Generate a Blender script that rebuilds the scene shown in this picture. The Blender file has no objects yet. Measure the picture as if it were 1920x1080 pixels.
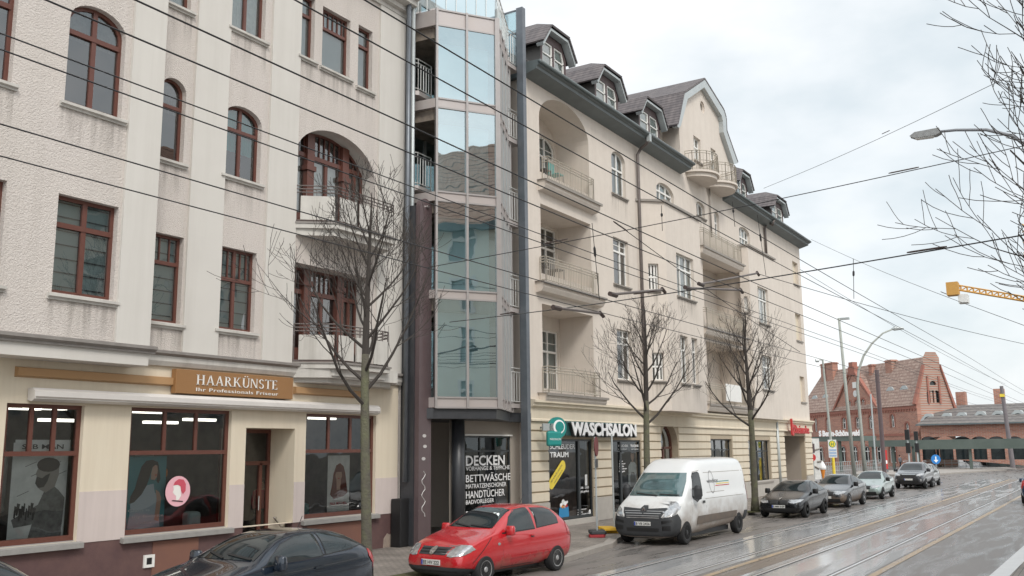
import bpy, bmesh, math, random
from mathutils import Vector, Matrix
from mathutils.geometry import tessellate_polygon
from mathutils.bvhtree import BVHTree
R = math.radians
rnd = random.Random(7)
SC = bpy.context.scene
COL = SC.collection

# ------------------------------------------------------------ camera
# street runs along +X, facades stand at Y of about 17, Z is up
CX, CY = 960.0, 540.0
CAMH = 2.75
_a = Vector((2086 - CX, -(833 - CY))); _b = Vector((850 - CX, -(-9700 - CY)))
FPX = math.sqrt(-(_a.x * _b.x + _a.y * _b.y))
_X = Vector((_a.x, _a.y, -FPX)).normalized()
_Z = Vector((_b.x, _b.y, -FPX)).normalized()
_Z = (_Z - _X * _X.dot(_Z)).normalized()
_Y = _Z.cross(_X)
M3 = Matrix((_X, _Y, _Z))                       # camera axes -> world
cd = bpy.data.cameras.new('camera'); cam = bpy.data.objects.new('camera', cd); COL.objects.link(cam)
cam.matrix_world = Matrix.Translation((0, 0, CAMH)) @ M3.to_4x4()
cd.sensor_width = 36; cd.lens = FPX / 1920 * 36; cd.clip_start = .1; cd.clip_end = 2500
SC.camera = cam

# ------------------------------------------------------------ sky, sun, exposure
SUN_AZ, SUN_EL = R(-128), R(46)                 # azimuth from +X, counter-clockwise
SC.view_settings.view_transform = 'Standard'; SC.view_settings.look = 'None'
SC.view_settings.exposure = 0.35; SC.view_settings.gamma = 1
sd = Vector((math.cos(SUN_AZ) * math.cos(SUN_EL), math.sin(SUN_AZ) * math.cos(SUN_EL), math.sin(SUN_EL)))
ld = bpy.data.lights.new('sun', 'SUN'); ld.energy = 1.5; ld.angle = R(16); ld.color = (1, .955, .89)
lo = bpy.data.objects.new('sun', ld); COL.objects.link(lo)
lo.rotation_euler = sd.to_track_quat('Z', 'Y').to_euler()
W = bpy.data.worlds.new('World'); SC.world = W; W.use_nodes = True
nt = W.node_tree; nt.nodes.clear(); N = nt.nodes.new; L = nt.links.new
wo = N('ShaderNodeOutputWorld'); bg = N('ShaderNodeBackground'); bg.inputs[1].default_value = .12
sky = N('ShaderNodeTexSky'); sky.sky_type = 'NISHITA'; sky.sun_disc = False
sky.sun_elevation = SUN_EL; sky.sun_rotation = R(90) - SUN_AZ
sky.air_density = 1.2; sky.dust_density = 2.5
tc = N('ShaderNodeTexCoord'); mp = N('ShaderNodeMapping'); mp.inputs['Scale'].default_value = (1.1, 1.1, 2.3); mp.inputs['Location'].default_value = (4.3, 1.4, .8)
L(tc.outputs['Generated'], mp.inputs[0])
n1 = N('ShaderNodeTexNoise'); n1.inputs['Scale'].default_value = 2.1; n1.inputs['Detail'].default_value = 6; n1.inputs['Roughness'].default_value = .5
L(mp.outputs[0], n1.inputs[0])
rp = N('ShaderNodeValToRGB'); rp.color_ramp.elements[0].position = .36; rp.color_ramp.elements[0].color = (.60, .68, .72, 1)
rp.color_ramp.elements[1].position = .6; rp.color_ramp.elements[1].color = (1.0, 1.0, 1.0, 1)
e = rp.color_ramp.elements.new(.47); e.color = (.80, .84, .86, 1)
L(n1.outputs[0], rp.inputs[0])
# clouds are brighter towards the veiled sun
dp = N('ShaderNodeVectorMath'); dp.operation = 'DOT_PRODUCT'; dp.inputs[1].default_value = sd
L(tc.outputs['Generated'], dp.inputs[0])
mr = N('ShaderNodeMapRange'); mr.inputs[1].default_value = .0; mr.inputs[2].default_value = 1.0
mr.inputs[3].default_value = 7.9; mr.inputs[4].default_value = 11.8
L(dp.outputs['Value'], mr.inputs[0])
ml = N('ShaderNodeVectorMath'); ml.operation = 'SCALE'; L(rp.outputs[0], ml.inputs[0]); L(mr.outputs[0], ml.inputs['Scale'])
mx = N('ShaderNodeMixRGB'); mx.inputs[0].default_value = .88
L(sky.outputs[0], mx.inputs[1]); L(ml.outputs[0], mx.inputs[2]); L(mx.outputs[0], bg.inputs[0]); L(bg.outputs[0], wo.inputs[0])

# ------------------------------------------------------------ pixel of the photograph -> ray
def ray(x, y): return M3 @ Vector((x - CX, -(y - CY), -FPX))
def gp(x, y, z=0.0):
    r = ray(x, y); t = (z - CAMH) / r.z; return Vector((0, 0, CAMH)) + r * t
class Fr:
    """vertical plane: u along it, v into it (away from the street), z up"""
    def __init__(s, ox, oy, ang=0):
        s.o = Vector((ox, oy)); s.c = math.cos(ang); s.s = math.sin(ang); s.ang = ang
    def w(s, u, v, z): return Vector((s.o.x + u * s.c - v * s.s, s.o.y + u * s.s + v * s.c, z))
    def px(s, x, y, v=0.0):
        r = ray(x, y); n = Vector((-s.s, s.c)); o = s.o + n * v
        t = (o.x * n.x + o.y * n.y) / (r.x * n.x + r.y * n.y)
        p = Vector((0, 0, CAMH)) + r * t
        return ((p.x - s.o.x) * s.c + (p.y - s.o.y) * s.s, p.z)
    def sub(s, u, v, ang): p = s.w(u, v, 0); return Fr(p.x, p.y, s.ang + ang)
WORLD = Fr(0, 0, 0)

# ------------------------------------------------------------ materials
MATS = {}
def pm(name, col, rough=.7, metal=0.0, bump=None, var=None, spec=.5, coat=0.0, trans=0.0, emit=None, mott=None, streak=None):
    """procedural principled; bump=(scale,strength,distance), var=(scale,amount,colour2)"""
    if name in MATS: return MATS[name]
    m = bpy.data.materials.new(name); m.use_nodes = True; t = m.node_tree; b = t.nodes['Principled BSDF']
    b.inputs['Base Color'].default_value = (*col, 1); b.inputs['Roughness'].default_value = rough
    b.inputs['Metallic'].default_value = metal; b.inputs['Specular IOR Level'].default_value = spec
    b.inputs['Coat Weight'].default_value = coat; b.inputs['Coat Roughness'].default_value = .04
    geo = t.nodes.new('ShaderNodeNewGeometry')
    last = None
    for v in [x for x in (var, mott) if x]:
        n = t.nodes.new('ShaderNodeTexNoise'); n.inputs['Scale'].default_value = v[0]; n.inputs['Detail'].default_value = 7; n.inputs['Roughness'].default_value = .62
        t.links.new(geo.outputs['Position'], n.inputs['Vector'])
        rr = t.nodes.new('ShaderNodeMapRange'); rr.inputs[1].default_value = .38; rr.inputs[2].default_value = .66; rr.inputs[4].default_value = v[1]
        t.links.new(n.outputs[0], rr.inputs[0])
        mm = t.nodes.new('ShaderNodeMixRGB'); mm.inputs[1].default_value = (*col, 1); mm.inputs[2].default_value = (*v[2], 1)
        if last: t.links.new(last.outputs[0], mm.inputs[1])
        t.links.new(rr.outputs[0], mm.inputs[0]); last = mm
    if streak:                                   # rain streaks and soot, long and narrow down the wall
        mpp = t.nodes.new('ShaderNodeMapping'); mpp.inputs['Scale'].default_value = (2.6, 2.6, .16); t.links.new(geo.outputs['Position'], mpp.inputs[0])
        n = t.nodes.new('ShaderNodeTexNoise'); n.inputs['Scale'].default_value = 1.0; n.inputs['Detail'].default_value = 8; n.inputs['Roughness'].default_value = .7; t.links.new(mpp.outputs[0], n.inputs[0])
        rr = t.nodes.new('ShaderNodeMapRange'); rr.inputs[1].default_value = .46; rr.inputs[2].default_value = .74; rr.inputs[4].default_value = streak[0]; t.links.new(n.outputs[0], rr.inputs[0])
        mm = t.nodes.new('ShaderNodeMixRGB'); mm.inputs[1].default_value = (*col, 1); mm.inputs[2].default_value = (*streak[1], 1)
        if last: t.links.new(last.outputs[0], mm.inputs[1])
        t.links.new(rr.outputs[0], mm.inputs[0]); last = mm
    if last: t.links.new(last.outputs[0], b.inputs['Base Color'])
    if bump:
        n = t.nodes.new('ShaderNodeTexNoise'); n.inputs['Scale'].default_value = bump[0]; n.inputs['Detail'].default_value = 5
        t.links.new(geo.outputs['Position'], n.inputs['Vector'])
        bp = t.nodes.new('ShaderNodeBump'); bp.inputs['Strength'].default_value = bump[1]; bp.inputs['Distance'].default_value = bump[2]
        t.links.new(n.outputs[0], bp.inputs['Height']); t.links.new(bp.outputs[0], b.inputs['Normal'])
    if emit: b.inputs['Emission Color'].default_value = (*emit[0], 1); b.inputs['Emission Strength'].default_value = emit[1]
    MATS[name] = m; return m
def glassm(name, tint, refl=.1, rcol=(1, 1, 1), rough=.0, bump=.25):
    if name in MATS: return MATS[name]
    m = bpy.data.materials.new(name); m.use_nodes = True; t = m.node_tree; t.nodes.clear()
    o = t.nodes.new('ShaderNodeOutputMaterial'); mix = t.nodes.new('ShaderNodeMixShader')
    tr = t.nodes.new('ShaderNodeBsdfTransparent'); tr.inputs[0].default_value = (*tint, 1)
    g = t.nodes.new('ShaderNodeBsdfGlossy'); g.inputs[0].default_value = (*rcol, 1); g.inputs[1].default_value = rough
    fr = t.nodes.new('ShaderNodeFresnel'); fr.inputs[0].default_value = 1.5
    ad = t.nodes.new('ShaderNodeMath'); ad.operation = 'ADD'; ad.use_clamp = True; ad.inputs[1].default_value = refl
    # old float glass is never quite flat
    geo = t.nodes.new('ShaderNodeNewGeometry'); n = t.nodes.new('ShaderNodeTexNoise'); n.inputs['Scale'].default_value = 1.6; n.inputs['Detail'].default_value = 1
    bp = t.nodes.new('ShaderNodeBump'); bp.inputs['Strength'].default_value = bump; bp.inputs['Distance'].default_value = .02
    t.links.new(geo.outputs['Position'], n.inputs['Vector']); t.links.new(n.outputs[0], bp.inputs['Height']); t.links.new(bp.outputs[0], g.inputs['Normal'])
    t.links.new(fr.outputs[0], ad.inputs[0]); t.links.new(ad.outputs[0], mix.inputs[0])
    t.links.new(tr.outputs[0], mix.inputs[1]); t.links.new(g.outputs[0], mix.inputs[2]); t.links.new(mix.outputs[0], o.inputs[0])
    MATS[name] = m; return m

# ------------------------------------------------------------ mesh builder
class MB:
    def __init__(s, fr=WORLD): s.v = []; s.f = []; s.mi = []; s.fr = fr; s.m = 0
    def pt(s, u, v, z): s.v.append(s.fr.w(u, v, z)); return len(s.v) - 1
    def face(s, idx): s.f.append(tuple(idx)); s.mi.append(s.m)
    def poly(s, pts): s.face([s.pt(*p) for p in pts]); return s
    def box(s, u0, u1, v0, v1, z0, z1):
        i = [s.pt(u, v, z) for z in (z0, z1) for (u, v) in ((u0, v0), (u1, v0), (u1, v1), (u0, v1))]
        for q in ((0, 3, 2, 1), (4, 5, 6, 7), (0, 1, 5, 4), (1, 2, 6, 5), (2, 3, 7, 6), (3, 0, 4, 7)): s.face([i[k] for k in q])
        return s
    def prism(s, pts, z0, z1, z0b=None):          # plan polygon (u,v) raised from z0 to z1
        n = len(pts); a = [s.pt(p[0], p[1], z0) for p in pts]; b = [s.pt(p[0], p[1], z1) for p in pts]
        s.face(a[::-1]); s.face(b)
        for k in range(n): s.face((a[k], a[(k + 1) % n], b[(k + 1) % n], b[k]))
        return s
    def slab(s, pts, v0, v1):                     # elevation polygon (u,z) between depths
        tr = tessellate_polygon([[Vector((p[0], p[1], 0)) for p in pts]])
        a = [s.pt(p[0], v0, p[1]) for p in pts]; b = [s.pt(p[0], v1, p[1]) for p in pts]; n = len(pts)
        for t in tr: s.face([a[k] for k in t]); s.face([b[k] for k in t[::-1]])
        for k in range(n): s.face((a[k], a[(k + 1) % n], b[(k + 1) % n], b[k]))
        return s
    def extr(s, prof, u0, u1):                    # profile (v,z) along u
        n = len(prof); a = [s.pt(u0, p[0], p[1]) for p in prof]; b = [s.pt(u1, p[0], p[1]) for p in prof]
        s.face(a); s.face(b[::-1])
        for k in range(n): s.face((a[k], b[k], b[(k + 1) % n], a[(k + 1) % n]))
        return s
    def ring(s, o, i, v0, v1):                    # frame between two matching outlines
        n = len(o); A = [[s.pt(p[0], v, p[1]) for p in q] for v in (v0, v1) for q in (o, i)]
        for k in range(n):
            j = (k + 1) % n
            s.face((A[0][k], A[0][j], A[1][j], A[1][k])); s.face((A[2][k], A[3][k], A[3][j], A[2][j]))
            s.face((A[0][k], A[2][k], A[2][j], A[0][j])); s.face((A[1][k], A[1][j], A[3][j], A[3][k]))
        return s
    def tube(s, pts, r, n=6, cap=True):           # pts local (u,v,z); r number or list
        P = [s.fr.w(*p) for p in pts]; m = len(P); rs = r if isinstance(r, (list, tuple)) else [r] * m
        base = len(s.v); ref = None
        for k in range(m):
            d = (P[min(k + 1, m - 1)] - P[max(k - 1, 0)])
            if d.length < 1e-9: d = Vector((0, 0, 1))
            d.normalize()
            if ref is None: ref = Vector((0, 0, 1)) if abs(d.z) < .9 else Vector((1, 0, 0))
            x = ref.cross(d)
            if x.length < 1e-6: x = Vector((0, 1, 0)).cross(d)
            x.normalize(); y = d.cross(x); ref = y.cross(x) * -1 if False else ref
            for j in range(n):
                t = 2 * math.pi * j / n; s.v.append(P[k] + (x * math.cos(t) + y * math.sin(t)) * rs[k])
        for k in range(m - 1):
            for j in range(n):
                a = base + k * n + j; b = base + k * n + (j + 1) % n
                s.face((a, b, b + n, a + n))
        if cap: s.face([base + j for j in range(n)][::-1]); s.face([base + (m - 1) * n + j for j in range(n)])
        return s
    def lathe(s, prof, c, n=16, axis='z'):        # prof (r,h)
        base = len(s.v)
        for r_, h in prof:
            for j in range(n):
                t = 2 * math.pi * j / n; a, b = r_ * math.cos(t), r_ * math.sin(t)
                if axis == 'z': p = (c[0] + a, c[1] + b, c[2] + h)
                elif axis == 'y': p = (c[0] + a, c[1] + h, c[2] + b)
                else: p = (c[0] + h, c[1] + a, c[2] + b)
                s.v.append(s.fr.w(*p))
        for k in range(len(prof) - 1):
            for j in range(n):
                a = base + k * n + j; b = base + k * n + (j + 1) % n; s.face((a, b, b + n, a + n))
        s.face([base + j for j in range(n)][::-1]); s.face([base + (len(prof) - 1) * n + j for j in range(n)])
        return s
    def wall(s, outer, holes, v0=0.0, depth=.2):  # elevation with openings and their reveals
        loops = [outer] + holes; bm = bmesh.new(); es = []
        for l in loops:
            vs = [bm.verts.new((p[0], p[1], 0)) for p in l]; es += [bm.edges.new((vs[k], vs[(k + 1) % len(vs)])) for k in range(len(vs))]
        bmesh.ops.triangle_fill(bm, use_beauty=True, use_dissolve=False, edges=es, normal=(0, 0, 1))
        bm.verts.index_update(); base = [s.pt(q.co.x, v0, q.co.y) for q in bm.verts]
        for f in bm.faces: s.face([base[q.index] for q in f.verts])
        bm.free()
        for h in holes:
            a = [s.pt(p[0], v0, p[1]) for p in h]; b = [s.pt(p[0], v0 + depth, p[1]) for p in h]; n = len(h)
            for k in range(n): s.face((a[k], a[(k + 1) % n], b[(k + 1) % n], b[k]))
        return s
    def build(s, name, mats, parent=None, smooth=False, bevel=0):
        me = bpy.data.meshes.new(name)
        o = bpy.data.objects.new(name, me); COL.objects.link(o)
        off = Vector((0, 0, 0))
        if parent is not None:
            o.parent = parent; off = wloc(parent)
        elif s.v:
            xs = [p.x for p in s.v]; ys = [p.y for p in s.v]; off = Vector(((min(xs) + max(xs)) / 2, (min(ys) + max(ys)) / 2, min(p.z for p in s.v))); o.location = off
        WL[o.name] = off
        me.from_pydata([tuple(p - off) for p in s.v], [], s.f)
        for m in (mats if isinstance(mats, (list, tuple)) else [mats]): me.materials.append(m)
        if any(s.mi): me.polygons.foreach_set('material_index', s.mi)
        if smooth: me.polygons.foreach_set('use_smooth', [True] * len(me.polygons))
        me.update()
        if bevel:
            bv = o.modifiers.new('b', 'BEVEL'); bv.width = bevel; bv.segments = 2; bv.limit_method = 'ANGLE'
        return o
WL = {}
def wloc(o): return WL[o.name]
def tag(o, label=None, cat=None, group=None, kind=None):
    if label: o['label'] = label
    if cat: o['category'] = cat
    if group: o['group'] = group
    if kind: o['kind'] = kind
    return o
def thing(name, loc, label, cat, group=None):
    o = bpy.data.objects.new(name, None); COL.objects.link(o); o.location = loc; o.empty_display_size = .3
    WL[o.name] = Vector(loc); return tag(o, label, cat, group)
def copy_tree(o, parent=None, dloc=None):
    c = o.copy(); COL.objects.link(c)
    WL[c.name] = WL[o.name].copy()
    if parent: c.parent = parent
    for ch in o.children: copy_tree(ch, c)
    return c
def text_mb(fr, txt, u, z, h, v, depth=.0, bold=0.0, align='LEFT', squash=1.0, rot=0.0, sp=1.0, width=None):
    """lettering as real geometry: cap height h, lower left corner at (u,z)"""
    cu = bpy.data.curves.new('t', 'FONT'); cu.body = txt; cu.size = h / .72; cu.extrude = max(depth / 2, .0005)
    cu.offset = bold * h; cu.align_x = align; cu.resolution_u = 3; cu.space_character = sp
    o = bpy.data.objects.new('t', cu); COL.objects.link(o); bpy.context.view_layer.update()
    dg = bpy.context.evaluated_depsgraph_get(); me = bpy.data.meshes.new_from_object(o.evaluated_get(dg))
    xs = [p.co.x for p in me.vertices] or [0]
    k = squash if width is None else width / max(1e-6, max(xs) - min(xs))
    x0 = min(xs) if align == 'LEFT' else 0
    mb = MB(fr); cr, sr = math.cos(rot), math.sin(rot)
    for p in me.vertices:
        a, b = (p.co.x - x0) * k, p.co.y
        mb.pt(u + a * cr - b * sr, v - p.co.z - depth / 2, z + a * sr + b * cr)
    for p in me.polygons: mb.face(list(p.vertices))
    bpy.data.objects.remove(o); bpy.data.curves.remove(cu); bpy.data.meshes.remove(me)
    return mb
def merge(a, b):
    n = len(a.v); a.v += b.v; a.f += [tuple(i + n for i in f) for f in b.f]; a.mi += b.mi; return a

def outline(u0, u1, z0, z1, rise=0.0, n=12):
    if rise <= 0: return [(u0, z0), (u1, z0), (u1, z1), (u0, z1)]
    zs = z1 - rise; c = (u0 + u1) / 2; a = (u1 - u0) / 2
    return [(u0, z0), (u1, z0)] + [(c + a * math.cos(math.pi * k / n), zs + rise * math.sin(math.pi * k / n)) for k in range(n + 1)]
def ztop(u, u0, u1, z1, rise):
    if rise <= 0: return z1
    c = (u0 + u1) / 2; a = (u1 - u0) / 2; q = max(0, 1 - ((u - c) / a) ** 2); return z1 - rise + rise * math.sqrt(q)
def circ(cx, cy, rx, ry, n=20, a0=0, a1=360): return [(cx + rx * math.cos(R(a0 + (a1 - a0) * k / n)), cy + ry * math.sin(R(a0 + (a1 - a0) * k / n))) for k in range(n + (a1 - a0 < 360))]
# ------------------------------------------------------------ material palette
M = dict(
 rough=pm('roughcast', (.65, .60, .56), .92, bump=(38, 1.0, .03), var=(24, .55, (.50, .44, .41)), mott=(.7, .45, (.60, .55, .50)), streak=(.4, (.46, .42, .38))),
 smoothL=pm('smooth plaster', (.615, .59, .55), .85, bump=(60, .16, .01), var=(.8, .5, (.57, .545, .505)), streak=(.25, (.44, .41, .37))),
 ledge=pm('painted ledge', (.56, .54, .50), .8, streak=(.6, (.3, .28, .25)), bump=(40, .2, .01), var=(2.2, .5, (.44, .42, .40))),
 ledgeD=pm('weathered zinc cap', (.22, .2, .185), .6, var=(5, .5, (.3, .28, .26))),
 plinth=pm('plinth brown', (.10, .055, .055), .7, bump=(50, .3, .01), var=(2.5, .6, (.15, .085, .075))),
 plinthR=pm('plinth red brown', (.20, .095, .068), .75, bump=(50, .3, .01), var=(3, .4, (.16, .08, .065))),
 bare=pm('bare render', (.34, .27, .22), .95, bump=(20, .6, .02), var=(6, .6, (.22, .18, .16))),
 brown=pm('brown window paint', (.115, .042, .030), .42, var=(9, .4, (.155, .06, .043)), bump=(80, .08, .004)),
 white=pm('white window paint', (.78, .77, .74), .4, var=(5, .3, (.68, .67, .64))),
 cream=pm('cream plaster', (.69, .615, .49), .88, bump=(45, .15, .01), var=(1.2, .4, (.68, .58, .45)), streak=(.35, (.48, .40, .3))),
 wallR=pm('pink cream plaster', (.665, .60, .535), .88, bump=(55, .2, .008), var=(.5, .5, (.61, .545, .48)), mott=(3.5, .25, (.54, .48, .42)), streak=(.3, (.46, .40, .35))),
 stoneR=pm('grey stone plinth', (.45, .42, .38), .8, bump=(30, .2, .01), var=(3, .5, (.36, .33, .3))),
 sillR=pm('grey sill', (.25, .225, .2), .6, var=(6, .4, (.33, .3, .27))),
 zinc=pm('green grey zinc', (.115, .135, .138), .5, metal=.1, var=(1.4, .5, (.16, .185, .19))),
 zincL=pm('pale zinc', (.42, .45, .455), .4, metal=.25, var=(2, .5, (.5, .54, .54))),
 pipe=pm('brown downpipe', (.12, .1, .092), .5, var=(5, .4, (.17, .14, .13))),
 steel=pm('blue grey steel', (.13, .145, .165), .4, metal=.35, var=(3, .4, (.2, .215, .235))),
 steelD=pm('dark steel', (.035, .037, .042), .4, var=(4, .4, (.055, .057, .062))),
 plum=pm('plum painted steel', (.10, .07, .073), .38, var=(2.5, .4, (.13, .095, .097))),
 alu=pm('satin aluminium', (.37, .345, .335), .35, metal=.4, var=(3, .35, (.46, .43, .42))),
 panel=pm('spandrel panel', (.46, .41, .385), .3, metal=.3, var=(1.2, .5, (.48, .45, .45))),
 railc=pm('cream rail paint', (.40, .36, .30), .5), railw=pm('pale rail', (.62, .62, .6), .4, metal=.3),
 raild=pm('dark rail', (.09, .085, .08), .5),
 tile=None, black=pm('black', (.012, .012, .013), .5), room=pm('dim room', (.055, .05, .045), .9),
 roomL=pm('shop interior', (.30, .25, .2), .9, var=(2, .8, (.1, .08, .07))),
 curtain=pm('net curtain', (.72, .72, .68), .9, var=(9, .6, (.5, .52, .5))),
 blind=pm('grey blind', (.36, .43, .43), .8, var=(1, .4, (.28, .35, .36))),
 tealc=pm('teal drape', (.03, .26, .25), .8, var=(6, .5, (.05, .35, .33))),
 darkc=pm('dark curtain', (.11, .1, .09), .9, var=(7, .7, (.22, .2, .18))),
 glass=glassm('window glass', (.74, .8, .8), .12), glassS=glassm('shop glass', (.80, .84, .84), .03),
 glassT=glassm('curtain wall glass', (.55, .74, .78), .44, (.78, .92, .96), bump=.12),
 glassC=glassm('clear screen glass', (.66, .78, .8), .14, (.9, .97, 1)),
 sign=pm('tan sign board', (.30, .155, .06), .5, var=(3, .3, (.26, .13, .05))), signL=pm('tan light trough', (.42, .25, .12), .5),
 letter=pm('white lettering', (.8, .78, .74), .5), letW=pm('white window lettering', (.85, .85, .85), .5),
 awn=pm('white awning cassette', (.66, .63, .6), .4, var=(2, .5, (.56, .53, .5))),
 anth=pm('anthracite frame', (.028, .033, .036), .38), gateM=pm('gate black', (.02, .02, .022), .45),
 teal=pm('sign teal', (.02, .25, .23), .45), yellow=pm('sign yellow', (.8, .62, .06), .5), redp=pm('sign red', (.5, .03, .03), .45),
 pink=pm('sticker pink', (.75, .42, .47), .5), blueb=pm('basket blue', (.02, .22, .45), .5),
 skin=pm('poster skin', (.5, .3, .22), .6), hairD=pm('poster dark hair', (.02, .013, .01), .6), hairR=pm('poster red hair', (.16, .03, .015), .6),
 pgrey=pm('poster grey', (.16, .165, .16), .6, var=(7, .9, (.05, .05, .05))), plight=pm('poster paper', (.74, .74, .72), .6, var=(5, .6, (.5, .51, .5))),
 pteal=pm('poster teal', (.05, .22, .25), .6), pblue=pm('poster blouse', (.42, .47, .52), .6),
 asph=None, tyre=pm('tyre rubber', (.018, .018, .019), .85, bump=(90, .2, .004)), rim=pm('alloy rim', (.42, .42, .42), .35, metal=.6),
 rimD=pm('black rim', (.03, .03, .03), .35, metal=.5), chrome=pm('chrome trim', (.7, .7, .7), .12, metal=1),
 carglass=pm('car glass', (.012, .016, .018), .03, spec=.55, var=(.9, .7, (.03, .042, .045))), plastic=pm('bumper plastic', (.035, .037, .04), .6, bump=(150, .15, .003)),
 lampglass=pm('headlamp', (.55, .56, .57), .1, metal=.6, spec=.8, coat=.6, var=(14, .6, (.18, .18, .19))), tail=pm('tail lamp', (.35, .012, .012), .15, coat=.6),
 orange=pm('indicator', (.7, .25, .04), .3), plate=pm('plate white', (.62, .62, .6), .5), platec=pm('plate digits', (.01, .01, .01), .5), plateb=pm('plate blue', (.01, .05, .35), .5),
 concrete=pm('concrete mast', (.33, .35, .32), .75, var=(3, .5, (.4, .41, .38))), mastp=pm('purple grey mast', (.16, .14, .15), .6, var=(3, .5, (.22, .2, .2))),
 wire=pm('wire', (.018, .017, .018), .6), ins=pm('insulator', (.06, .04, .035), .5),
 cupipe=pm('black sleeve', (.02, .02, .021), .6),
)
def tilemat(name, c1, c2, scale_u=.3, scale_z=.34, ang=0.0, strength=.8, joint=.35):
    """pantile/slate rows, joints as bump and per-tile colour"""
    m = bpy.data.materials.new(name); m.use_nodes = True; t = m.node_tree; b = t.nodes['Principled BSDF']; b.inputs['Roughness'].default_value = .75
    g = t.nodes.new('ShaderNodeTexCoord'); mp = t.nodes.new('ShaderNodeMapping'); mp.inputs['Rotation'].default_value = (0, 0, -ang)
    gg = t.nodes.new('ShaderNodeNewGeometry'); t.links.new(gg.outputs['Position'], mp.inputs[0])
    sp = t.nodes.new('ShaderNodeSeparateXYZ'); t.links.new(mp.outputs[0], sp.inputs[0])
    def wob(out, per):
        d = t.nodes.new('ShaderNodeMath'); d.operation = 'DIVIDE'; d.inputs[1].default_value = per; t.links.new(out, d.inputs[0]); return d
    az = wob(sp.outputs['Z'], scale_z); ax = wob(sp.outputs['X'], scale_u)
    fz = t.nodes.new('ShaderNodeMath'); fz.operation = 'FRACT'; t.links.new(az.outputs[0], fz.inputs[0])
    fx = t.nodes.new('ShaderNodeMath'); fx.operation = 'PINGPONG'; fx.inputs[1].default_value = .5; t.links.new(ax.outputs[0], fx.inputs[0])
    ad = t.nodes.new('ShaderNodeMath'); ad.operation = 'MULTIPLY_ADD'; ad.inputs[1].default_value = -1.0; t.links.new(fz.outputs[0], ad.inputs[0]); t.links.new(fx.outputs[0], ad.inputs[2])
    bp = t.nodes.new('ShaderNodeBump'); bp.inputs['Strength'].default_value = strength; bp.inputs['Distance'].default_value = .06
    t.links.new(ad.outputs[0], bp.inputs['Height']); t.links.new(bp.outputs[0], b.inputs['Normal'])
    n = t.nodes.new('ShaderNodeTexNoise'); n.inputs['Scale'].default_value = 2.5; n.inputs['Detail'].default_value = 8; t.links.new(gg.outputs['Position'], n.inputs[0])
    rr = t.nodes.new('ShaderNodeMapRange'); rr.inputs[1].default_value = .35; rr.inputs[2].default_value = .65; t.links.new(n.outputs[0], rr.inputs[0])
    mx = t.nodes.new('ShaderNodeMixRGB'); mx.inputs[1].default_value = (*c1, 1); mx.inputs[2].default_value = (*c2, 1); t.links.new(rr.outputs[0], mx.inputs[0])
    # joint line colour
    lt = t.nodes.new('ShaderNodeMath'); lt.operation = 'LESS_THAN'; lt.inputs[1].default_value = .16; t.links.new(fz.outputs[0], lt.inputs[0])
    m2 = t.nodes.new('ShaderNodeMixRGB'); m2.inputs[2].default_value = (c1[0] * joint, c1[1] * joint, c1[2] * joint, 1); t.links.new(lt.outputs[0], m2.inputs[0]); t.links.new(mx.outputs[0], m2.inputs[1])
    t.links.new(m2.outputs[0], b.inputs['Base Color']); return m
M['tile'] = tilemat('dark concrete tile', (.10, .088, .092), (.15, .13, .13), .3, .17)
M['tileS'] = tilemat('dark tile side slope', (.10, .088, .092), (.15, .13, .13), .3, .16, ang=math.pi / 2)
M['tileR'] = tilemat('red brown tile', (.46, .27, .2), (.55, .36, .28), .3, .3)
M['tileB'] = tilemat('old mottled tile', (.26, .17, .14), (.40, .30, .25), .5, .45, ang=R(46), strength=.5, joint=.75)
M['slate'] = tilemat('slate roof', (.13, .12, .12), (.2, .185, .17), .6, .4, ang=R(46))
def brickmat(name, c1, c2, mortar, sc=1.0, ang=0.0):
    m = bpy.data.materials.new(name); m.use_nodes = True; t = m.node_tree; b = t.nodes['Principled BSDF']; b.inputs['Roughness'].default_value = .9
    gg = t.nodes.new('ShaderNodeNewGeometry'); mp = t.nodes.new('ShaderNodeMapping'); mp.inputs['Rotation'].default_value = (0, 0, -ang)
    t.links.new(gg.outputs['Position'], mp.inputs[0]); sp = t.nodes.new('ShaderNodeSeparateXYZ'); cb = t.nodes.new('ShaderNodeCombineXYZ')
    t.links.new(mp.outputs[0], sp.inputs[0]); t.links.new(sp.outputs['X'], cb.inputs['X']); t.links.new(sp.outputs['Z'], cb.inputs['Y'])
    br = t.nodes.new('ShaderNodeTexBrick'); br.inputs['Color1'].default_value = (*c1, 1); br.inputs['Color2'].default_value = (*c2, 1); br.inputs['Mortar'].default_value = (*mortar, 1)
    br.inputs['Scale'].default_value = sc; br.inputs['Brick Width'].default_value = .25; br.inputs['Row Height'].default_value = .083; br.inputs['Mortar Size'].default_value = .012
    t.links.new(cb.outputs[0], br.inputs['Vector']); n = t.nodes.new('ShaderNodeTexNoise'); n.inputs['Scale'].default_value = .35; n.inputs['Detail'].default_value = 8; t.links.new(gg.outputs['Position'], n.inputs[0])
    mx = t.nodes.new('ShaderNodeMixRGB'); mx.blend_type = 'MULTIPLY'; mx.inputs[0].default_value = .45
    t.links.new(br.outputs[0], mx.inputs[1]); t.links.new(n.outputs[0], mx.inputs[2]); t.links.new(mx.outputs[0], b.inputs['Base Color']); return m
M['brick'] = brickmat('red brick', (.60, .265, .18), (.42, .17, .12), (.5, .4, .34), .5, R(46))
M['brickD'] = pm('dark brick trim', (.30, .13, .10), .9, var=(3, .6, (.42, .18, .13)))

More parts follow.
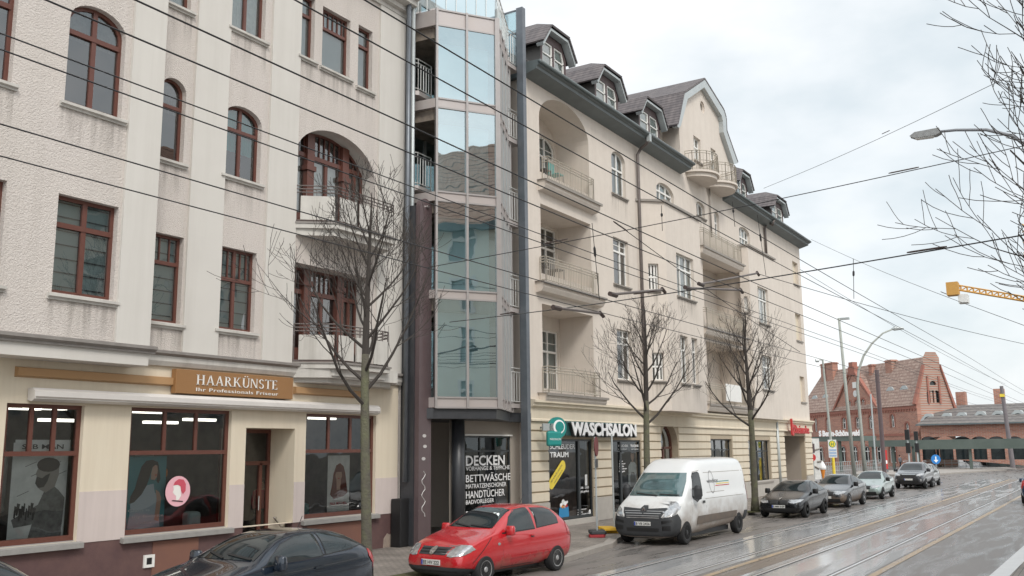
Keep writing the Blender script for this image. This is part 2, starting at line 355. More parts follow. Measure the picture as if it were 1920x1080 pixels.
# ------------------------------------------------------------ windows, balconies, bands
def bars(mb, u0, u1, z0, z1, rise, w, v0, v1, mull=(.5,), trans=(), tops=0, topz=None, bot=0):
    for f in mull:
        u = u0 + (u1 - u0) * f; mb.box(u - w / 2, u + w / 2, v0, v1, z0 + w / 2, ztop(u, u0, u1, z1, rise) - w / 2)
    for f in trans:
        z = z0 + (z1 - z0) * f; mb.box(u0 + w / 2, u1 - w / 2, v0 - .012, v1 - .002, z - w / 2, z + w / 2)
    if tops:
        zt = z0 + (z1 - z0) * topz
        for k in range(1, tops):
            u = u0 + (u1 - u0) * k / tops
            if all(abs(u - (u0 + (u1 - u0) * f)) > .04 for f in mull): mb.box(u - .012, u + .012, v0 + .01, v1, zt + w / 2, ztop(u, u0, u1, z1, rise) - w / 2)
def stainmat():
    m = bpy.data.materials.new('rain stain'); m.use_nodes = True; t = m.node_tree; b = t.nodes['Principled BSDF']; b.inputs['Base Color'].default_value = (.17, .15, .13, 1); b.inputs['Roughness'].default_value = .95
    g = t.nodes.new('ShaderNodeNewGeometry'); mp = t.nodes.new('ShaderNodeMapping'); mp.inputs['Scale'].default_value = (9, 9, .5); t.links.new(g.outputs['Position'], mp.inputs[0])
    n = t.nodes.new('ShaderNodeTexNoise'); n.inputs['Scale'].default_value = 1; n.inputs['Detail'].default_value = 6; t.links.new(mp.outputs[0], n.inputs[0])
    r = t.nodes.new('ShaderNodeMapRange'); r.inputs[1].default_value = .42; r.inputs[2].default_value = .7; r.inputs[4].default_value = .4; t.links.new(n.outputs[0], r.inputs[0])
    tc_ = t.nodes.new('ShaderNodeTexCoord'); sp = t.nodes.new('ShaderNodeSeparateXYZ'); t.links.new(tc_.outputs['Generated'], sp.inputs[0])
    ml_ = t.nodes.new('ShaderNodeMath'); ml_.operation = 'MULTIPLY'; t.links.new(r.outputs[0], ml_.inputs[0]); t.links.new(sp.outputs['Z'], ml_.inputs[1]); t.links.new(ml_.outputs[0], b.inputs['Alpha']); return m
M['stain'] = stainmat()
def window(fr, par, u0, u1, z0, z1, rise=0, v=.14, fm='brown', gl='glass', mull=(.5,), trans=(.68,), tops=0, curt=None, sill='ledge', w=.085, sillx=.1, silld=.1, cf=1.0, name='window', slats=0, hbar=None):
    f = MB(fr); t = w * .75
    f.ring(outline(u0, u1, z0, z1, rise), outline(u0 + t, u1 - t, z0 + t, z1 - t, max(rise - t * .3, 0) if rise else 0), v, v + .07)
    bars(f, u0, u1, z0, z1, rise, w, v - .008, v + .06, mull, trans, tops, trans[-1] if trans else .7)
    if hbar:
        for h in hbar:
            z = z0 + (z1 - z0) * h; f.box(u0 + w / 2, u1 - w / 2, v + .012, v + .05, z - .014, z + .014)
    o = f.build(name, M[fm], par)
    p = MB(fr); q = outline(u0 + t * .5, u1 - t * .5, z0 + t * .5, z1 - t * .5, rise); p.poly([(a, v + .035, b) for a, b in q]); p.build('pane', M[gl], o)
    if curt:
        c = MB(fr); zb = z0 + (z1 - z0) * (1 - cf); n = max(6, int((u1 - u0) / .07)); pts = []
        for k in range(n + 1):
            u = u0 + .03 + (u1 - u0 - .06) * k / n; d = .022 * math.sin(k * 2.4) if 'blind' not in curt else 0
            pts.append((c.pt(u, v + .12 + d, zb), c.pt(u, v + .12 + d, ztop(u, u0, u1, z1, rise) - .04)))
        for k in range(n): c.face((pts[k][0], pts[k + 1][0], pts[k + 1][1], pts[k][1]))
        c.build('blind' if curt == 'blind' else 'curtain', M[curt], o)
    if slats:
        s_ = MB(fr)
        for k in range(slats):
            z = z0 + (z1 - z0) * (k + .6) / slats; s_.box(u0 + .07, u1 - .07, v + .085, v + .1, z - .012, z + .012)
        s_.build('slat_blind', M['steelD'], o)
    if sill:
        s = MB(fr); s.extr([(v, z0), (-silld, z0 - .03), (-silld, z0 - .085), (-silld * .45, z0 - .10), (-silld * .45, z0 - .14), (v, z0 - .14)], u0 - sillx, u1 + sillx); s.m = 1; s.poly([(u0 - sillx * .6, -.004, z0 - 1.0), (u1 + sillx * .6, -.004, z0 - 1.0), (u1 + sillx * .6, -.004, z0 - .13), (u0 - sillx * .6, -.004, z0 - .13)]); s.build('sill', [M[sill], M['stain']], o)
    return o
def railing(fr, par, path, z0, z1, mat, sp=.12, r=.011, tops=(.0, .1), name='railing', post=.9):
    """path of (u,v); uprights between bottom and top rail"""
    mb = MB(fr); zs = [z1 - t for t in tops] + [z0 + .08]
    for z in zs: mb.tube([(p[0], p[1], z) for p in path], r * 1.5, 6)
    for a, b in zip(path, path[1:]):
        Ls = math.hypot(b[0] - a[0], b[1] - a[1]); n = max(1, int(Ls / sp))
        for k in range(n + 1):
            f = k / n; u = a[0] + (b[0] - a[0]) * f; v = a[1] + (b[1] - a[1]) * f
            big = k in (0, n) or (post and k % max(1, int(post / sp)) == 0)
            if big: mb.tube([(u, v, z0), (u, v, z1)], r * 1.7, 5, False)
            else: mb.tube([(u, v, z0 + .08), (u, v, min(zs[:2]) if len(tops) > 1 else z1)], r, 4, False)
    return mb.build(name, mat, par)
def bandwork(fr, par, u0, u1, z0, z1, n, holes, mat, v=-.03, gap=.035, name='rustication'):
    mb = MB(fr); h = (z1 - z0) / n
    for k in range(n):
        a, b = z0 + k * h + gap / 2, z0 + (k + 1) * h - gap / 2; segs = [(u0, u1)]
        cuts = sorted([q for q in holes if q[2] < b - .01 and q[3] > a + .01])
        for q in cuts:
            ns = []
            for s0, s1 in segs:
                if q[1] <= s0 or q[0] >= s1: ns.append((s0, s1)); continue
                if q[0] > s0: ns.append((s0, q[0]))
                if q[1] < s1: ns.append((q[1], s1))
            segs = ns
        for s0, s1 in segs:
            if s1 - s0 > .05:
                if n == 1: MB(fr).extr([(0, a), (v, a + .012), (v, b - .012), (0, b)], s0, s1).build(name, mat, par)
                else: mb.extr([(0, a), (v, a + .012), (v, b - .012), (0, b)], s0, s1)
    if n > 1: return mb.build(name, mat, par)
# ============================================================ LEFT HOUSE (hairdresser on the ground floor)
YL = 17.5; FL = Fr(0, YL); BAY = .62; FB = Fr(0, YL - BAY)
def pxw(fr, l, t, r, b, zb=None, v=0):
    """opening from top-left pixel l=(x,y) and bottom-right pixel"""
    u0, z1 = fr.px(*l, v); u1, z0 = fr.px(*r, v)
    return u0, u1, z0, z1
def W4(fr, tl, bl, br, v=0):                     # top-left, bottom-left, bottom-right pixels
    u0, z1 = fr.px(*tl, v); ub, z0 = fr.px(*bl, v); u1, zb = fr.px(*br, v)
    return (u0 + ub) / 2, u1, (z0 + zb) / 2, z1
hL = thing('apartment_house', (10, YL + 4, 0), 'grey roughcast old apartment house with brown windows above the hairdresser shop', 'house')
uR = FL.px(754, 500)[0]                          # right end
uL = 3.5
zLed = FL.px(340, 662)[1]                        # ledge top
zCor = FL.px(757, 36)[1]                         # underside of eave moulding
ubR = FB.px(277, 640)[0]; zSof = FB.px(275, 686)[1]; zBled = FB.px(283, 650)[1]
# --- bay front
wB = []
w2 = W4(FB, (131, 28), (122, 190), (227, 222)); rise = .42
w2 = (w2[0], w2[1], w2[2], w2[3] + rise * .95)
w3 = W4(FB, (110, 362), (97, 548), (212, 563))
w1 = (w2[0] - 2.35, w2[0] - 2.35 + (w2[1] - w2[0]), w2[2], w2[3]); w4 = (w3[0] - 2.35, w3[0] - 2.35 + (w3[1] - w3[0]), w3[2], w3[3])
topz = 18.2
dz = w2[2] - w3[2]
w0 = (w3[0], w3[1], w2[2] + dz, w2[3] + dz - .3); w00 = (w4[0], w4[1], w0[2], w0[3])
mb = MB(FB); hs = [outline(*w1, rise), outline(*w2, rise), outline(*w3), outline(*w4), outline(*w0), outline(*w00)]
mb.wall([(uL, zBled), (ubR, zBled), (ubR, topz), (uL, topz)], hs, 0, .2)
mb.poly([(ubR, 0, zSof), (ubR, BAY, zSof), (ubR, BAY, topz), (ubR, 0, topz)])
mb.poly([(uL, 0, zSof), (uL, BAY, zSof), (uL, BAY, topz), (uL, 0, topz)])
mb.build('bay_wall', M['rough'], hL)
mb = MB(FB); pz = zBled
for a, b in ((ubR - (FB.px(277, 640)[0] - FB.px(213, 640)[0]), ubR),): mb.box(a, b + .002, -.07, -.001, pz, topz)
mb.box(uL, ubR + .02, -.03, BAY - .002, zSof, zBled - .1)
mb.build('pilaster', M['smoothL'], hL)
mb = MB(FB); mb.extr([(0, zBled + .02), (-.16, zBled - .01), (-.16, zBled - .07), (-.09, zBled - .12), (-.09, zBled - .16), (0, zBled - .16)], uL, ubR + .14)
mb.build('bay_ledge', M['ledgeD'], hL)
for w, rs, cu in ((w1, rise, 'darkc'), (w2, rise, 'darkc'), (w3, 0, 'blind'), (w4, 0, 'blind'), (w0, 0, 'darkc'), (w00, 0, 'darkc')):
    window(FB, hL, *w, rs, trans=(.70,), curt=cu if rs == 0 else 'darkc', cf=1 if rs == 0 else .35, slats=7 if cu == 'blind' else None, w=.1, hbar=None)
# --- main wall
hs = []; wins = []
def add(tl, bl, br, rise=0, rs_in=True, **k):
    a = W4(FL, tl, bl, br)
    if rise and rs_in: a = (a[0], a[1], a[2], a[3] + rise * .95)
    hs.append(outline(*a, rise)); wins.append((a, rise, k)); return a
a5 = add((303, 160), (297, 293), (343, 306), .3, mull=(), curt='darkc', cf=.4, trans=(.66,))
a6 = add((290, 434), (281, 598), (337, 610), mull=(), curt='blind', tops=3, slats=7)
a7 = add((423, 212), (418, 326), (487, 343), .34, curt='tealc', cf=.62, trans=(.66,))
a8 = add((413, 460), (406, 614), (476, 624), curt='blind', tops=6, trans=(.62,), slats=7)
za8 = a8[3] - a8[2]
rowz = FL.px(433, 48)[1]; hTop = FL.px(608, 12)[1] - FL.px(598, 120)[1]
aA = (FL.px(433, 40)[0], FL.px(497, 60)[0], rowz, rowz + 2.15); hs.append(outline(*aA)); wins.append((aA, 0, dict(curt='curtain')))
rz5 = FL.px(316, 2)[1]; a50 = (a5[0], a5[1], rz5, rz5 + 2.1); hs.append(outline(*a50)); wins.append((a50, 0, dict(mull=(), curt='curtain')))
a10 = W4(FL, (608, 12), (601, 122), (655, 148)); a11 = W4(FL, (675, 47), (668, 160), (697, 172)); a9 = (a10[0] - (a11[0] - a10[1]) - (a11[1] - a11[0]) - .1, a10[0] - (a11[0] - a10[1]) + .0, FL.px(563, 113)[1], a11[3])
a9 = (FL.px(563, 60)[0], FL.px(585, 60)[0] + .1, a10[2] + .02, a10[3] + .05)
for a, k in ((a9, dict(mull=(), trans=(.7,))), (a10, dict(mull=(), trans=(.68,), tops=6)), (a11, dict(mull=(), trans=(.7,)))):
    hs.append(outline(*a)); wins.append((a, 0, dict(k, curt='blind', cf=.0 + 1)))
# loggias
lg1 = (FL.px(553, 330)[0], FL.px(703, 345)[0], FL.px(548, 418)[1], FL.px(580, 237)[1] + .12); r1 = 1.05
lg2 = (FL.px(550, 560)[0], FL.px(692, 560)[0], FL.px(560, 683)[1], FL.px(548, 490)[1])
hs += [outline(*lg1, r1, 18), outline(*lg2)]
mb = MB(FL); mb.wall([(ubR - .5, zLed), (uR, zLed), (uR, zCor + .6), (ubR - .5, zCor + .6)], hs, 0, .2)
mb.build('wall', M['rough'], hL)
for a, r_, k in wins: window(FL, hL, *a, r_, **k)
# deep loggia niches: ceiling, sides, rear wall
LD = .48
for (a, r_) in ((lg1, r1), (lg2, 0)):
    mb = MB(FL); q = outline(a[0], a[1], a[2], a[3], r_, 18); n = len(q)
    A = [mb.pt(p[0], .2, p[1]) for p in q]; B = [mb.pt(p[0], LD + .3, p[1]) for p in q]
    for k in range(n): mb.face((A[k], A[(k + 1) % n], B[(k + 1) % n], B[k]))
    mb.build('loggia', M['smoothL'], hL)
    # brown three-part screen with two posts
    f = MB(FL); v = LD; w_ = a[1] - a[0]; u1, u2 = a[0] + w_ * .30, a[0] + w_ * .74
    f.ring(q, outline(a[0] + .07, a[1] - .07, a[2] + .05, a[3] - .07, max(0, r_ - .03) if r_ else 0, 18), v, v + .08)
    zt = a[2] + 2.15 if r_ else a[2] + 2.0
    for u in (u1, u2): f.box(u - .13, u + .13, v - .1, v + .1, a[2], ztop(u, a[0], a[1], a[3], r_) - .03); f.box(u - .18, u + .18, v - .14, v + .12, a[3] - (r_ or .35) - .12, a[3] - (r_ or .35) + .02)
    f.box(a[0], a[1], v - .03, v + .06, zt - .06, zt + .06)
    for u in ((u1 + u2) / 2, (a[0] + u1) / 2 - .06, (a[1] + u2) / 2 + .06): f.box(u - .05, u + .05, v - .01, v + .06, a[2], zt)
    for k in range(1, 16):
        u = a[0] + w_ * k / 16; f.box(u - .015, u + .015, v + .01, v + .06, zt + .05, ztop(u, a[0], a[1], a[3], r_) - .05)
    f.box(a[0], a[1], v, v + .07, a[2], a[2] + .5)
    o = f.build('balcony_door', M['brown'], hL)
    p = MB(FL); p.poly([(x, v + .045, z) for x, z in q]); p.build('pane', M['glass'], o)
    c = MB(FL); c.poly([(x, v + .16, z) for x, z in outline(a[0], a[1], a[2], zt)]); c.build('curtain', M['curtain' if r_ else 'darkc'], o)
    # splayed balcony
    zb = a[2]; du = .12; pr = .9
    pl = [(a[0] - .03, 0), (a[0] + .72, -pr), (a[1] - .12, -pr), (a[1] + .1, -.3), (a[1] + .1, 0)]
    b = MB(FL); b.prism(pl, zb - .12, zb)
    pl2 = [(p_[0] * .96 + .04 * (a[0] + a[1]) / 2, p_[1] * .86) for p_ in pl]; b.prism(pl2, zb - .3, zb - .12)
    bo = b.build('balcony', M['ledge'], hL); ed = MB(FL); ed.prism([(q_[0] + (q_[0] - (a[0] + a[1]) / 2) * .015, q_[1] * 1.04) for q_ in pl], zb + .002, zb + .05); ed.build('slab_edge', M['ledgeD'], bo)
    rp = [(a[0] + .02, -.04), (a[0] + .72, -pr + .06), (a[1] - .16, -pr + .06), (a[1] + .05, -.28)]
    railing(FL, bo, rp, zb, zb + 1.02, M['pipe'], tops=(0, .09, .18), sp=.22)
    pn = MB(FL)
    for (p0, p1) in ((rp[0], rp[1]), (rp[1], rp[2])):
        n = 1 if p0 is rp[0] else 3
        for k in range(n):
            f0, f1 = (k + .1) / n, (k + .93) / n
            A0 = (p0[0] + (p1[0] - p0[0]) * f0, p0[1] + (p1[1] - p0[1]) * f0 - .02); A1 = (p0[0] + (p1[0] - p0[0]) * f1, p0[1] + (p1[1] - p0[1]) * f1 - .02)
            pn.prism([A0, A1, (A1[0], A1[1] - .02), (A0[0], A0[1] - .02)], zb + .1, zb + .74)
    pn.build('privacy_panel', M['ledge'], bo)
# pilasters on the main wall
for x0, x1, y in ((340, 406, 640), (489, 545, 660)):
    a, b = FL.px(x0, y)[0], FL.px(x1, y)[0]; MB(FL).box(a, b, -.06, 0, zLed, zCor).build('pilaster', M['smoothL'], hL)
MB(FL).box(FL.px(703, 300)[0] + .12, uR + .001, -.06, 0, zLed, zCor).build('pilaster', M['smoothL'], hL)
# main ledge and eave cornice
mb = MB(FL); mb.extr([(0, zLed + .03), (-.2, zLed), (-.2, zLed - .06), (-.12, zLed - .11), (0, zLed - .11)], ubR - .3, uR + .02); mb.build('ledge_cap', M['ledgeD'], hL)
mb = MB(FL); zl2 = FL.px(277, 684)[1]; mb.extr([(0, zLed - .11), (-.12, zLed - .11), (-.12, zl2 + .1), (-.07, zl2), (0, zl2)], ubR - .3, uR + .02)
u0, u1 = lg2[0] - .05, uR - .35; mb.prism([(u0, 0), (u0 + .7, -.72), (u1 - .7, -.72), (u1, 0)], zl2 - .02, zLed - .02); mb.prism([(u0 + .15, 0), (u0 + .8, -.55), (u1 - .8, -.55), (u1 - .15, 0)], zl2 - .14, zl2 - .02)
mb.build('ledge', M['ledge'], hL)
mb = MB(FL); c = zCor; mb.extr([(0, c), (-.08, c), (-.08, c + .12), (-.2, c + .16), (-.2, c + .3), (-.42, c + .36), (-.42, c + .52), (-.55, c + .58), (-.55, c + .78), (.5, c + .95)], ubR + .05, uR + .12); mb.build('cornice', M['ledge'], hL)
mb = MB(FL); mb.extr([(-.72, c + .78), (-.5, c + .72), (-.5, c + .8), (3.5, c + 3.6), (3.5, c + 3.4), (.4, c + .7)], ubR - .1, uR + .1); mb.build('roof', M['tile'], hL)
# --- ground floor
zPl = FL.px(235, 1010)[1]
def SH(tl, bl, tr): a = FL.px(*tl); b = FL.px(*bl); c = FL.px(*tr); return ((a[0] + b[0]) / 2, c[0], b[1], a[1])
s1 = SH((7, 755), (-2, 1030), (157, 761)); s2 = SH((244, 763), (236, 1006), (435, 771)); s3 = SH((572, 775), (572, 983), (705, 783))
s1 = (s1[0], FL.px(150, 900)[0], s2[2], s1[3]); s2 = (s2[0], FL.px(430, 900)[0], s2[2], s2[3]); s3 = (s3[0], FL.px(704, 870)[0], s2[2] - .0, s3[3])
dr = (FL.px(460, 850)[0], FL.px(552, 850)[0], .25, FL.px(460, 802)[1])
uE = FL.px(745, 900)[0]
mb = MB(FL); mb.wall([(uL, zPl), (uE, zPl), (uE, zl2 + .05), (uL, zl2 + .05)], [outline(*s1), outline(*s2), outline(*s3), outline(dr[0], dr[1], zPl + .01, dr[3])], 0, .2)
gf = mb.build('ground_floor_wall', M['cream'], hL)
zb_ = FL.px(200, 920)[1]
_pb = pm('pink grey paint band', (.60, .52, .49), .8, var=(1.5, .3, (.52, .45, .42)), streak=(.4, (.4, .34, .32)))
for a, b in ((uL, s1[0]), (s1[1], s2[0]), (s2[1], dr[0]), (dr[1], s3[0]), (s3[1], uE)): MB(FL).box(a + .005, b - .005, -.012, 0, zPl - .0, zb_).build('wall_band', _pb, hL)
mb = MB(FL); mb.wall([(uL, 0), (uE, 0), (uE, zPl), (uL, zPl)], [[(dr[0], .1), (dr[1], .1), (dr[1], zPl - .01), (dr[0], zPl - .01)]], 0, .25); mb.build('plinth', M['plinth'], hL)
for x0, x1 in ((287, 372), (575, 680)): MB(FL).box(FL.px(x0, 1000)[0], FL.px(x1, 1000)[0], -.02, 0, .12, zPl - .12).build('plinth_field', M['plinthR'], hL)
mb = MB(FL); a = FL.px(706, 1000)[0]; mb.slab([(a + .28, .12), (uE, .12), (uE, .95), (uE - .12, .9), (uE - .16, .6), (uE - .3, .45), (a + .45, .5), (a + .3, .36)], -.012, 0); mb.build('flaked_render', M['bare'], hL)
vx, vz = FL.px(278, 1052); mb = MB(FL); mb.ring(outline(vx - .13, vx + .13, vz - .13, vz + .13), outline(vx - .07, vx + .07, vz - .07, vz + .07), -.04, 0); v_ = mb.build('vent', M['white'], hL); mb = MB(FL); mb.box(vx - .07, vx + .07, -.025, -.015, vz - .07, vz + .07); mb.build('vent_grille', M['black'], v_)
# door recess
mb = MB(FL); D_ = .85
mb.poly([(dr[0], .2, .1), (dr[0], D_, .1), (dr[0], D_, dr[3]), (dr[0], .2, dr[3])]); mb.poly([(dr[1], .2, .1), (dr[1], D_, .1), (dr[1], D_, dr[3]), (dr[1], .2, dr[3])]); mb.poly([(dr[0], .2, dr[3]), (dr[1], .2, dr[3]), (dr[1], D_, dr[3]), (dr[0], D_, dr[3])])
mb.build('door_recess', M['cream'], hL)
mb = MB(FL); mb.box(dr[0], dr[1], -.1, 1.0, .1, .42); mb.build('door_step', M['plinth'], hL)
dd = (dr[0], dr[1], .42, dr[3]); f = MB(FL); f.ring(outline(*dd), outline(dd[0] + .09, dd[1] - .09, dd[2] + .02, dd[3] - .1), D_, D_ + .08)
zt = dd[3] - .85; f.box(dd[0], dd[1], D_ - .01, D_ + .07, zt - .05, zt + .05); f.box(dd[1] - .36, dd[1] - .27, D_ - .01, D_ + .06, dd[2], zt)
f.box(dd[0] + .12, dd[1] - .45, D_ + .0, D_ + .05, dd[2], dd[2] + .25)
o = f.build('shop_door', M['brown'], hL); p = MB(FL); p.poly([(x, D_ + .04, z) for x, z in outline(*dd)]); p.build('pane', M['glassS'], o)
hnd = MB(FL); hnd.tube([(dd[1] - .42, D_ - .08, 1.35), (dd[1] - .42, D_ - .08, 1.7)], .02); hnd.build('handle', M['chrome'], o)
hr = MB(FL); a = dr[1] - .0; hr.tube([(a - .01, .55, 1.15), (a - .09, .55, 1.15), (a - .09, .5, 1.12), (a - .09, .12, .8), (a - .02, .12, .8)], .022, 8); hr.build('handrail', M['chrome'], hL)
# shop windows
for s in (s1, s2, s3):
    f = MB(FL); f.ring(outline(*s), outline(s[0] + .09, s[1] - .09, s[2] + .12, s[3] - .08), .1, .19)
    zt = FL.px(250, 849)[1] if s is s2 else FL.px(250, 849)[1]
    f.box(s[0] + .05, s[1] - .05, .085, .17, zt - .045, zt + .045)
    for k in (1, 2): u = s[0] + .09 + (s[1] - s[0] - .18) * k / 3; f.box(u - .04, u + .04, .095, .165, zt, s[3] - .05)
    o = f.build('shop_window', M['brown'], hL); p = MB(FL); p.poly([(x, .13, z) for x, z in outline(*s)]); p.build('pane', M['glassS'], o)
    q = MB(FL); q.extr([(.12, s[2] + .02), (-.12, s[2] - .03), (-.12, s[2] - .13), (-.08, s[2] - .13), (.12, s[2] - .1)], s[0] - .1, s[1] + .1); q.build('sill', pm('stone sill grey', (.30, .29, .275), .6, var=(5, .5, (.22, .21, .2))), o)
# salon interior: floor, ceiling, back wall with shelving tones, ceiling lamps
mb = MB(FL); zc = max(s1[3] + .25, FL.px(100, 780, 3.6)[1] + .25); zf = .42
mb.poly([(uL, .3, zf), (uE - .2, .3, zf), (uE - .2, 7, zf), (uL, 7, zf)]); mb.poly([(uL, 7, zf), (uE - .2, 7, zf), (uE - .2, 7, zc), (uL, 7, zc)])
mb.poly([(uL, .25, zc), (uE - .2, .25, zc), (uE - .2, 7, zc), (uL, 7, zc)]); mb.poly([(uE - .2, .25, zf), (uE - .2, 7, zf), (uE - .2, 7, zc), (uE - .2, .25, zc)]); mb.poly([(uL, .25, zf), (uL, 7, zf), (uL, 7, zc), (uL, .25, zc)])
mb.build('salon_room', pm('salon wall', (.17, .15, .14), .9, var=(.9, .9, (.045, .045, .05))), hL)
for k, (x, y, d) in enumerate(((35, 766, 1.6), (85, 766, 1.6), (115, 789, 3.6), (275, 773, 1.5), (305, 793, 3.6), (378, 788, 3.2), (608, 785, 1.4))):
    u, z = FL.px(x, y, d); l = MB(FL); l.box(u - .5, u + .5, d, d + .16, z - .02, z + .05); l.build('ceiling_lamp', pm('lamp tube', (.9, .9, .85), .5, emit=((1, .93, .82), 2.2)), hL)
for a, b in ((s2[0] + 1.6, s2[1] - .2), (s1[0] + .2, s1[1] - .3)):
    for k in range(4): MB(FL).box(a, b, 6.2, 6.6, zf + .5 + k * .5, zf + .54 + k * .5).build('shelf', M['roomL'], hL)
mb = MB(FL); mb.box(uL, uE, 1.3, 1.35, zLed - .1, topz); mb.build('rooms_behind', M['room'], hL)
mb = MB(FL); mb.box(uR - .02, uR, -.0, 12, .12, zCor + .6); mb.build('gable_wall', M['rough'], hL)

for nm, mt, u_, v_, w_, h_, z_ in (('counter', 'pink', s2[0] + 1.7, 2.4, 1.5, .5, 1.0), ('mirror', 'zincL', s2[0] + 1.1, 6.9, .7, 1.6, 1.3), ('mirror', 'zincL', s2[1] - .6, 6.9, .7, 1.6, 1.3), ('mirror', 'zincL', s3[0] + .4, 6.9, .7, 1.5, 1.3), ('chair', 'tealc', s2[1] - .7, 3.0, .5, 1.0, .45), ('chair', 'tealc', s3[1] - .7, 2.0, .5, .9, .45), ('cabinet', 'roomL', s1[0] + .6, 5.5, 1.6, 1.9, .45), ('display', 'blind', s2[1] - .5, .5, .35, .5, .95), ('lamp_ball', 'orange', s2[1] - .55, 1.6, .24, .24, 2.2)):
    m_ = MB(FL); m_.box(u_ - w_ / 2, u_ + w_ / 2, v_, v_ + .3, z_, z_ + h_); m_.build(nm, M[mt], hL, bevel=.08)
# --- things on this front
t = thing('shop_sign', FL.w(FL.px(440, 720)[0], 0, 3.9), 'tan sign board with white serif lettering above the hairdresser door', 'sign')
a = FL.px(331, 691, -.2); b = FL.px(549, 747, -.2); zt_, zb2 = a[1], FL.px(331, 737, -.2)[1]
mb = MB(FL); mb.box(a[0], b[0], -.2, -.04, zb2, zt_); mb.build('board', M['sign'], t, bevel=.01)
hh = zt_ - zb2
def serif_text(mb, word, u, z, h, width, v, d=.012):
    """roman capitals: thick and thin strokes with slab serifs, letter boxes in units of the cap height"""
    T_, t_ = .14, .06
    def V(x, w=T_): return [[(x, 0), (x + w, 0), (x + w, 1), (x, 1)], [(x - .07, 0), (x + w + .07, 0), (x + w + .07, .045), (x - .07, .045)], [(x - .07, .955), (x + w + .07, .955), (x + w + .07, 1), (x - .07, 1)]]
    def Q(x0, y0, x1, y1, w): return [[(x0, y0), (x0 + w, y0), (x1 + w, y1), (x1, y1)]]
    def arc(cx, cy, r0, r1, a0, a1, n=8): return [[(cx + (r0 - T_ / 2 * 0) * math.cos(R(a0 + (a1 - a0) * k / n)), cy + r1 * math.sin(R(a0 + (a1 - a0) * k / n))) for k in range(n + 1)] + [(cx + (r0 - .12) * math.cos(R(a0 + (a1 - a0) * k / n)), cy + (r1 - .06) * math.sin(R(a0 + (a1 - a0) * k / n))) for k in range(n, -1, -1)]]
    G_ = {'H': (V(.07) + V(.62) + [[(.2, .47), (.63, .47), (.63, .53), (.2, .53)]], .9), 'A': (Q(.07, 0, .36, 1, t_) + Q(.64, 0, .33, 1, T_) + [[(.2, .3), (.6, .3), (.6, .36), (.2, .36)], [(0, 0), (.2, 0), (.2, .045), (0, .045)], [(.58, 0), (.86, 0), (.86, .045), (.58, .045)]], .86),
          'R': (V(.07) + arc(.2, .74, .38, .26, -90, 90) + Q(.62, 0, .28, .5, T_) + [[(.58, 0), (.84, 0), (.84, .045), (.58, .045)]], .84), 'K': (V(.07) + Q(.2, .42, .6, 1, t_) + Q(.66, 0, .28, .55, T_) + [[(.6, 0), (.88, 0), (.88, .045), (.6, .045)], [(.52, .955), (.76, .955), (.76, 1), (.52, 1)]], .88),
          'Ü': ([[(.07, .3), (.21, .3), (.21, 1), (.07, 1)], [(.0, .955), (.28, .955), (.28, 1), (.0, 1)], [(.66, .3), (.72, .3), (.72, 1), (.66, 1)], [(.58, .955), (.8, .955), (.8, 1), (.58, 1)]] + arc(.395, .31, .325, .32, 180, 360) + [circ(.28, 1.16, .06, .06, 8), circ(.54, 1.16, .06, .06, 8)], .8),
          'N': (V(.07, t_) + V(.7, t_) + Q(.62, 0, .07, 1, T_), .86), 'S': (arc(.3, .74, .26, .26, 20, 270) + arc(.3, .26, .28, .27, -160, 90), .6), 'T': ([[(.03, .94), (.73, .94), (.73, 1), (.03, 1)], [(.03, .84), (.07, .84), (.07, .95), (.03, .95)], [(.69, .84), (.73, .84), (.73, .95), (.69, .95)]] + V(.31), .76), 'E': (V(.07) + [[(.2, 0), (.6, 0), (.6, .055), (.2, .055)], [(.2, .945), (.57, .945), (.57, 1), (.2, 1)], [(.2, .48), (.5, .48), (.5, .535), (.2, .535)], [(.56, 0), (.62, 0), (.62, .2), (.58, .2)], [(.53, .83), (.57, .83), (.57, 1), (.53, 1)]], .66)}
    tot = sum(G_[c][1] + .09 for c in word); k_ = width / (tot * h); x = 0
    for i_, c in enumerate(word):
        for q_ in G_[c][0]: mb.slab([(u + (x + p_[0]) * h * k_, z + p_[1] * h) for p_ in q_], v - d, v)
        x += G_[c][1] + .09
    return mb
tx = serif_text(MB(FL), 'HAARKÜNSTE', a[0] + .55, zb2 + hh * .40, hh * .42, (b[0] - a[0]) * .70, -.205)
merge(tx, text_mb(FL, 'Ihr Professionals Friseur', a[0] + .55, zb2 + hh * .13, hh * .15, -.205, .012, width=(b[0] - a[0]) * .70, sp=1.1)); tx.build('lettering', M['letter'], t)
for i, (tl, br, lab) in enumerate((((35, 686), (325, 718), 'long tan light trough under the bay at the left of the hairdresser sign'), ((556, 724), (688, 742), 'short tan light trough right of the hairdresser sign behind the tree'))):
    a = FL.px(*tl, -.12); b = FL.px(*br, -.12); mb = MB(FL); mb.extr([(0, a[1]), (-.12, a[1] - .02), (-.12, a[1] - .17), (0, a[1] - .2)], a[0], b[0])
    tag(mb.build('light_trough', M['signL']), lab, 'light', 'tan light troughs on the hairdresser front')
a = FL.px(66, 727, -.25); b = FL.px(713, 765, -.25); z1_ = a[1]; mb = MB(FL); mb.extr([(-.02, z1_), (-.18, z1_ + .01), (-.26, z1_ - .06), (-.26, z1_ - .2), (-.16, z1_ - .25), (-.02, z1_ - .22)], a[0], b[0])
aw = mb.build('awning_cassette', M['awn']); tag(aw, 'long white closed awning cassette over the hairdresser windows', 'awning')
mb = MB(FL); mb.extr([(-.268, z1_ - .155), (-.262, z1_ - .155), (-.262, z1_ - .185), (-.268, z1_ - .185)], a[0] + .02, b[0] - .02); mb.build('front_rail', M['sillR'], aw)

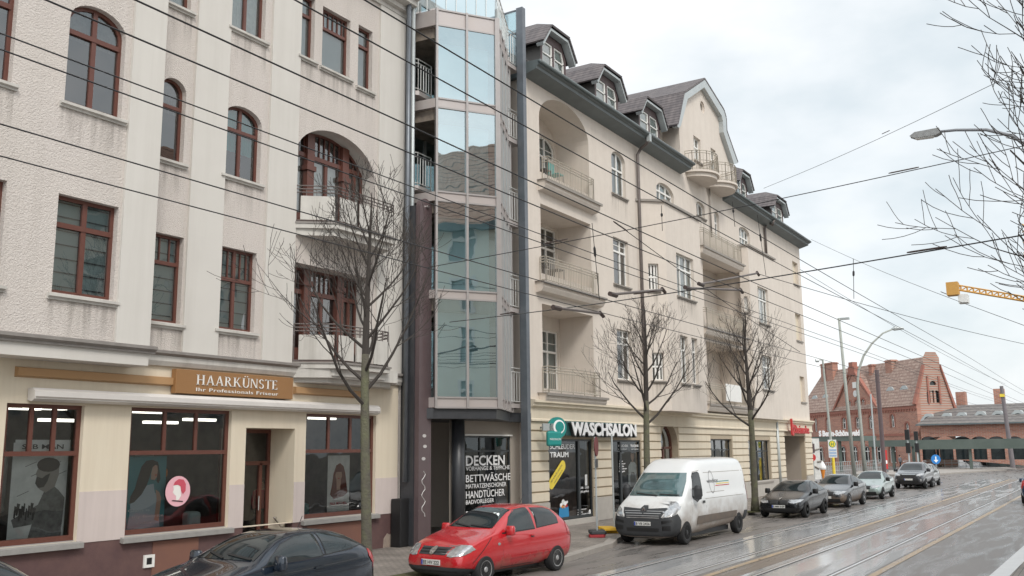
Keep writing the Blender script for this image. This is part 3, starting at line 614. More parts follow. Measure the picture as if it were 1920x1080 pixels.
def poster(name, tl, bl, br, v, label, paint):
    u0, z1 = FL.px(*tl, v); _, z0 = FL.px(*bl, v); u1, _ = FL.px(*br, v); w, h = u1 - u0, z1 - z0
    t = thing(name, FL.w((u0 + u1) / 2, v, z0), label, 'poster'); paint(t, u0, z0, w, h, v); return t
def flat(t, nm, mat, pts, u0, z0, w, h, v, k):
    mb = MB(FL); mb.slab([(u0 + p[0] * w, z0 + p[1] * h) for p in pts], v - .002 * k - .001, v - .002 * k); mb.build(nm, mat, t)
def p1(t, *g):
    flat(t, 'sheet', M['plight'], [(0, 0), (1, 0), (1, 1), (0, 1)], *g, 0)
    flat(t, 'torso', M['pgrey'], [(.35, .0), (.95, .0), (.98, .42), (.86, .5), (.74, .56), (.6, .5), (.5, .36), (.42, .18)], *g, 1)
    flat(t, 'arm', M['pgrey'], [(.05, .22), (.3, .3), (.5, .36), (.56, .28), (.4, .16), (.1, .14)], *g, 2)
    flat(t, 'head', M['sillR'], [(.5, .52), (.62, .48), (.78, .54), (.84, .66), (.84, .78), (.72, .82), (.54, .81), (.46, .74), (.42, .68), (.45, .64)], *g, 3)
    flat(t, 'beard', M['black'], [(.44, .65), (.42, .58), (.48, .53), (.58, .54), (.64, .6), (.68, .68), (.6, .66), (.54, .63)], *g, 4)
    flat(t, 'hair', M['hairD'], circ(.64, .77, .21, .075, 16), *g, 4)
    for k in range(9): a_, b_ = .08 + .04 * k, .24 + .03 * math.sin(k * 2.1); flat(t, 'tattoo', M['black'], [(a_, b_), (a_ + .03, b_ - .01), (a_ + .05 + .02 * math.sin(k), b_ + .11), (a_ + .01, b_ + .12)], *g, 5)
    for k in range(7): a_, b_ = .12 + .11 * k % .8, .45 + .13 * ((k * 3) % 4) / 1.3; flat(t, 'wall_line', M['pgrey'], [(a_, b_), (a_ + .2, b_ + .05), (a_ + .2, b_ + .056), (a_, b_ + .007)], *g, .5)
    flat(t, 'banner', M['plight'], [(.02, .9), (1.02, .9), (1.02, 1.03), (.02, 1.03)], *g, 6)
    u0, z0, w, h, v = g; text_mb(FL, 'SEB MAN', u0 + w * .14, z0 + h * .935, h * .05, v - .016, .001, width=w * .75, bold=.02).build('lettering', M['platec'], t)
poster('barber_poster', (26, 830), (8, 1018), (118, 1005), .35, 'tall black and white poster of a bearded man in the left shop window', p1)
def p2(t, *g):
    flat(t, 'sheet', M['pteal'], [(0, 0), (1, 0), (1, 1), (0, 1)], *g, 0)
    flat(t, 'blouse', M['pblue'], [(.05, 0), (.9, 0), (.84, .25), (.86, .42), (.72, .5), (.68, .62), (.5, .6), (.36, .5), (.12, .42), (.1, .2)], *g, 1)
    flat(t, 'arm', M['skin'], [(.74, .12), (.86, .1), (.9, .42), (.84, .5), (.74, .54), (.78, .4)], *g, 2)
    flat(t, 'hair', M['hairD'], [(.08, .36), (.2, .38), (.38, .48), (.5, .6), (.56, .7), (.62, .84), (.72, .88), (.8, .86), (.76, .92), (.62, .95), (.46, .94), (.34, .86), (.26, .7), (.2, .56), (.1, .46)], *g, 3)
    flat(t, 'face', M['skin'], [(.6, .68), (.7, .67), (.76, .72), (.79, .79), (.77, .86), (.7, .88), (.63, .85), (.6, .76)], *g, 4)
    flat(t, 'lock', M['hairD'], [(.74, .66), (.8, .62), (.85, .68), (.82, .78), (.78, .88), (.74, .9), (.77, .8)], *g, 5)
    flat(t, 'lips', M['redp'], circ(.72, .74, .03, .008, 8), *g, 6)
    u0, z0, w, h, v = g
    for k, s in enumerate(('Glam is', 'my favorite', 'color')): text_mb(FL, s, u0 + w * (.05 + .12 * k), z0 + h * (.25 - .085 * k), h * .038, v - .016, .001, width=w * (.55, .8, .4)[k]).build('lettering', M['plight'], t)
poster('woman_poster', (241, 856), (238, 996), (306, 992), .3, 'teal poster of a woman with long dark hair in the middle shop window', p2)
def p3(t, *g):
    flat(t, 'sheet', M['plight'], [(0, 0), (1, 0), (1, 1), (0, 1)], *g, 0)
    flat(t, 'hair', M['hairR'], [(.12, .3), (.3, .22), (.5, .24), (.72, .26), (.92, .32), (.86, .5), (.8, .68), (.72, .8), (.55, .86), (.38, .82), (.26, .66), (.2, .46)], *g, 1)
    flat(t, 'face', M['skin'], circ(.5, .64, .15, .1, 14), *g, 2); flat(t, 'fringe', M['hairR'], [(.32, .66), (.4, .7), (.62, .7), (.7, .66), (.68, .78), (.5, .82), (.34, .78)], *g, 3)
    flat(t, 'lips', M['redp'], circ(.5, .585, .04, .01, 8), *g, 3); flat(t, 'neck', M['skin'], [(.42, .38), (.58, .38), (.6, .56), (.4, .56)], *g, 1.5)
    u0, z0, w, h, v = g
    text_mb(FL, 'PAUL MITCHELL', u0 + w * .12, z0 + h * .12, h * .045, v - .012, .001, width=w * .76, bold=.03).build('lettering', M['redp'], t)
poster('red_hair_poster', (615, 854), (615, 960), (654, 957), .3, 'narrow poster of a woman with long red hair in the right shop window', p3)
u, z = FL.px(334, 921, .09); st = thing('round_sticker', FL.w(u, .1, z - .35), 'round pink sticker with a red line drawing of a head on the middle shop window', 'sticker')
r_ = .33; q = lambda pts: [(u + p[0] * r_, z + p[1] * r_) for p in pts]
MB(FL).slab(q(circ(0, 0, 1, 1, 32)), .095, .098).build('disc', M['pink'], st)
MB(FL).slab(q([(-.15, -.3), (-.3, -.2), (-.42, -.05), (-.36, .1), (-.4, .35), (-.2, .5), (.1, .45), (.2, .1), (.25, -.3), (.1, -.55), (-.12, -.6)]), .091, .093).build('face', M['letter'], st)
MB(FL).slab(q([(-.4, .4), (-.3, .62), (.0, .8), (.4, .75), (.6, .45), (.6, .0), (.4, -.2), (.25, .0), (.2, .3), (-.05, .42)]), .087, .089).build('hair', pm('sticker red', (.55, .08, .12), .5), st)
MB(FL).slab(q([(-.5, -.62), (.4, -.72), (.45, -.66), (-.4, -.56)]), .087, .089).build('stroke', M['hairD'], st)
# ============================================================ GLASS STAIR BAY HOUSE BETWEEN THE TWO OLD HOUSES
YR = 16.7; FR = Fr(0, YR); YT = 18.3; FT = Fr(0, YT)
hT = thing('glass_bay_house', (26, 20, 0), 'narrow modern house with a faceted glass bay between the two old houses', 'house')
F0 = Fr(0, 16.6); ub = F0.px(816, 400)[0]
FF = Fr(ub, 16.6, R(-35)); uD = FF.px(933, 400)[0]
FD = FF.sub(uD, 0, R(60)); uE_ = FD.px(956, 400)[0]
uE_ = min(max(uE_, 2.2), 3.6)
Zr = [FF.px(822, y)[1] for y in (18, 47, 184, 201, 359, 376, 543, 559, 745, 764)]
u0Rx = FR.px(990, 600)[0]
tl = F0.px(780, 300)[0]; tr = FR.px(985, 400)[0]
topz_ = Zr[0]
# body behind the bay
FTu = (uR + .02, u0Rx - .02)
mb = MB(FT); mb.box(FTu[0], FTu[1], 0, .3, Zr[9], topz_ - .05); mb.build('wall', M['alu'], hT)
mb = MB(FT); mb.box(FTu[0], FTu[1], .3, 9, Zr[9], topz_ - .1); mb.build('body', M['panel'], hT)
FT2 = Fr(0, 17.35); pB = FF.w(0, 0, 0); pD = FF.w(uD, 0, 0); pE = FD.w(uE_, 0, 0)
plan = [(tl + .0, YT - .02), (pB.x - .15, YT - .02 - .4), (pB.x, pB.y), (pD.x, pD.y), (pE.x, pE.y), (pE.x - .05, YT - .02)]
ins_ = [(p[0] + (0.12 if k < 3 else -.1), p[1] + .18) for k, p in enumerate(plan)]
for k in range(0, 10, 2):                       # floor/spandrel boxes
    mb = MB(); mb.prism(plan, Zr[k + 1] if k < 9 else 0, Zr[k]) if k < 8 else mb.prism(plan, Zr[9], Zr[8]); mb.build('spandrel', M['panel'], hT)
for k in range(0, 8, 2): MB().prism(ins_, Zr[k + 1] - .35, Zr[k + 1] + .02).build('floor_slab', M['roomL'], hT)
def mull(fr, u, z0, z1, w=.05, d=.07): return MB(fr).box(u - w, u + w, -d, .06, z0, z1)
for fr, us, nm in ((FF, (0.03, uD * .50, uD - .03), 'mullion'), (FD, (uE_ * .28, uE_ * .52, uE_ * .76, uE_ - .03), 'mullion')):
    for u in us: mull(fr, u, Zr[9] - .02, Zr[0] + .03, .035 if fr is FF else .035).build(nm, M['alu'], hT)
MB(FF).box(uD - .02, uD + .1, -.05, .08, Zr[9] - .03, Zr[0] + .05).build('corner_post', M['alu'], hT)
for fr, a, b in ((FF, .0, uD), (FD, 0, uE_)):
    for z in Zr: MB(fr).box(a, b, -.035, .02, z - .025, z + .025).build('transom', M['alu'], hT)
n_ = 0
for k in (1, 3, 5, 7):
    for a, b in ((.05, uD * .5 - .03), (uD * .5 + .03, uD - .04)):
        p = MB(FF); tilt = rnd.uniform(-.02, .02)
        p.poly([(a, .0, Zr[k + 1] + .03), (b, tilt * .5, Zr[k + 1] + .03), (b, tilt, Zr[k] - .03), (a, tilt * .5, Zr[k] - .03)]); p.build('pane', M['glassT'], hT)
    for a, b in ((0.05, uE_ * .27), (uE_ * .29, uE_ * .51), (uE_ * .53, uE_ * .75), (uE_ * .77, uE_)):
        MB(FD).poly([(a, 0, Zr[k + 1] + .03), (b, 0, Zr[k + 1] + .03), (b, 0, Zr[k] - .03), (a, 0, Zr[k] - .03)]).build('pane', M['glassT'], hT)
    c = MB(FF); c.box(.15, uD - .1, .5, .53, Zr[k + 1] + .05, Zr[k] - .06); c.build('curtain', pm('pale reflection blind', (.62, .72, .72), .8, var=(.7, .6, (.42, .52, .53))), hT)  # sheet behind the panes, paled so its colour carries part of the mirrored brightness
# left niche: french window, slab and rail on two visible floors, same below
FN = Fr(0, 17.25)
def niche(fr, ua, ubb, zs, rt, win, back):
    b = MB(fr); b.prism([(ua, 1.0), (ua, .25), ((ua + ubb) / 2 - .2, -.02), (ubb, .0), (ubb, 1.0)], zs - .14, zs); o = b.build('balcony', M['panel'], hT)
    railing(fr, o, [(ua, .22), ((ua + ubb) / 2 - .2, .02), (ubb, .04)], zs, rt, M['railw'], sp=.14, tops=(0, .13))
    return o
ua, ubb = FN.px(777, 200)[0], FN.px(806, 200)[0]
zl = [FN.px(790, y)[1] for y in (173, 350)]; zl += [zl[1] - (zl[0] - zl[1]), zl[1] - 2 * (zl[0] - zl[1])]
for z in zl:
    niche(FN, ua - .1, ubb + .12, z, z + 1.05, None, None)
    window(FT, hT, FT.px(772, 200)[0], FT.px(806, 200)[0] + .25, z + .02, z + 2.3, v=-.1, fm='alu', gl='glassT', mull=(.5,), trans=(), w=.08, sill=None, curt='blind', name='french_window')
FQ = Fr(0, 16.6); ua, ubb = FQ.px(953, 400)[0], FQ.px(976, 400)[0]
for (y, yr) in ((124, 62), (262, 208), (417, 354), (578, 516), (757, 690)):
    z = FQ.px(965, y)[1]; zt = FQ.px(965, yr)[1]
    niche(FQ, ua - .45, ubb, z, zt, None, None)
    window(FT2, hT, pE.x + .12, u0Rx - .2, z + .02, z + 2.35, v=-.1, fm='alu', gl='glassT', mull=(.5,), trans=(), w=.08, sill=None, curt='curtain', name='french_window')
# big steel columns and pipes at both edges
uc = Fr(0, 16.42).px(983, 400)[0]; zT = Fr(0, 16.42).px(978, 17)[1]
MB(Fr(0, 16.42)).box(uc - .16, uc + .05, -.12, .14, .12, zT).build('edge_column', M['steel'], hT)
MB(Fr(0, 16.42)).tube([(uc + .15, .02, .15), (uc + .15, .02, zT)], .065, 10).build('downpipe', M['steel'], hT)
MB(FT2).box(pE.x - .6, u0Rx - .02, .02, .4, Zr[9], topz_ - .3).build('niche_wall', M['plum'], hT)
g = MB(); qx = Fr(0, 16.42).w(uc - .1, 0, 0); ze = Fr(0, 16.42).px(975, 18)[1]; z2_ = Fr(0, 16.42).px(975, 100)[1]
for (a, b) in ((ze, ze - (ze - z2_) * .5), (ze - (ze - z2_) * .53, z2_ - .6)): g.box(qx.x - .03, qx.x + .0, 16.6, 18.6, b, a)
g.build('glass_screen', M['glassC'], hT)
g = MB()
for z in (ze, ze - (ze - z2_) * .515): g.box(qx.x - .04, qx.x + .01, 16.6, 18.6, z - .02, z + .03)
for y in (17.2, 17.9): g.box(qx.x - .045, qx.x - .035, y - .02, y + .02, z2_ - .6, ze)
g.build('screen_frame', M['steel'], hT)
ul = F0.px(759, 400)[0]
MB(Fr(0, 17.35)).box(FL.px(757, 400)[0], FL.px(757, 400)[0] + .2, -.1, .8, .12, 16.6).build('edge_column', M['steelD'], hT)
a = Fr(0, 17.2).px(763, 500)[0]; b = Fr(0, 17.2).px(772, 500)[0]
for u, r_, mm in ((a, .075, 'steel'), (b, .06, 'zincL')): MB(Fr(0, 17.2)).tube([(u, .0, 1.9), (u, 0, 18)], r_, 12).build('downpipe', M[mm], hT, smooth=True)
MB(Fr(0, 17.1)).box(Fr(0, 17.1).px(751, 960)[0], Fr(0, 17.1).px(781, 960)[0], -.0, .35, .12, Fr(0, 17.1).px(760, 935)[1]).build('pipe_guard', M['black'], hT, bevel=.02)
# terrace guard on top of the bay, set-back storey
mb = MB()
for k in range(1, 4):
    p0, p1 = Vector((*plan[k], 0)), Vector((*plan[k + 1], 0)); n = max(2, int((p1 - p0).length / .3))
    for i in range(n + 1):
        q_ = p0 + (p1 - p0) * (i / n); mb.tube([(q_.x, q_.y, Zr[0]), (q_.x, q_.y, Zr[0] + 1.1)], .014, 5, False)
    mb.tube([(p0.x, p0.y, Zr[0] + 1.1), (p1.x, p1.y, Zr[0] + 1.1)], .025, 6)
mb.build('terrace_rail', M['railw'], hT)
for k in range(1, 4):
    p0, p1 = plan[k], plan[k + 1]; MB().poly([(p0[0], p0[1] + .05, Zr[0] + .05), (p1[0], p1[1] + .05, Zr[0] + .05), (p1[0], p1[1] + .05, Zr[0] + 1.0), (p0[0], p0[1] + .05, Zr[0] + 1.0)]).build('guard_glass', M['glassC'], hT)
mb = MB(FT); mb.box(FTu[0], FTu[1], 1.2, 8, topz_ - .1, topz_ + 2.6); mb.build('set_back_storey', M['panel'], hT)
for k in range(3):
    a = FTu[0] + .5 + k * 1.4; window(Fr(0, YT + 1.2), hT, a, a + 1.15, topz_, topz_ + 2.2, v=-.06, fm='alu', gl='glassT', mull=(.5,), trans=(), w=.07, sill=None, name='terrace_window', curt='darkc')
# underside and ground floor
tlb = F0.px(807, 780)[0]; zB = Zr[9]; mb = MB(); mb.prism([(tlb, YT + .5), (tlb, 16.9), (pB.x, pB.y + .06), (pD.x - .02, pD.y + .08), (pE.x, pE.y + .05), (u0Rx - .05, 16.6), (u0Rx - .05, YT + .5)], zB - .32, zB - .02); mb.build('beam', M['steelD'], hT)
zB -= .32
FG = Fr(0, 17.1); w0_ = FG.px(871, 850)[0]; w1_ = FG.px(957, 850)[0]; zw = FG.px(880, 817)[1]; z0w = .45
pw = FG.px(846, 900)[0]
mb = MB(FG); mb.wall([(pw - .1, .12), (u0Rx - .02, .12), (u0Rx - .02, zB), (pw - .1, zB)], [outline(w0_, w1_, z0w, zw)], 0, .12); mb.build('ground_floor_wall', pm('taupe plaster', (.38, .335, .29), .85, var=(1.5, .4, (.32, .28, .24))), hT)
gl_ = FG.px(790, 900)[0]
mb = MB(FG); gz = FG.px(820, 848)[1]; mb.box(uR, pw, .85, 1.0, gz, zB); mb.build('gate_lintel', MATS['taupe plaster'], hT)
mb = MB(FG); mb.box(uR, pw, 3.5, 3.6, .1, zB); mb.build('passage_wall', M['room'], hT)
gt = MB(FG); n = 15
for k in range(n + 1):
    u = uR + .5 + (pw - uR - .55) * k / n; gt.box(u - .018, u + .018, .8, .84, .2, gz - .03)
for z in (.2, 1.25, gz - .06): gt.box(uR + .45, pw, .795, .845, z, z + .06)
gt.tube([(uR + .5, .77, gz - 1.2), (pw - .05, .77, gz - .1)], .02, 5); gt.build('gate', M['gateM'], hT)
cu_ = Fr(0, 16.85).px(859, 850)[0]; MB(Fr(0, 16.85)).lathe([(.2, .12), (.2, zB)], (cu_, 0, 0), 20).build('round_column', M['steelD'], hT, smooth=True)
f = MB(FG); f.ring(outline(w0_, w1_, z0w, zw), outline(w0_ + .06, w1_ - .06, z0w + .06, zw - .06), .02, .09)
zt = FG.px(880, 846)[1]; f.box(w0_, w1_, .015, .08, zt - .03, zt + .03)
for k in (1, 2): u = w0_ + (w1_ - w0_) * k / 3; f.box(u - .028, u + .028, .02, .08, z0w, zw)
o = f.build('shop_window', M['anth'], hT); MB(FG).poly([(w0_, .05, z0w), (w1_, .05, z0w), (w1_, .05, zw), (w0_, .05, zw)]).build('pane', M['glassS'], o)
MB(FG).box(w0_, w1_, .5, .52, z0w, zw).build('blind', pm('dark backing', (.05, .052, .055), .8), o)
MB(FG).box(w0_ - .05, w1_ + .05, -.06, 0, zw + .003, zw + .05).build('blind_box', M['white'], o)
u0 = FG.px(874, 870)[0]
for s, y, hpx, x1, bo in (('DECKEN', 873, 19, 947, .03), ('VORHÄNGE & TEPPICHE', 882.5, 8, 956, .01), ('BETTWÄSCHE', 904, 14, 958, .012), ('MATRATZENSCHONER', 916, 8.5, 950, .01), ('HANDTÜCHER', 934.5, 14, 947, .012), ('BADVORLEGER', 945.5, 8, 927, .01), ('DAUNEN-', 972, 14, 925, .012), ('JACKEN', 988, 12, 917, .012)):
    _, zb1 = FG.px(880, y); h_ = FG.px(880, y - hpx)[1] - zb1
    text_mb(FG, s, u0, zb1, h_, .012, .002, bold=bo, width=FG.px(x1, y)[0] - u0).build('lettering', M['letW'], o)
MB(Fr(0, 17.0)).box(Fr(0, 17.0).px(960, 780)[0], Fr(0, 17.0).px(969, 780)[0], -.2, 0, Fr(0, 17.0).px(962, 786)[1], Fr(0, 17.0).px(962, 775)[1]).build('flood_lamp', M['zincL'], hT)

# plum coloured steel bracket column with the rounded head, standing at the kerb side of the passage
FP = Fr(0, 16.9); a, b = FP.px(779, 600)[0], FP.px(804, 600)[0]; zt = FP.px(790, 372)[1]
t = thing('steel_column', FP.w((a + b) / 2, 0, .12), 'plum painted flat steel column with rounded head beside the glass bay', 'column')
w_ = b - a; prof = [(a + w_ * .1, .12), (b, .12)] + [(a + w_ * .55 + w_ * .45 * math.cos(R(k * 15)), zt - w_ * .45 + w_ * .45 * math.sin(R(k * 15))) for k in range(13)]
MB(FP).slab([p for p in prof], -.1, .06).build('flange', M['plum'], t)
MB(FP).box(a + w_ * .02, a + w_ * .35, .062, .5, .12, zt - .25).build('web', M['steelD'], t)
MB(FP).lathe([(.05, 0), (.05, .05)], (a + w_ * .62, -.16, zt - .25), 10, 'y').build('bolt', M['chrome'], t)
gr = MB(FP)
for k, (sx, sz) in enumerate(((.5, 3.2), (.55, 2.9), (.45, 2.55))): gr.slab(circ(a + w_ * sx, sz, .09, .05, 9), -.104, -.101)
pts = [(a + w_ * .45 + .09 * math.sin(k * 1.4), 2.2 - k * .085) for k in range(16)]
for p, q in zip(pts, pts[1:]): gr.tube([(p[0], -.103, p[1]), (q[0], -.103, q[1])], .014, 4)
gr.build('graffiti', pm('chalk paint', (.5, .48, .47), .8), t)
# ============================================================ RIGHT HOUSE (launderette on the ground floor)
hR = thing('apartment_house', (45, YR + 5, 0), 'pink cream apartment house with loggias, tiled dormers and a curved gable over the launderette', 'house')
u0R = FR.px(990, 600)[0]; u1R = FR.px(1513, 700)[0]
zLd = FR.px(1000, 750)[1]; EV = -.7; zG = FR.px(987, 95, EV)[1]; zW = zG - .5
holes = []; jobs = []
def aw_(tl, bl, br, rise=0, **k):
    a = W4(FR, tl, bl, br)
    if rise: a = (a[0], a[1], a[2], a[3] + rise * .9)
    holes.append(outline(*a, rise)); jobs.append((a, rise, k)); return a
WK = dict(fm='white', sill='sillR', w=.08)
# column 2
a2 = aw_((1147, 292), (1147, 360), (1174, 373), .35, mull=(.55,), trans=(.6,), tops=0, curt='blind')
a2b = aw_((1150, 443), (1151, 531), (1180, 538), mull=(.6,), trans=(.72,), curt='darkc', hbar=(.86,))
a2c = aw_((1157, 616), (1158, 711), (1186, 713), mull=(.6,), trans=(.72,), curt='darkc', hbar=(.86,))
# above bay 2
a3 = aw_((1230, 350), (1232, 375), (1264, 390), .42, mull=(.33, .66), trans=(.55,), curt='curtain')
a4 = aw_((1306, 382), (1306, 402), (1322, 411), .22, mull=(.5,), trans=(), curt='darkc')
a5_ = aw_((1386, 430), (1387, 462), (1407, 470), .3, mull=(.4, .7), trans=(.5,), curt='curtain')
# gable windows
a6_ = aw_((1300, 253), (1302, 300), (1315, 305), trans=(.6,), curt='curtain'); a7_ = aw_((1332, 276), (1335, 325), (1344, 330), trans=(.6,), curt='curtain')
# blind niches near the corner
cn = []
for tl, bl, br in (((1486, 489), (1487, 531), (1498, 536)), ((1491, 587), (1493, 637), (1504, 641)), ((1499, 705), (1502, 753), (1511, 755))):
    a = W4(FR, tl, bl, br); cn.append(a); holes.append(outline(*a))
# loggias column 1 and 2
L1 = []
uA0, uA1 = FR.px(1015, 500)[0], FR.px(1109, 500)[0]
zf4, zf3, zf2 = FR.px(1013, 322)[1], FR.px(1016, 512)[1], FR.px(1022, 728)[1]
zt4, zt3, zt2 = FR.px(1052, 207)[1] + .35, FR.px(1017, 383)[1], FR.px(1020, 570)[1]
L1 = [(uA0, uA1, zf4, zt4, 1.1), (uA0, uA1, zf3, zt3, 0), (uA0, uA1, zf2, zt2, 0)]
uB0, uB1 = FR.px(1320, 560)[0], FR.px(1393, 560)[0]
zg4, zg3, zg2 = FR.px(1320, 452)[1], FR.px(1326, 606)[1], FR.px(1330, 752)[1]
L2_ = [(uB0, uB1, zg3, FR.px(1322, 477)[1], 0), (uB0, uB1, zg2, FR.px(1327, 640)[1], 0)]
for a in L1 + L2_: holes.append(outline(*a, n=20) if a[4] else outline(*a[:4]))
dA = aw_((1338, 402), (1342, 445), (1350, 450), .25, mull=(.5,), trans=(.6,), curt='curtain', sill=None)
G = lambda x, y, v=0: FR.px(x, y, v)
gab = [G(1273, 236), G(1286, 183), G(1319, 163), G(1352, 227), G(1356, 248), G(1375, 307)]
outer = [(u0R, zLd), (u1R, zLd), (u1R, zW + .1), (FR.px(1379, 330)[0], zW + .1)] + gab[::-1] + [(gab[0][0], zW + .1), (u0R, zW + .1)]
ru, rz = FR.px(1317, 201); holes.append(circ(ru, rz, .33, .33, 20))
mb = MB(FR); mb.wall(outer, holes, 0, .22); mb.build('wall', M['wallR'], hR)
MB(FR).poly([(p[0], .15, p[1]) for p in circ(ru, rz, .33, .33, 20)]).build('round_niche', M['sillR'], hR)
f = MB(FR); f.ring(circ(ru, rz, .33, .33, 20), circ(ru, rz, .25, .25, 20), .08, .14); f.build('round_frame', M['wallR'], hR)
for a, r_, k in jobs: window(FR, hR, *a, r_, **{**WK, **k})
for a in cn: MB(FR).poly([(x, .2, z) for x, z in outline(*a)]).build('blind_niche', M['cream'], hR); MB(FR).box(a[0] - .05, a[1] + .1, -.08, .1, a[2] - .09, a[2]).build('sill', M['sillR'], hR)
# loggia interiors
for i, a in enumerate(L1 + L2_):
    d = 1.5; q = outline(*a, n=20) if a[4] else outline(*a[:4]); n = len(q); mb = MB(FR)
    A = [mb.pt(p[0], .22, p[1]) for p in q]; B = [mb.pt(p[0], d, p[1]) for p in q]
    for k in range(n): mb.face((A[k], A[(k + 1) % n], B[(k + 1) % n], B[k]))
    fb = Fr(0, YR + d)
    if i < 3: ww = (max(a[0] + .02, fb.px(1014, 500)[0] - .2), min(fb.px(1050, 500)[0], a[1] - .1), a[2] + .02, min(a[2] + 2.45, a[3] - .1))
    else: ww = (a[0] + .25, a[0] + 1.5, a[2] + .02, min(a[2] + 2.3, a[3] - .1))
    r_ = .5 if a[4] else 0
    mb.fr = fb; mb.wall(q, [outline(*ww, r_)], 0, .15); mb.build('loggia', M['wallR'], hR)
    window(fb, hR, *ww, r_, v=.08, **{**WK, 'sill': None}, mull=(.5,), trans=(.66,), curt='darkc' if i % 2 else 'blind', hbar=(.33, .8), name='balcony_door')
    if i in (1, 2, 4, 3):
        pu = a[0] + (a[1] - a[0]) * (.52 if i < 3 else .35); MB(fb).tube([(pu, -.1, a[2]), (pu, -.1, a[3])], .06, 8).build('downpipe', M['pipe'], hR, smooth=True)
# balcony slabs in front of the loggias
def slab_bal(u0, u1, z, pr, h=.24, rail=None, ext=.35):
    b = MB(FR); b.extr([(0, z), (-pr, z), (-pr, z - .09), (-pr + .03, z - .09), (-pr + .03, z - .09 - h * .4), (-pr + .12, z - .09 - h), (0, z - .14 - h)], u0, u1)
    o = b.build('balcony', M['wallR'], hR)
    c = MB(FR); c.extr([(-.0, z + .03), (-pr - .05, z + .01), (-pr - .05, z - .08), (-pr - .002, z - .08), (-pr - .002, z + .003), (0, z + .003)], u0 - .06, u1 + .06); c.build('slab_cap', M['sillR'], o)
    if rail: railing(FR, o, [(u0 + .3, -.03), (u0 + .3, -pr + .1), (u1 - ext, -pr + .1), (u1 - ext, -.03)], z + .03, rail, M['railc'], sp=.125, tops=(0, .1, .2), r=.012)
    return o
pr = .36
for (tl, br, yr) in (((1006, 332), (1128, 383), 288), ((1002, 524), (1137, 560), 480), ((1007, 735), (1140, 744), 690)):
    u0 = FR.px(tl[0], tl[1], 0)[0]; z = FR.px(tl[0] + 14, tl[1] + 1, -pr)[1]; u1 = FR.px(*br, -pr)[0]; zr = FR.px(1020, yr, -pr)[1]
    slab_bal(u0 + .08, u1 - .05, z, pr, rail=max(zr, z + .95), ext=.42)
pr = .5
for (tl, br, yr) in (((1319, 460), (1396, 496), 426), ((1325, 612), (1404, 638), 577), ((1331, 757), (1420, 764), 718)):
    u0 = FR.px(tl[0], tl[1], -pr)[0]; z = FR.px(*tl, -pr)[1]; u1 = FR.px(*br, -pr)[0]
    slab_bal(u0 + .05, u1, z, pr, rail=z + 1.0, ext=.2)
# bays
def bay(x_wall, x_c, x_r, pr, ztop_px, zbot, front, side):
    ua = FR.px(x_wall, 600)[0]; fb = Fr(0, YR - pr); uc = fb.px(x_c, 560)[0]; ur = fb.px(x_r, 560)[0]; zt = fb.px(*ztop_px)[1]
    fs = Fr(ua, YR, math.atan2(-pr, uc - ua)); Ls = math.hypot(uc - ua, pr)
    hf = []; hsd = []; js = []
    for tl, bl, br, k in front: a = W4(fb, tl, bl, br); hf.append(outline(*a)); js.append((fb, a, k))
    for tl, bl, br, k in side: a = W4(fs, tl, bl, br); hsd.append(outline(*a)); js.append((fs, a, k))
    m = MB(fb); m.wall([(uc, zbot), (ur, zbot), (ur, zt), (uc, zt)], hf, 0, .2); m.fr = fs; m.wall([(0, zbot), (Ls, zbot), (Ls, zt), (0, zt)], hsd, 0, .2)
    m.fr = WORLD; m.poly([(ur, YR - pr, zbot), (ur + .02, YR, zbot), (ur + .02, YR, zt), (ur, YR - pr, zt)]); m.poly([(ua, YR, zbot), (uc, YR - pr, zbot), (ur, YR - pr, zbot), (ur, YR, zbot)])
    o = m.build('bay', M['wallR'], hR)
    c = MB(); c.prism([(ua - .1, YR), (uc - .06, YR - pr - .1), (ur + .1, YR - pr - .1), (ur + .1, YR)], zt, zt + .1); c.build('bay_roof', M['sillR'], o)
    for fr, a, k in js: window(fr, hR, *a, **{**WK, **k})
    return uc, ur, zt
bay(1200, 1252, 1317, .95, (1252, 383), zLd - .1,
    [((1268, 473), (1270, 552), (1303, 565), dict(mull=(.33, .66), trans=(.66,), curt='curtain')),
     ((1275, 628), (1278, 717), (1293, 719), dict(mull=(.5,), trans=(.7,), curt='curtain')), ((1297, 633), (1299, 719), (1311, 721), dict(mull=(.5,), trans=(.7,), curt='darkc'))],
    [((1215, 494), (1217, 543), (1236, 544), dict(mull=(.36, .68), trans=(.5,), curt='darkc', sillx=.08)), ((1222, 661), (1224, 712), (1246, 714), dict(mull=(.36, .68), trans=(.5,), curt='darkc', sillx=.08))])
bay(1391, 1407, 1455, .5, (1407, 464), zLd - .1,
    [((1421, 536), (1423, 603), (1443, 610), dict(mull=(.35, .7), trans=(.66,), curt='curtain')), ((1428, 665), (1430, 728), (1450, 732), dict(mull=(.35, .7), trans=(.66,), curt='darkc'))],
    [((1381 + 14, 556), (1382 + 14, 583), (1403, 585), dict(mull=(.5,), trans=(.5,), curt='darkc', sillx=.02))])
# small round gable balconies
for (x0, x1, yt, yb) in ((1301, 1335, 297, 330), (1336, 1368, 318, 350)):
    u0, u1 = FR.px(x0, yb, -.4)[0], FR.px(x1, yb, -.4)[0]; z = FR.px(x0, yb)[1]; c = (u0 + u1) / 2 - .15; r_ = (u1 - u0) / 2
    b = MB(FR); b.prism(circ(c, 0, r_, r_ * .95, 14, 180, 360), z - .1, z); b.prism(circ(c, 0, r_ * .9, r_ * .85, 14, 180, 360), z - .3, z - .1); o = b.build('round_balcony', M['wallR'], hR)
    railing(FR, o, circ(c, 0, r_ * .96, r_ * .9, 10, 180, 360), z, z + 1.0, M['railc'], sp=.16, tops=(0, .12, .5), post=0, r=.013)
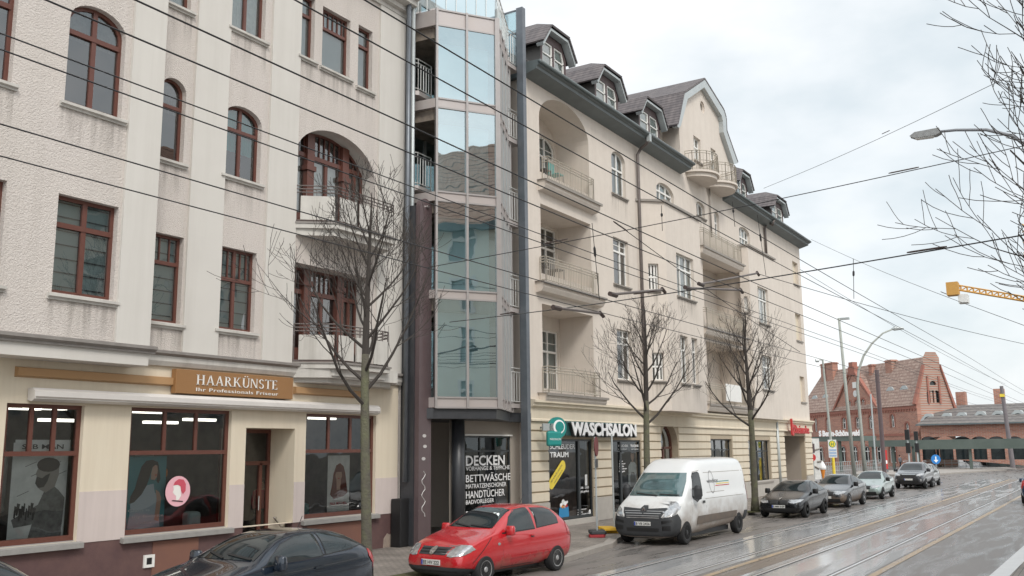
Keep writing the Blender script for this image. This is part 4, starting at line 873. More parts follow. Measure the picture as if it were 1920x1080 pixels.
# eaves, gutter, roof
def eave(ua, ub_):
    m = MB(FR); z = zG; m.extr([(.0, z - .46), (EV + .12, z - .30), (EV + .1, z - .2), (EV, z - .17), (EV, z), (EV + .06, z + .02), (1.2, z + .06), (1.2, z - .5)], ua, ub_); m.build('eave', M['zinc'], hR)
    g = MB(FR); g.tube([(ua - .02, EV - .03, z - .07), (ub_ + .02, EV - .03, z - .07)], .075, 8); g.build('gutter', M['zincL' if False else 'zinc'], hR, smooth=True)
    s = MB(FR); n = int((ub_ - ua) / .3)
    for k in range(n): u = ua + (ub_ - ua) * (k + .5) / n; s.box(u - .012, u + .012, .05, .07, z + .03, z + .3)
    for zz in (.08, .18, .29): s.box(ua + .1, ub_ - .1, .05, .07, z + zz, z + zz + .02)
    s.build('snow_guard', M['raild'], hR)
ue1 = FR.px(1300, 300, EV)[0]; ue2 = FR.px(1377, 352, EV)[0]; ue3 = FR.px(1518, 446, EV)[0]
eave(u0R - .15, ue1); eave(ue2, ue3)
r_ = MB(FR); r_.poly([(u0R, .3, zG + .03), (ue3 - .1, .3, zG + .03), (ue3 - .1, 7, zG + 4.6), (u0R, 7, zG + 4.6)]); r_.poly([(u0R, 7, zG + 4.6), (ue3 - .1, 7, zG + 4.6), (ue3 - .1, 14, zG + .0), (u0R, 14, zG + .0)]); r_.build('roof', M['tile'], hR)
# corner side wall and back
m = MB(); X1 = FR.w(u1R, 0, 0).x; m.poly([(X1, YR, .12), (X1, YR + 14, .12), (X1, YR + 14, zW + .1), (X1, YR, zW + .1)]); m.poly([(X1, YR, zW), (X1, YR + 14, zW), (X1, YR + 7, zG + 4.5)]); m.build('side_wall', M['wallR'], hR); MB().poly([(u0R, YR, .12), (u0R, YR + 14, .12), (u0R, YR + 14, zW), (u0R, YR, zW)]).build('side_wall', M['wallR'], hR)
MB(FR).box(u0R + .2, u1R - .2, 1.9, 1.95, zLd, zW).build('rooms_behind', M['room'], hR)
# dormers
def dormer(xl, y, wpx_r, sc=1.0):
    v0 = .45; f_ = Fr(0, YR + v0); ua = f_.px(xl, y)[0] - .12; W_ = f_.px(wpx_r, y + 30)[0] - ua + .12; zb = zG + .05; h1, h2 = 1.62 * sc, 2.2 * sc
    m = MB(f_); inn = [(.14, .1), (W_ / 2 - .06, .1), (W_ / 2 - .06, h2 - .32), (.3, h2 - .32), (.14, h1 - .1)]
    P = lambda L_: [(ua + a, zb + b) for a, b in L_]
    inr = [(W_ - a, b) for a, b in inn[::-1]]
    m.wall(P([(0, 0), (W_, 0), (W_, h1), (W_ - .4, h2), (.4, h2), (0, h1)]), [P(inn), P(inr)], 0, .12)
    o = m.build('dormer', pm('plum timber', (.09, .06, .06), .6, var=(3, .4, (.13, .1, .1))), hR)
    for q in (inn, inr):
        w_ = MB(f_); qq = P(q); c = (sum(p[0] for p in qq) / len(qq), sum(p[1] for p in qq) / len(qq)); w_.ring(qq, [(c[0] + (p[0] - c[0]) * .82, c[1] + (p[1] - c[1]) * .92) for p in qq], .03, .1)
        lo = min(p[0] for p in qq); hi = max(p[0] for p in qq); w_.box(lo, hi, .03, .08, zb + h2 * .62, zb + h2 * .62 + .05); w_.build('window', M['white'], o)
        MB(f_).poly([(p[0], .07, p[1]) for p in qq]).build('pane', M['glass'], o); MB(f_).poly([(p[0], .11, p[1]) for p in qq]).build('curtain', M['curtain'], o)
    MB(f_).poly([(ua, 0, zb - .3), (ua, 3.2, zb - .3), (ua, 3.2, zb + h1), (ua, 0, zb + h1)]).build('cheek', M['raild'], o); c = MB(f_); c.poly([(ua + W_, 0, zb - .3), (ua + W_, 3.2, zb - .3), (ua + W_, 3.2, zb + h1), (ua + W_, 0, zb + h1)]); c.build('cheek', M['raild'], o)
    # verge boards + roof skins
    vo = P([(-.32, h1 - .12), (.3, h2 + .12), (W_ - .3, h2 + .12), (W_ + .32, h1 - .12)]); vi = P([(-.25, h1 - .21), (.34, h2 + .02), (W_ - .34, h2 + .02), (W_ + .25, h1 - .21)])
    b = MB(f_)
    for k in range(3): b.slab([vo[k], vo[k + 1], vi[k + 1], vi[k]], -.3, .0)
    b.build('verge_board', M['zincL'], o)
    rf = MB(f_); e_ = .05; hz = h2 + .75; D = 3.6
    A = [(p[0], -.36, p[1] + e_) for p in vo]; rid = (ua + W_ / 2, .7, zb + hz); rb = (ua + W_ / 2, D, zb + hz)
    rf.poly([A[1], A[2], rid]); rf.poly([A[0], A[1], rid, rb, (A[0][0], D, A[0][2])]) if False else None
    rf.poly([A[0], A[1], (A[1][0], D, A[1][2]), (A[0][0], D, A[0][2])]); rf.poly([A[1], rid, rb, (A[1][0], D, A[1][2])]); rf.poly([A[2], A[3], (A[3][0], D, A[3][2]), (A[2][0], D, A[2][2])]); rf.poly([rid, A[2], (A[2][0], D, A[2][2]), rb])
    ro = rf.build('dormer_roof', M['tileS'], o); sm = ro.modifiers.new('s', 'SOLIDIFY'); sm.thickness = .07; sm.offset = 1
for xl, y, xr, sc in ((1016, 80, 1058, 1), (1117, 148, 1156, 1), (1199, 205, 1234, 1), (1381, 335, 1400, .95), (1446, 372, 1467, .95)): dormer(xl, y, xr, sc)
# gable verge and the roof behind it
GV = [G(1268, 237, -.2), G(1271, 232, -.2), G(1282, 176, -.2), G(1320, 150, -.2), G(1356, 208, -.2), G(1360, 222, -.2), G(1361, 246, -.2), G(1382, 306, -.2)]
GI = [G(1272, 240, -.2), G(1275, 236, -.2), G(1288, 186, -.2), G(1319, 164, -.2), G(1352, 218, -.2), G(1354, 228, -.2), G(1355, 248, -.2), G(1375, 308, -.2)]
b = MB(FR)
for k in range(7): b.slab([GV[k], GV[k + 1], GI[k + 1], GI[k]], -.25, .02)
b.build('gable_verge', M['zincL'], hR)
rf = MB(FR)
for k in range(7): rf.poly([(GV[k][0], -.26, GV[k][1] + .03), (GV[k + 1][0], -.26, GV[k + 1][1] + .03), (GV[k + 1][0], 6.5, GV[k + 1][1] + .03), (GV[k][0], 6.5, GV[k][1] + .03)])
ro = rf.build('gable_roof', M['tileS'], hR); sm = ro.modifiers.new('s', 'SOLIDIFY'); sm.thickness = .09; sm.offset = 1
m = MB(FR); m.box(gab[0][0], gab[0][0] + .1, .01, 3.5, zG - .2, gab[0][1] - .02); m.box(gab[0][0] - .35, gab[0][0], .9, 1, zG, gab[0][1]); m.build('gable_cheek', M['wallR'], hR)
# downpipes
m = MB(FR); e0 = FR.px(1216, 262, EV); u_, z_ = FR.px(1195, 290, -.12); m.tube([(e0[0], EV, zG - .2), (e0[0], EV + .1, zG - .5), (u_ + .25, -.2, z_ + .35), (u_, -.13, z_), (u_, -.13, 1.2)], .07, 10); m.build('downpipe', M['pipe'], hR, smooth=True)
MB(FR).box(e0[0] - .1, e0[0] + .1, EV - .1, EV + .05, zG - .42, zG - .05).build('gutter_box', M['zincL'], hR)
m = MB(FR); e0 = FR.px(1451, 408, EV); u_, z_ = FR.px(1434, 425, -.1); m.tube([(e0[0], EV, zG - .2), (e0[0], EV + .1, zG - .5), (u_ + .3, -.2, z_ + .3), (u_, -.1, z_ - .1), (u_, -.1, FR.px(1436, 477)[1])], .075, 10); m.build('downpipe', M['pipe'], hR, smooth=True)
m = MB(FR); u_, z_ = FR.px(1330, 350, -.1); m.tube([(u_, -.1, z_), (u_, -.1, FR.px(1331, 445)[1])], .05, 8); m.build('downpipe', M['sillR'], hR, smooth=True)
m = MB(FR); u_ = FR.px(1461, 860, -.1)[0]; m.tube([(u_ - .1, -.1, zLd), (u_, -.1, .2)], .09, 10); m.build('downpipe', M['zincL'], hR, smooth=True)
# ledge over the ground floor
m = MB(FR); z = zLd; m.extr([(0, z + .04), (-.28, z), (-.28, z - .08), (-.2, z - .12), (-.2, z - .2), (-.08, z - .26), (-.08, z - .62), (-.12, z - .66), (-.12, z - .72), (0, z - .72)], u0R - .05, u1R + .1); m.build('ledge', M['cream'], hR)
# ground floor
zPl2 = 1.0
hol = []
def g4(tl, bl, br): a = W4(FR, tl, bl, br); return a
sA = (FR.px(1028, 880)[0], FR.px(1112, 880)[0], .3, FR.px(1028, 823)[1])
sB = (FR.px(1147, 880)[0], FR.px(1203, 880)[0], .35, FR.px(1150, 825)[1] )
dD = (FR.px(1238, 830)[0], FR.px(1271, 830)[0], .3, FR.px(1245, 803)[1] + .2)
wA = (FR.px(1332, 850)[0], FR.px(1373, 850)[0], 1.2, FR.px(1332, 823)[1]); wB = (FR.px(1403, 850)[0], FR.px(1444, 850)[0], FR.px(1440, 902)[1], FR.px(1403, 825)[1])
cD = (FR.px(1472, 860)[0], FR.px(1510, 860)[0], .3, FR.px(1472, 817)[1])
hl = [outline(*sA), outline(*sB), outline(*dD, .95), outline(*wA), outline(*wB), outline(*cD)]
zt = zLd - .7
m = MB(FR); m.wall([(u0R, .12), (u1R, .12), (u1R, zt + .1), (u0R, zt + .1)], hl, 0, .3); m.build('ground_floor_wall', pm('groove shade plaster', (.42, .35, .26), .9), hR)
rects = [sA, sB, dD, wA, wB, cD]
bandwork(FR, hR, u0R, u1R, zPl2, zt, 8, [(a[0] - .02, a[1] + .02, a[2] - .3, a[3]) for a in rects], M['cream'], gap=.05, v=-.05)
bandwork(FR, hR, u0R, u1R, .12, zPl2 - .02, 1, [(a[0] - .02, a[1] + .02, a[2] - .3, a[3]) for a in (sA, sB, dD, cD)], M['stoneR'], v=-.07, gap=.0, name='plinth')
for a, n in ((wA, 3), (wB, 4)):
    f = MB(FR); f.ring(outline(*a), outline(a[0] + .07, a[1] - .07, a[2] + .07, a[3] - .07), .14, .2)
    for k in range(1, n): u = a[0] + (a[1] - a[0]) * k / n; f.box(u - .035, u + .035, .13, .19, a[2], a[3])
    f.box(a[0], a[1], .13, .19, a[2] + (a[3] - a[2]) * .72, a[2] + (a[3] - a[2]) * .72 + .06); o = f.build('window', M['anth'], hR)
    MB(FR).poly([(x, .17, z) for x, z in outline(*a)]).build('pane', M['glass'], o); MB(FR).poly([(x, .3, z) for x, z in outline(*a)]).build('blind', M['darkc'], o); MB(FR).box(a[0] - .1, a[1] + .1, -.1, .1, a[2] - .1, a[2]).build('sill', M['sillR'], o)
    # reveals read cream
for (s, du) in ((sA, .70), (sB, .34)):
    f = MB(FR); f.ring(outline(*s), outline(s[0] + .07, s[1] - .07, s[2] + .1, s[3] - .07), .05, .15); u = s[0] + (s[1] - s[0]) * du; f.box(u - .07, u + .07, .045, .15, s[2], s[3])
    if s is sB:
        zz = s[2] + (s[3] - s[2]) * .84; f.box(s[0], s[1], .045, .14, zz - .03, zz + .03)
    o = f.build('shop_window', M['anth'], hR); MB(FR).poly([(x, .1, z) for x, z in outline(*s)]).build('pane', M['glassS'], o)
    MB(FR).poly([(s[0] - .6, 2.6, .1), (s[1] + .6, 2.6, .1), (s[1] + .6, 2.6, s[3] + .2), (s[0] - .6, 2.6, s[3] + .2)]).build('room', M['roomL' if s is sA else 'room'], o)
    MB(FR).poly([(s[0] - .6, .3, s[2]), (s[1] + .6, .3, s[2]), (s[1] + .6, 2.6, s[2]), (s[0] - .6, 2.6, s[2])]).build('floor', M['room'], o)
    MB(FR).box(s[0] - .6, s[0] - .55, .3, 2.6, .1, s[3] + .2).build('partition', M['room'], o); MB(FR).box(s[1] + .55, s[1] + .6, .3, 2.6, .1, s[3] + .2).build('partition', M['room'], o)
    MB(FR).box(s[0] - .05, s[1] + .05, -.15, .06, .12, s[2] - .0).build('threshold', M['stoneR'], o)
    if s is sA:
        sAo = o
    else: sBo = o
# launderette window graphics
def T(fr, s, x, y, hpx, x1, v, mat, par, bold=.0, sp=1):
    u, z = fr.px(x, y, v); h = fr.px(x, y - hpx, v)[1] - z; return text_mb(fr, s, u, z, h, v, .002, bold=bold, width=fr.px(x1, y, v)[0] - u, sp=sp).build('lettering', mat, par)
T(FR, 'SCHLEUDER', 1031, 842, 9.5, 1078, .08, M['letW'], sAo, .014); T(FR, 'TRAUM', 1031, 857.5, 10, 1066, .08, M['letW'], sAo, .04)
MB(FR).box(sA[0] + .08, sA[0] + (sA[1] - sA[0]) * .69, .16, .165, sA[2] + .1, sA[3] - .08).build('window_poster', pm('brown photo print', (.075, .058, .055), .5, var=(.9, .9, (.30, .21, .18))), sAo)
u, z = FR.px(1045, 890, .08); RP = R(36); c_, s_ = math.cos(RP), math.sin(RP)
pill = [(a * .78, b * .2) for a, b in [(-1 + .0, -1), (1, -1)]]
pp = [(x - .0, y_) for x, y_ in circ(.52, 0, .19, .19, 8, -90, 90)] + [(x, y_) for x, y_ in circ(-.52, 0, .19, .19, 8, 90, 270)]
MB(FR).slab([(u + a * c_ - b * s_, z + a * s_ + b * c_) for a, b in pp], .082, .085).build('pill_sign', M['yellow'], sAo)
merge(text_mb(FR, 'MIT KARTE ZAHLEN', u - .52 * c_ - .03 * s_ , z - .52 * s_ + .03 * c_, .07, .078, .001, rot=RP, width=1.0), text_mb(FR, 'GANZ EINFACH', u - .36 * c_ + .12 * s_, z - .36 * s_ - .12 * c_, .06, .078, .001, rot=RP, width=.75)).build('lettering', M['pipe'], sAo)
u, z = FR.px(1057, 958, .08); B_ = lambda L_, k=.5: [(u + a * k, z + b * k) for a, b in L_]
MB(FR).slab(B_([(-.75, -.55), (.8, -.5), (.72, .3), (.5, .22), (.2, .3), (-.1, .2), (-.45, .28), (-.62, .2)]), .082, .085).build('basket_graphic', M['blueb'], sAo)
for k, (a, b, r2, mm) in enumerate(((-.35, .42, .2, 'letW'), (-.05, .62, .24, 'plight'), (.25, .5, .22, 'letW'), (.1, .3, .16, 'skin'), (.42, .34, .14, 'redp'), (-.2, .3, .14, 'orange'), (.5, .6, .12, 'letW'))):
    MB(FR).slab(B_(circ(a, b, r2, r2 * .8, 9)), .078 - k * .001, .079 - k * .001).build('laundry_graphic', M[mm], sAo)
for y, x1, s in ((917, 1104, '06:00 - 23:00'), (924, 1104, 'täglich geöffnet')): T(FR, s, 1086, y, 4.2, x1, .08, M['letW'], sAo, .02)
for y, x1, s in ((957, 1100, 'schleudertraum'), (962, 1093, 'waschsalon'), (966, 1104, 'berlin köpenick')): T(FR, s, 1083, y, 2.6, x1, .08, M['letW'], sAo, .01)
u, z = FR.px(1106, 961, .08); MB(FR).slab(circ(u, z, .09, .12, 12), .08, .083).build('round_label', M['letW'], sAo)
u, z = FR.px(1099, 900, .08); MB(FR).box(u - .09, u + .09, .08, .085, z - .2, z + .2).build('notice', M['plight'], sAo)
for k in range(3): MB(FR).lathe([(.27, 0), (.27, .06)], (sA[0] + .5 + k * .72, 2.4, 1.2), 16, 'y').build('washer_door', M['zincL'], sAo)
MB(FR).box(sA[0] + .1, sA[0] + 2.2, 1.2, 1.9, .4, .85).build('bench', pm('bench wood', (.5, .33, .22), .5), sAo)
T(FR, 'WASCHEN', 1159, 838, 4.4, 1177, .08, M['letW'], sBo, .03); T(FR, 'TROCKNEN', 1182, 838, 4.4, 1199, .08, M['letW'], sBo, .03)
T(FR, 'selbst bedienen', 1159, 843, 2.4, 1175, .08, M['letW'], sBo); T(FR, 'und sparen', 1184, 843, 2.4, 1197, .08, M['letW'], sBo)
for k, s in enumerate(('Waschen', 'in nur', '30 Minuten', 'Trocknen', 'Mangeln')): T(FR, s, 1161, 866 + k * 4.8, 3, 1161 + 7 + (k * 5) % 8, .08, M['letW'], sBo, .02)
u, z = FR.px(1163, 860, .08); MB(FR).slab(circ(u, z, .08, .1, 12), .08, .083).build('round_label', M['teal'], sBo)
# figure poster in the second launderette window
u, z = FR.px(1186, 885, .2); K = lambda L_, k=1.0: [(u + a * k, z + b * k) for a, b in L_]
t = thing('figure_poster', FR.w(u, .2, z - 1.2), 'life size poster of a man in pale jacket in the second launderette window', 'poster')
MB(FR).slab(K([(-.38, -1.1), (.42, -1.1), (.5, -.2), (.42, .28), (.18, .42), (-.12, .42), (-.36, .25), (-.42, -.3)]), .2, .203).build('jacket', M['plight'], t)
MB(FR).slab(K([(-.22, -1.1), (.26, -1.1), (.28, -.2), (.15, .0), (-.12, .0), (-.25, -.2)]), .195, .198).build('apron', M['sillR'], t)
MB(FR).slab(K(circ(.02, .66, .15, .22, 14)), .195, .198).build('head', M['skin'], t); MB(FR).slab(K(circ(.02, .82, .14, .08, 10)), .19, .193).build('hair', M['hairD'], t)
MB(FR).slab(K([(-.06, .4), (.1, .4), (.1, .55), (-.06, .55)]), .192, .194).build('neck', M['skin'], t)
# arched house door
f = MB(FR); f.ring(outline(*dD, .95), outline(dD[0] + .12, dD[1] - .12, dD[2] + .1, dD[3] - .12, .9), .3, .4); f.box((dD[0] + dD[1]) / 2 - .06, (dD[0] + dD[1]) / 2 + .06, .29, .38, dD[2], dD[3] - 1); f.box(dD[0], dD[1], .29, .38, dD[3] - 1.1, dD[3] - 1)
o = f.build('house_door', M['brown'], hR); MB(FR).poly([(x, .36, z) for x, z in outline(*dD, .95)]).build('pane', M['glass'], o); MB(FR).poly([(x, .6, z) for x, z in outline(*dD, .95)]).build('hall', M['room'], o)
u, z = FR.px(1294, 791); f = MB(FR); f.ring(outline(u - .22, u + .2, z - .25, z + .28), outline(u - .15, u + .13, z - .18, z + .2), -.05, 0)
for k in range(4): f.box(u - .15, u + .13, -.03, -.01, z - .14 + k * .09, z - .1 + k * .09)
o = f.build('vent', M['white'], hR); MB(FR).box(u - .15, u + .13, -.008, -.003, z - .18, z + .2).build('vent_back', M['black'], o)
# corner shop entrance (diagonal recess)
m = MB(FR); m.poly([(cD[0], .3, .1), (cD[0] + 1.9, 1.9, .1), (cD[0] + 1.9, 1.9, cD[3]), (cD[0], .3, cD[3])]); m.poly([(cD[1], .3, .1), (cD[1], 2, .1), (cD[1], 2, cD[3]), (cD[1], .3, cD[3])]); m.poly([(cD[0] + 1.9, 1.9, .1), (cD[1], 2, .1), (cD[1], 2, cD[3]), (cD[0] + 1.9, 1.9, cD[3])]); m.poly([(cD[0], .2, cD[3]), (cD[1], .2, cD[3]), (cD[1], 2, cD[3]), (cD[0], 2, cD[3])]); m.build('entrance_recess', MATS['taupe plaster'], hR)
fc = FR.sub(cD[0] + .15, .3, math.atan2(1.6, 1.9)); f = MB(fc); f.ring(outline(.0, 1.9, .2, cD[3] - .2), outline(.08, 1.82, .3, cD[3] - .3), -.06, .0); o = f.build('shop_window', M['anth'], hR)
MB(fc).poly([(0, -.03, .2), (1.9, -.03, .2), (1.9, -.03, cD[3] - .2), (0, -.03, cD[3] - .2)]).build('pane', M['glassS'], o)
for k, (z0, z1, mm) in enumerate(((2.55, 3.0, 'letW'), (2.1, 2.5, 'yellow'), (1.75, 2.1, 'orange'), (1.35, 1.75, 'blueb'), (1.0, 1.3, 'pink'), (.55, .9, 'plight'))): MB(fc).box(.15 + .1 * (k % 3), 1.3 + .1 * (k % 2), -.05, -.045, z0, z1).build('offer_sheet', M[mm], o)
# --- signs on this front
FS = Fr(0, YR - .28)
t = thing('shop_sign', FS.w(FS.px(1125, 805)[0], 0, 3.4), 'row of white block letters on black returns over the launderette windows', 'sign')
u, z = FS.px(1066, 815); h = FS.px(1066, 791)[1] - z; w_ = FS.px(1188, 815)[0] - u
text_mb(FS, 'WASCHSALON', u + .05, z - .04, h, .04, .14, bold=.075, width=w_).build('letter_returns', M['anth'], t); text_mb(FS, 'WASCHSALON', u, z, h, -.11, .03, bold=.05, width=w_).build('lettering', M['letW'], t)
MB(FS).box(u - .08, u + w_ + .08, .05, .2, z - .03, z + h + .03).build('backing', pm('dark teal backing', (.03, .09, .09), .5), t)
FP2 = Fr(FR.px(1037, 800)[0], YR, R(-90)); t = thing('projecting_sign', FR.w(FR.px(1037, 800)[0], -.6, 3.0), 'round teal washing machine sign on a bracket beside the launderette lettering', 'sign')
cz = FR.px(1045, 802, -.7)[1]; X0 = FR.px(1044, 802, -.7)[0]; f7 = Fr(X0, YR - .75, R(-25))
MB(f7).lathe([(.36, 0), (.36, .14)], (0, 0, cz), 24, 'y').build('disc', M['teal'], t); MB(f7).lathe([(.24, -.01), (.24, 0)], (.04, 0, cz + .03), 20, 'y').build('porthole', M['letW'], t); MB(f7).lathe([(.18, -.02), (.18, -.01)], (.06, 0, cz + .03), 20, 'y').build('drum', M['teal'], t)
MB(f7).box(-.46, .12, -.06, .1, cz - .62, cz - .12).build('plate', M['teal'], t, bevel=.06); text_mb(f7, 'WASCHSALON', -.4, cz - .42, .07, -.065, .002, width=.46).build('lettering', M['letW'], t)
MB(f7).box(-.62, -.1, .0, .08, cz - .1, cz + .14).build('lamp_box', M['zincL'], t); MB(FR).box(X0 - .03, X0 + .03, -.75, 0, cz, cz + .05).build('bracket', M['steel'], t)
u, z = FS.px(1488, 812); h = .5; w_ = FS.px(1515, 810)[0] - u; t = thing('shop_sign', FS.w(u, 0, z), 'red script lettering of the bakery over the corner entrance', 'sign')
text_mb(FS, 'Steinecke', u, z, h, -.04, .06, width=w_, bold=.03).build('lettering', M['redp'], t); text_mb(FS, 'b', u - .75, z - .1, .95, -.05, .1, bold=.06, width=.5).build('emblem', M['redp'], t); MB(FS).box(u - .6, u + w_, .06, .1, z + .1, z + .16).build('rail', M['pink'], t)
u, z = FR.px(1375, 740, -.72); t = tag(MB(FR).box(u - 1.1, u + 1.2, -.74, -.72, z - .35, z + .5).build('banner', M['white']), 'white cloth hung on the lowest balcony rail behind the third tree', 'banner')
# balcony furniture seen through the rails
def chair(u, v, z, col, lab, grp):
    t = thing('balcony_chair', FR.w(u, v, z), lab, 'chair', grp); m = MB(FR); m.box(u - .22, u + .22, v - .22, v + .22, z + .42, z + .46); m.build('seat', M[col], t); m = MB(FR); m.box(u - .22, u + .22, v + .2, v + .24, z + .5, z + .95); m.build('backrest', M[col], t)
    for a, b in ((-1, -1), (1, -1), (1, 1), (-1, 1)): MB(FR).box(u + a * .2 - .015, u + a * .2 + .015, v + b * .2 - .015, v + b * .2 + .015, z, z + .42).build('leg', M['raild'], t)
zf4b = zf4 + .02; zf3b = zf3 + .02
g_ = 'chairs on the loggias over the launderette'
chair(uA0 + 1.3, .6, zf4b, 'raild', 'dark chair at the left of the top arched loggia', g_); chair(uA0 + 2.1, .5, zf4b, 'teal', 'teal chair on the right of the top arched loggia', g_)
chair(uA0 + 1.1, .6, zf3b, 'raild', 'dark chair at the left of the second loggia from the top', g_); chair(uA0 + 2.0, .5, zf3b, 'raild', 'dark chair at the right of the second loggia from the top', g_)
# ============================================================ GROUND, ROAD, TRACKS
def wetmat(name, dry, wet, wetness, sc=(.35, 2.2), rough_dry=.62, lo=.45, hi=.6, flat_bump=.35):
    """asphalt with damp streaks: wet film is mirror-like, darker except on the track bed"""
    m = bpy.data.materials.new(name); m.use_nodes = True; t = m.node_tree; b = t.nodes['Principled BSDF']; g = t.nodes.new('ShaderNodeNewGeometry')
    mp = t.nodes.new('ShaderNodeMapping'); mp.inputs['Scale'].default_value = (sc[0], sc[1], 1); t.links.new(g.outputs['Position'], mp.inputs[0])
    n = t.nodes.new('ShaderNodeTexNoise'); n.inputs['Scale'].default_value = 1; n.inputs['Detail'].default_value = 6; n.inputs['Roughness'].default_value = .55; n.inputs['Distortion'].default_value = .6; t.links.new(mp.outputs[0], n.inputs[0])
    r = t.nodes.new('ShaderNodeMapRange'); r.inputs[1].default_value = lo; r.inputs[2].default_value = hi; r.inputs[4].default_value = wetness; t.links.new(n.outputs[0], r.inputs[0])
    f = t.nodes.new('ShaderNodeTexNoise'); f.inputs['Scale'].default_value = 55; f.inputs['Detail'].default_value = 4; t.links.new(g.outputs['Position'], f.inputs[0])
    big = t.nodes.new('ShaderNodeTexNoise'); big.inputs['Scale'].default_value = .5; big.inputs['Detail'].default_value = 7; big.inputs['Roughness'].default_value = .65; t.links.new(mp.outputs[0], big.inputs[0])
    c1 = t.nodes.new('ShaderNodeMixRGB'); c1.inputs[1].default_value = (*dry, 1); c1.inputs[2].default_value = (dry[0] * .62, dry[1] * .6, dry[2] * .6, 1); t.links.new(big.outputs[0], c1.inputs[0])
    c3 = t.nodes.new('ShaderNodeMixRGB'); c3.blend_type = 'OVERLAY'; c3.inputs[0].default_value = .5; t.links.new(c1.outputs[0], c3.inputs[1]); t.links.new(f.outputs[0], c3.inputs[2])
    c2 = t.nodes.new('ShaderNodeMixRGB'); c2.inputs[2].default_value = (*wet, 1); t.links.new(r.outputs[0], c2.inputs[0]); t.links.new(c3.outputs[0], c2.inputs[1]); t.links.new(c2.outputs[0], b.inputs['Base Color'])
    rr = t.nodes.new('ShaderNodeMapRange'); rr.inputs[3].default_value = rough_dry; rr.inputs[4].default_value = .12; t.links.new(r.outputs[0], rr.inputs[0]); t.links.new(rr.outputs[0], b.inputs['Roughness'])
    bp = t.nodes.new('ShaderNodeBump'); bp.inputs['Distance'].default_value = .006; st = t.nodes.new('ShaderNodeMapRange'); st.inputs[3].default_value = flat_bump; st.inputs[4].default_value = .05; t.links.new(r.outputs[0], st.inputs[0]); t.links.new(st.outputs[0], bp.inputs['Strength'])
    t.links.new(f.outputs[0], bp.inputs['Height']); t.links.new(bp.outputs[0], b.inputs['Normal']); return m
M['asph'] = wetmat('worn asphalt', (.215, .195, .182), (.125, .12, .115), .7, rough_dry=.5)
M['bed'] = wetmat('track bed asphalt', (.30, .295, .29), (.36, .365, .37), 1.0, (.16, 1.7), .4, .38, .49, .2)  # wet tone paler than dry: sky sheen put into the colour
M['strip'] = wetmat('brown joint strip', (.24, .19, .15), (.14, .115, .095), .6, (.3, 3), .5)
M['lineY'] = wetmat('worn tan line paint', (.48, .36, .23), (.3, .23, .16), .6, (.8, 3), .5)
M['lineW'] = wetmat('worn white line paint', (.6, .6, .59), (.45, .45, .45), .6, (.8, 3), .5)
def pavemat():
    m = bpy.data.materials.new('small stone paving'); m.use_nodes = True; t = m.node_tree; b = t.nodes['Principled BSDF']; b.inputs['Roughness'].default_value = .7
    g = t.nodes.new('ShaderNodeNewGeometry'); br = t.nodes.new('ShaderNodeTexBrick'); br.inputs['Scale'].default_value = 1; br.inputs['Brick Width'].default_value = .2; br.inputs['Row Height'].default_value = .1; br.inputs['Mortar Size'].default_value = .008
    br.inputs['Color1'].default_value = (.27, .235, .205, 1); br.inputs['Color2'].default_value = (.21, .185, .165, 1); br.inputs['Mortar'].default_value = (.09, .085, .075, 1)
    t.links.new(g.outputs['Position'], br.inputs['Vector']); n = t.nodes.new('ShaderNodeTexNoise'); n.inputs['Scale'].default_value = .9; n.inputs['Detail'].default_value = 8; t.links.new(g.outputs['Position'], n.inputs[0])
    mx = t.nodes.new('ShaderNodeMixRGB'); mx.blend_type = 'OVERLAY'; mx.inputs[0].default_value = .7; t.links.new(br.outputs[0], mx.inputs[1]); t.links.new(n.outputs[0], mx.inputs[2]); t.links.new(mx.outputs[0], b.inputs['Base Color'])
    bp = t.nodes.new('ShaderNodeBump'); bp.inputs['Strength'].default_value = .5; bp.inputs['Distance'].default_value = .01; t.links.new(br.outputs['Fac'], bp.inputs['Height']); bp.invert = True; t.links.new(bp.outputs[0], b.inputs['Normal']); return m
M['pave'] = pavemat(); M['kerb'] = pm('granite kerb', (.34, .31, .28), .7, bump=(40, .3, .01), var=(3, .6, (.24, .22, .2)))
def sheet(name, pts, z, mat, kind='structure', thick=0):
    mb = MB()
    if thick: mb.prism(pts, z - thick, z)
    else: mb.poly([(x, y, z) for x, y in pts])
    return tag(mb.build(name, mat), kind=kind)
def stripe(name, path, w, z, mat, par=None):       # band of width w along a path of (x,y)
    mb = MB(); n = len(path); Lp = []; Rp = []
    for k in range(n):
        a, b = path[max(0, k - 1)], path[min(n - 1, k + 1)]; d = Vector((b[0] - a[0], b[1] - a[1])).normalized(); q = Vector((-d.y, d.x)) * w / 2
        Lp.append(mb.pt(path[k][0] + q.x, path[k][1] + q.y, z)); Rp.append(mb.pt(path[k][0] - q.x, path[k][1] - q.y, z))
    for k in range(n - 1): mb.face((Lp[k], Lp[k + 1], Rp[k + 1], Rp[k]))
    return mb.build(name, mat, par)
sheet('ground', [(-900, -900), (1500, -900), (1500, 1100), (-900, 1100)], -.02, pm('distant ground', (.16, .15, .135), .9, var=(.05, .6, (.1, .11, .08))))
sheet('road', [(-60, 2.6), (22, 2.0), (118, 0), (240, -20), (260, 60), (100, 160), (66.5, 60), (66.5, 18), (62, 13.2), (-60, 13.2)], 0.0, M['asph'])
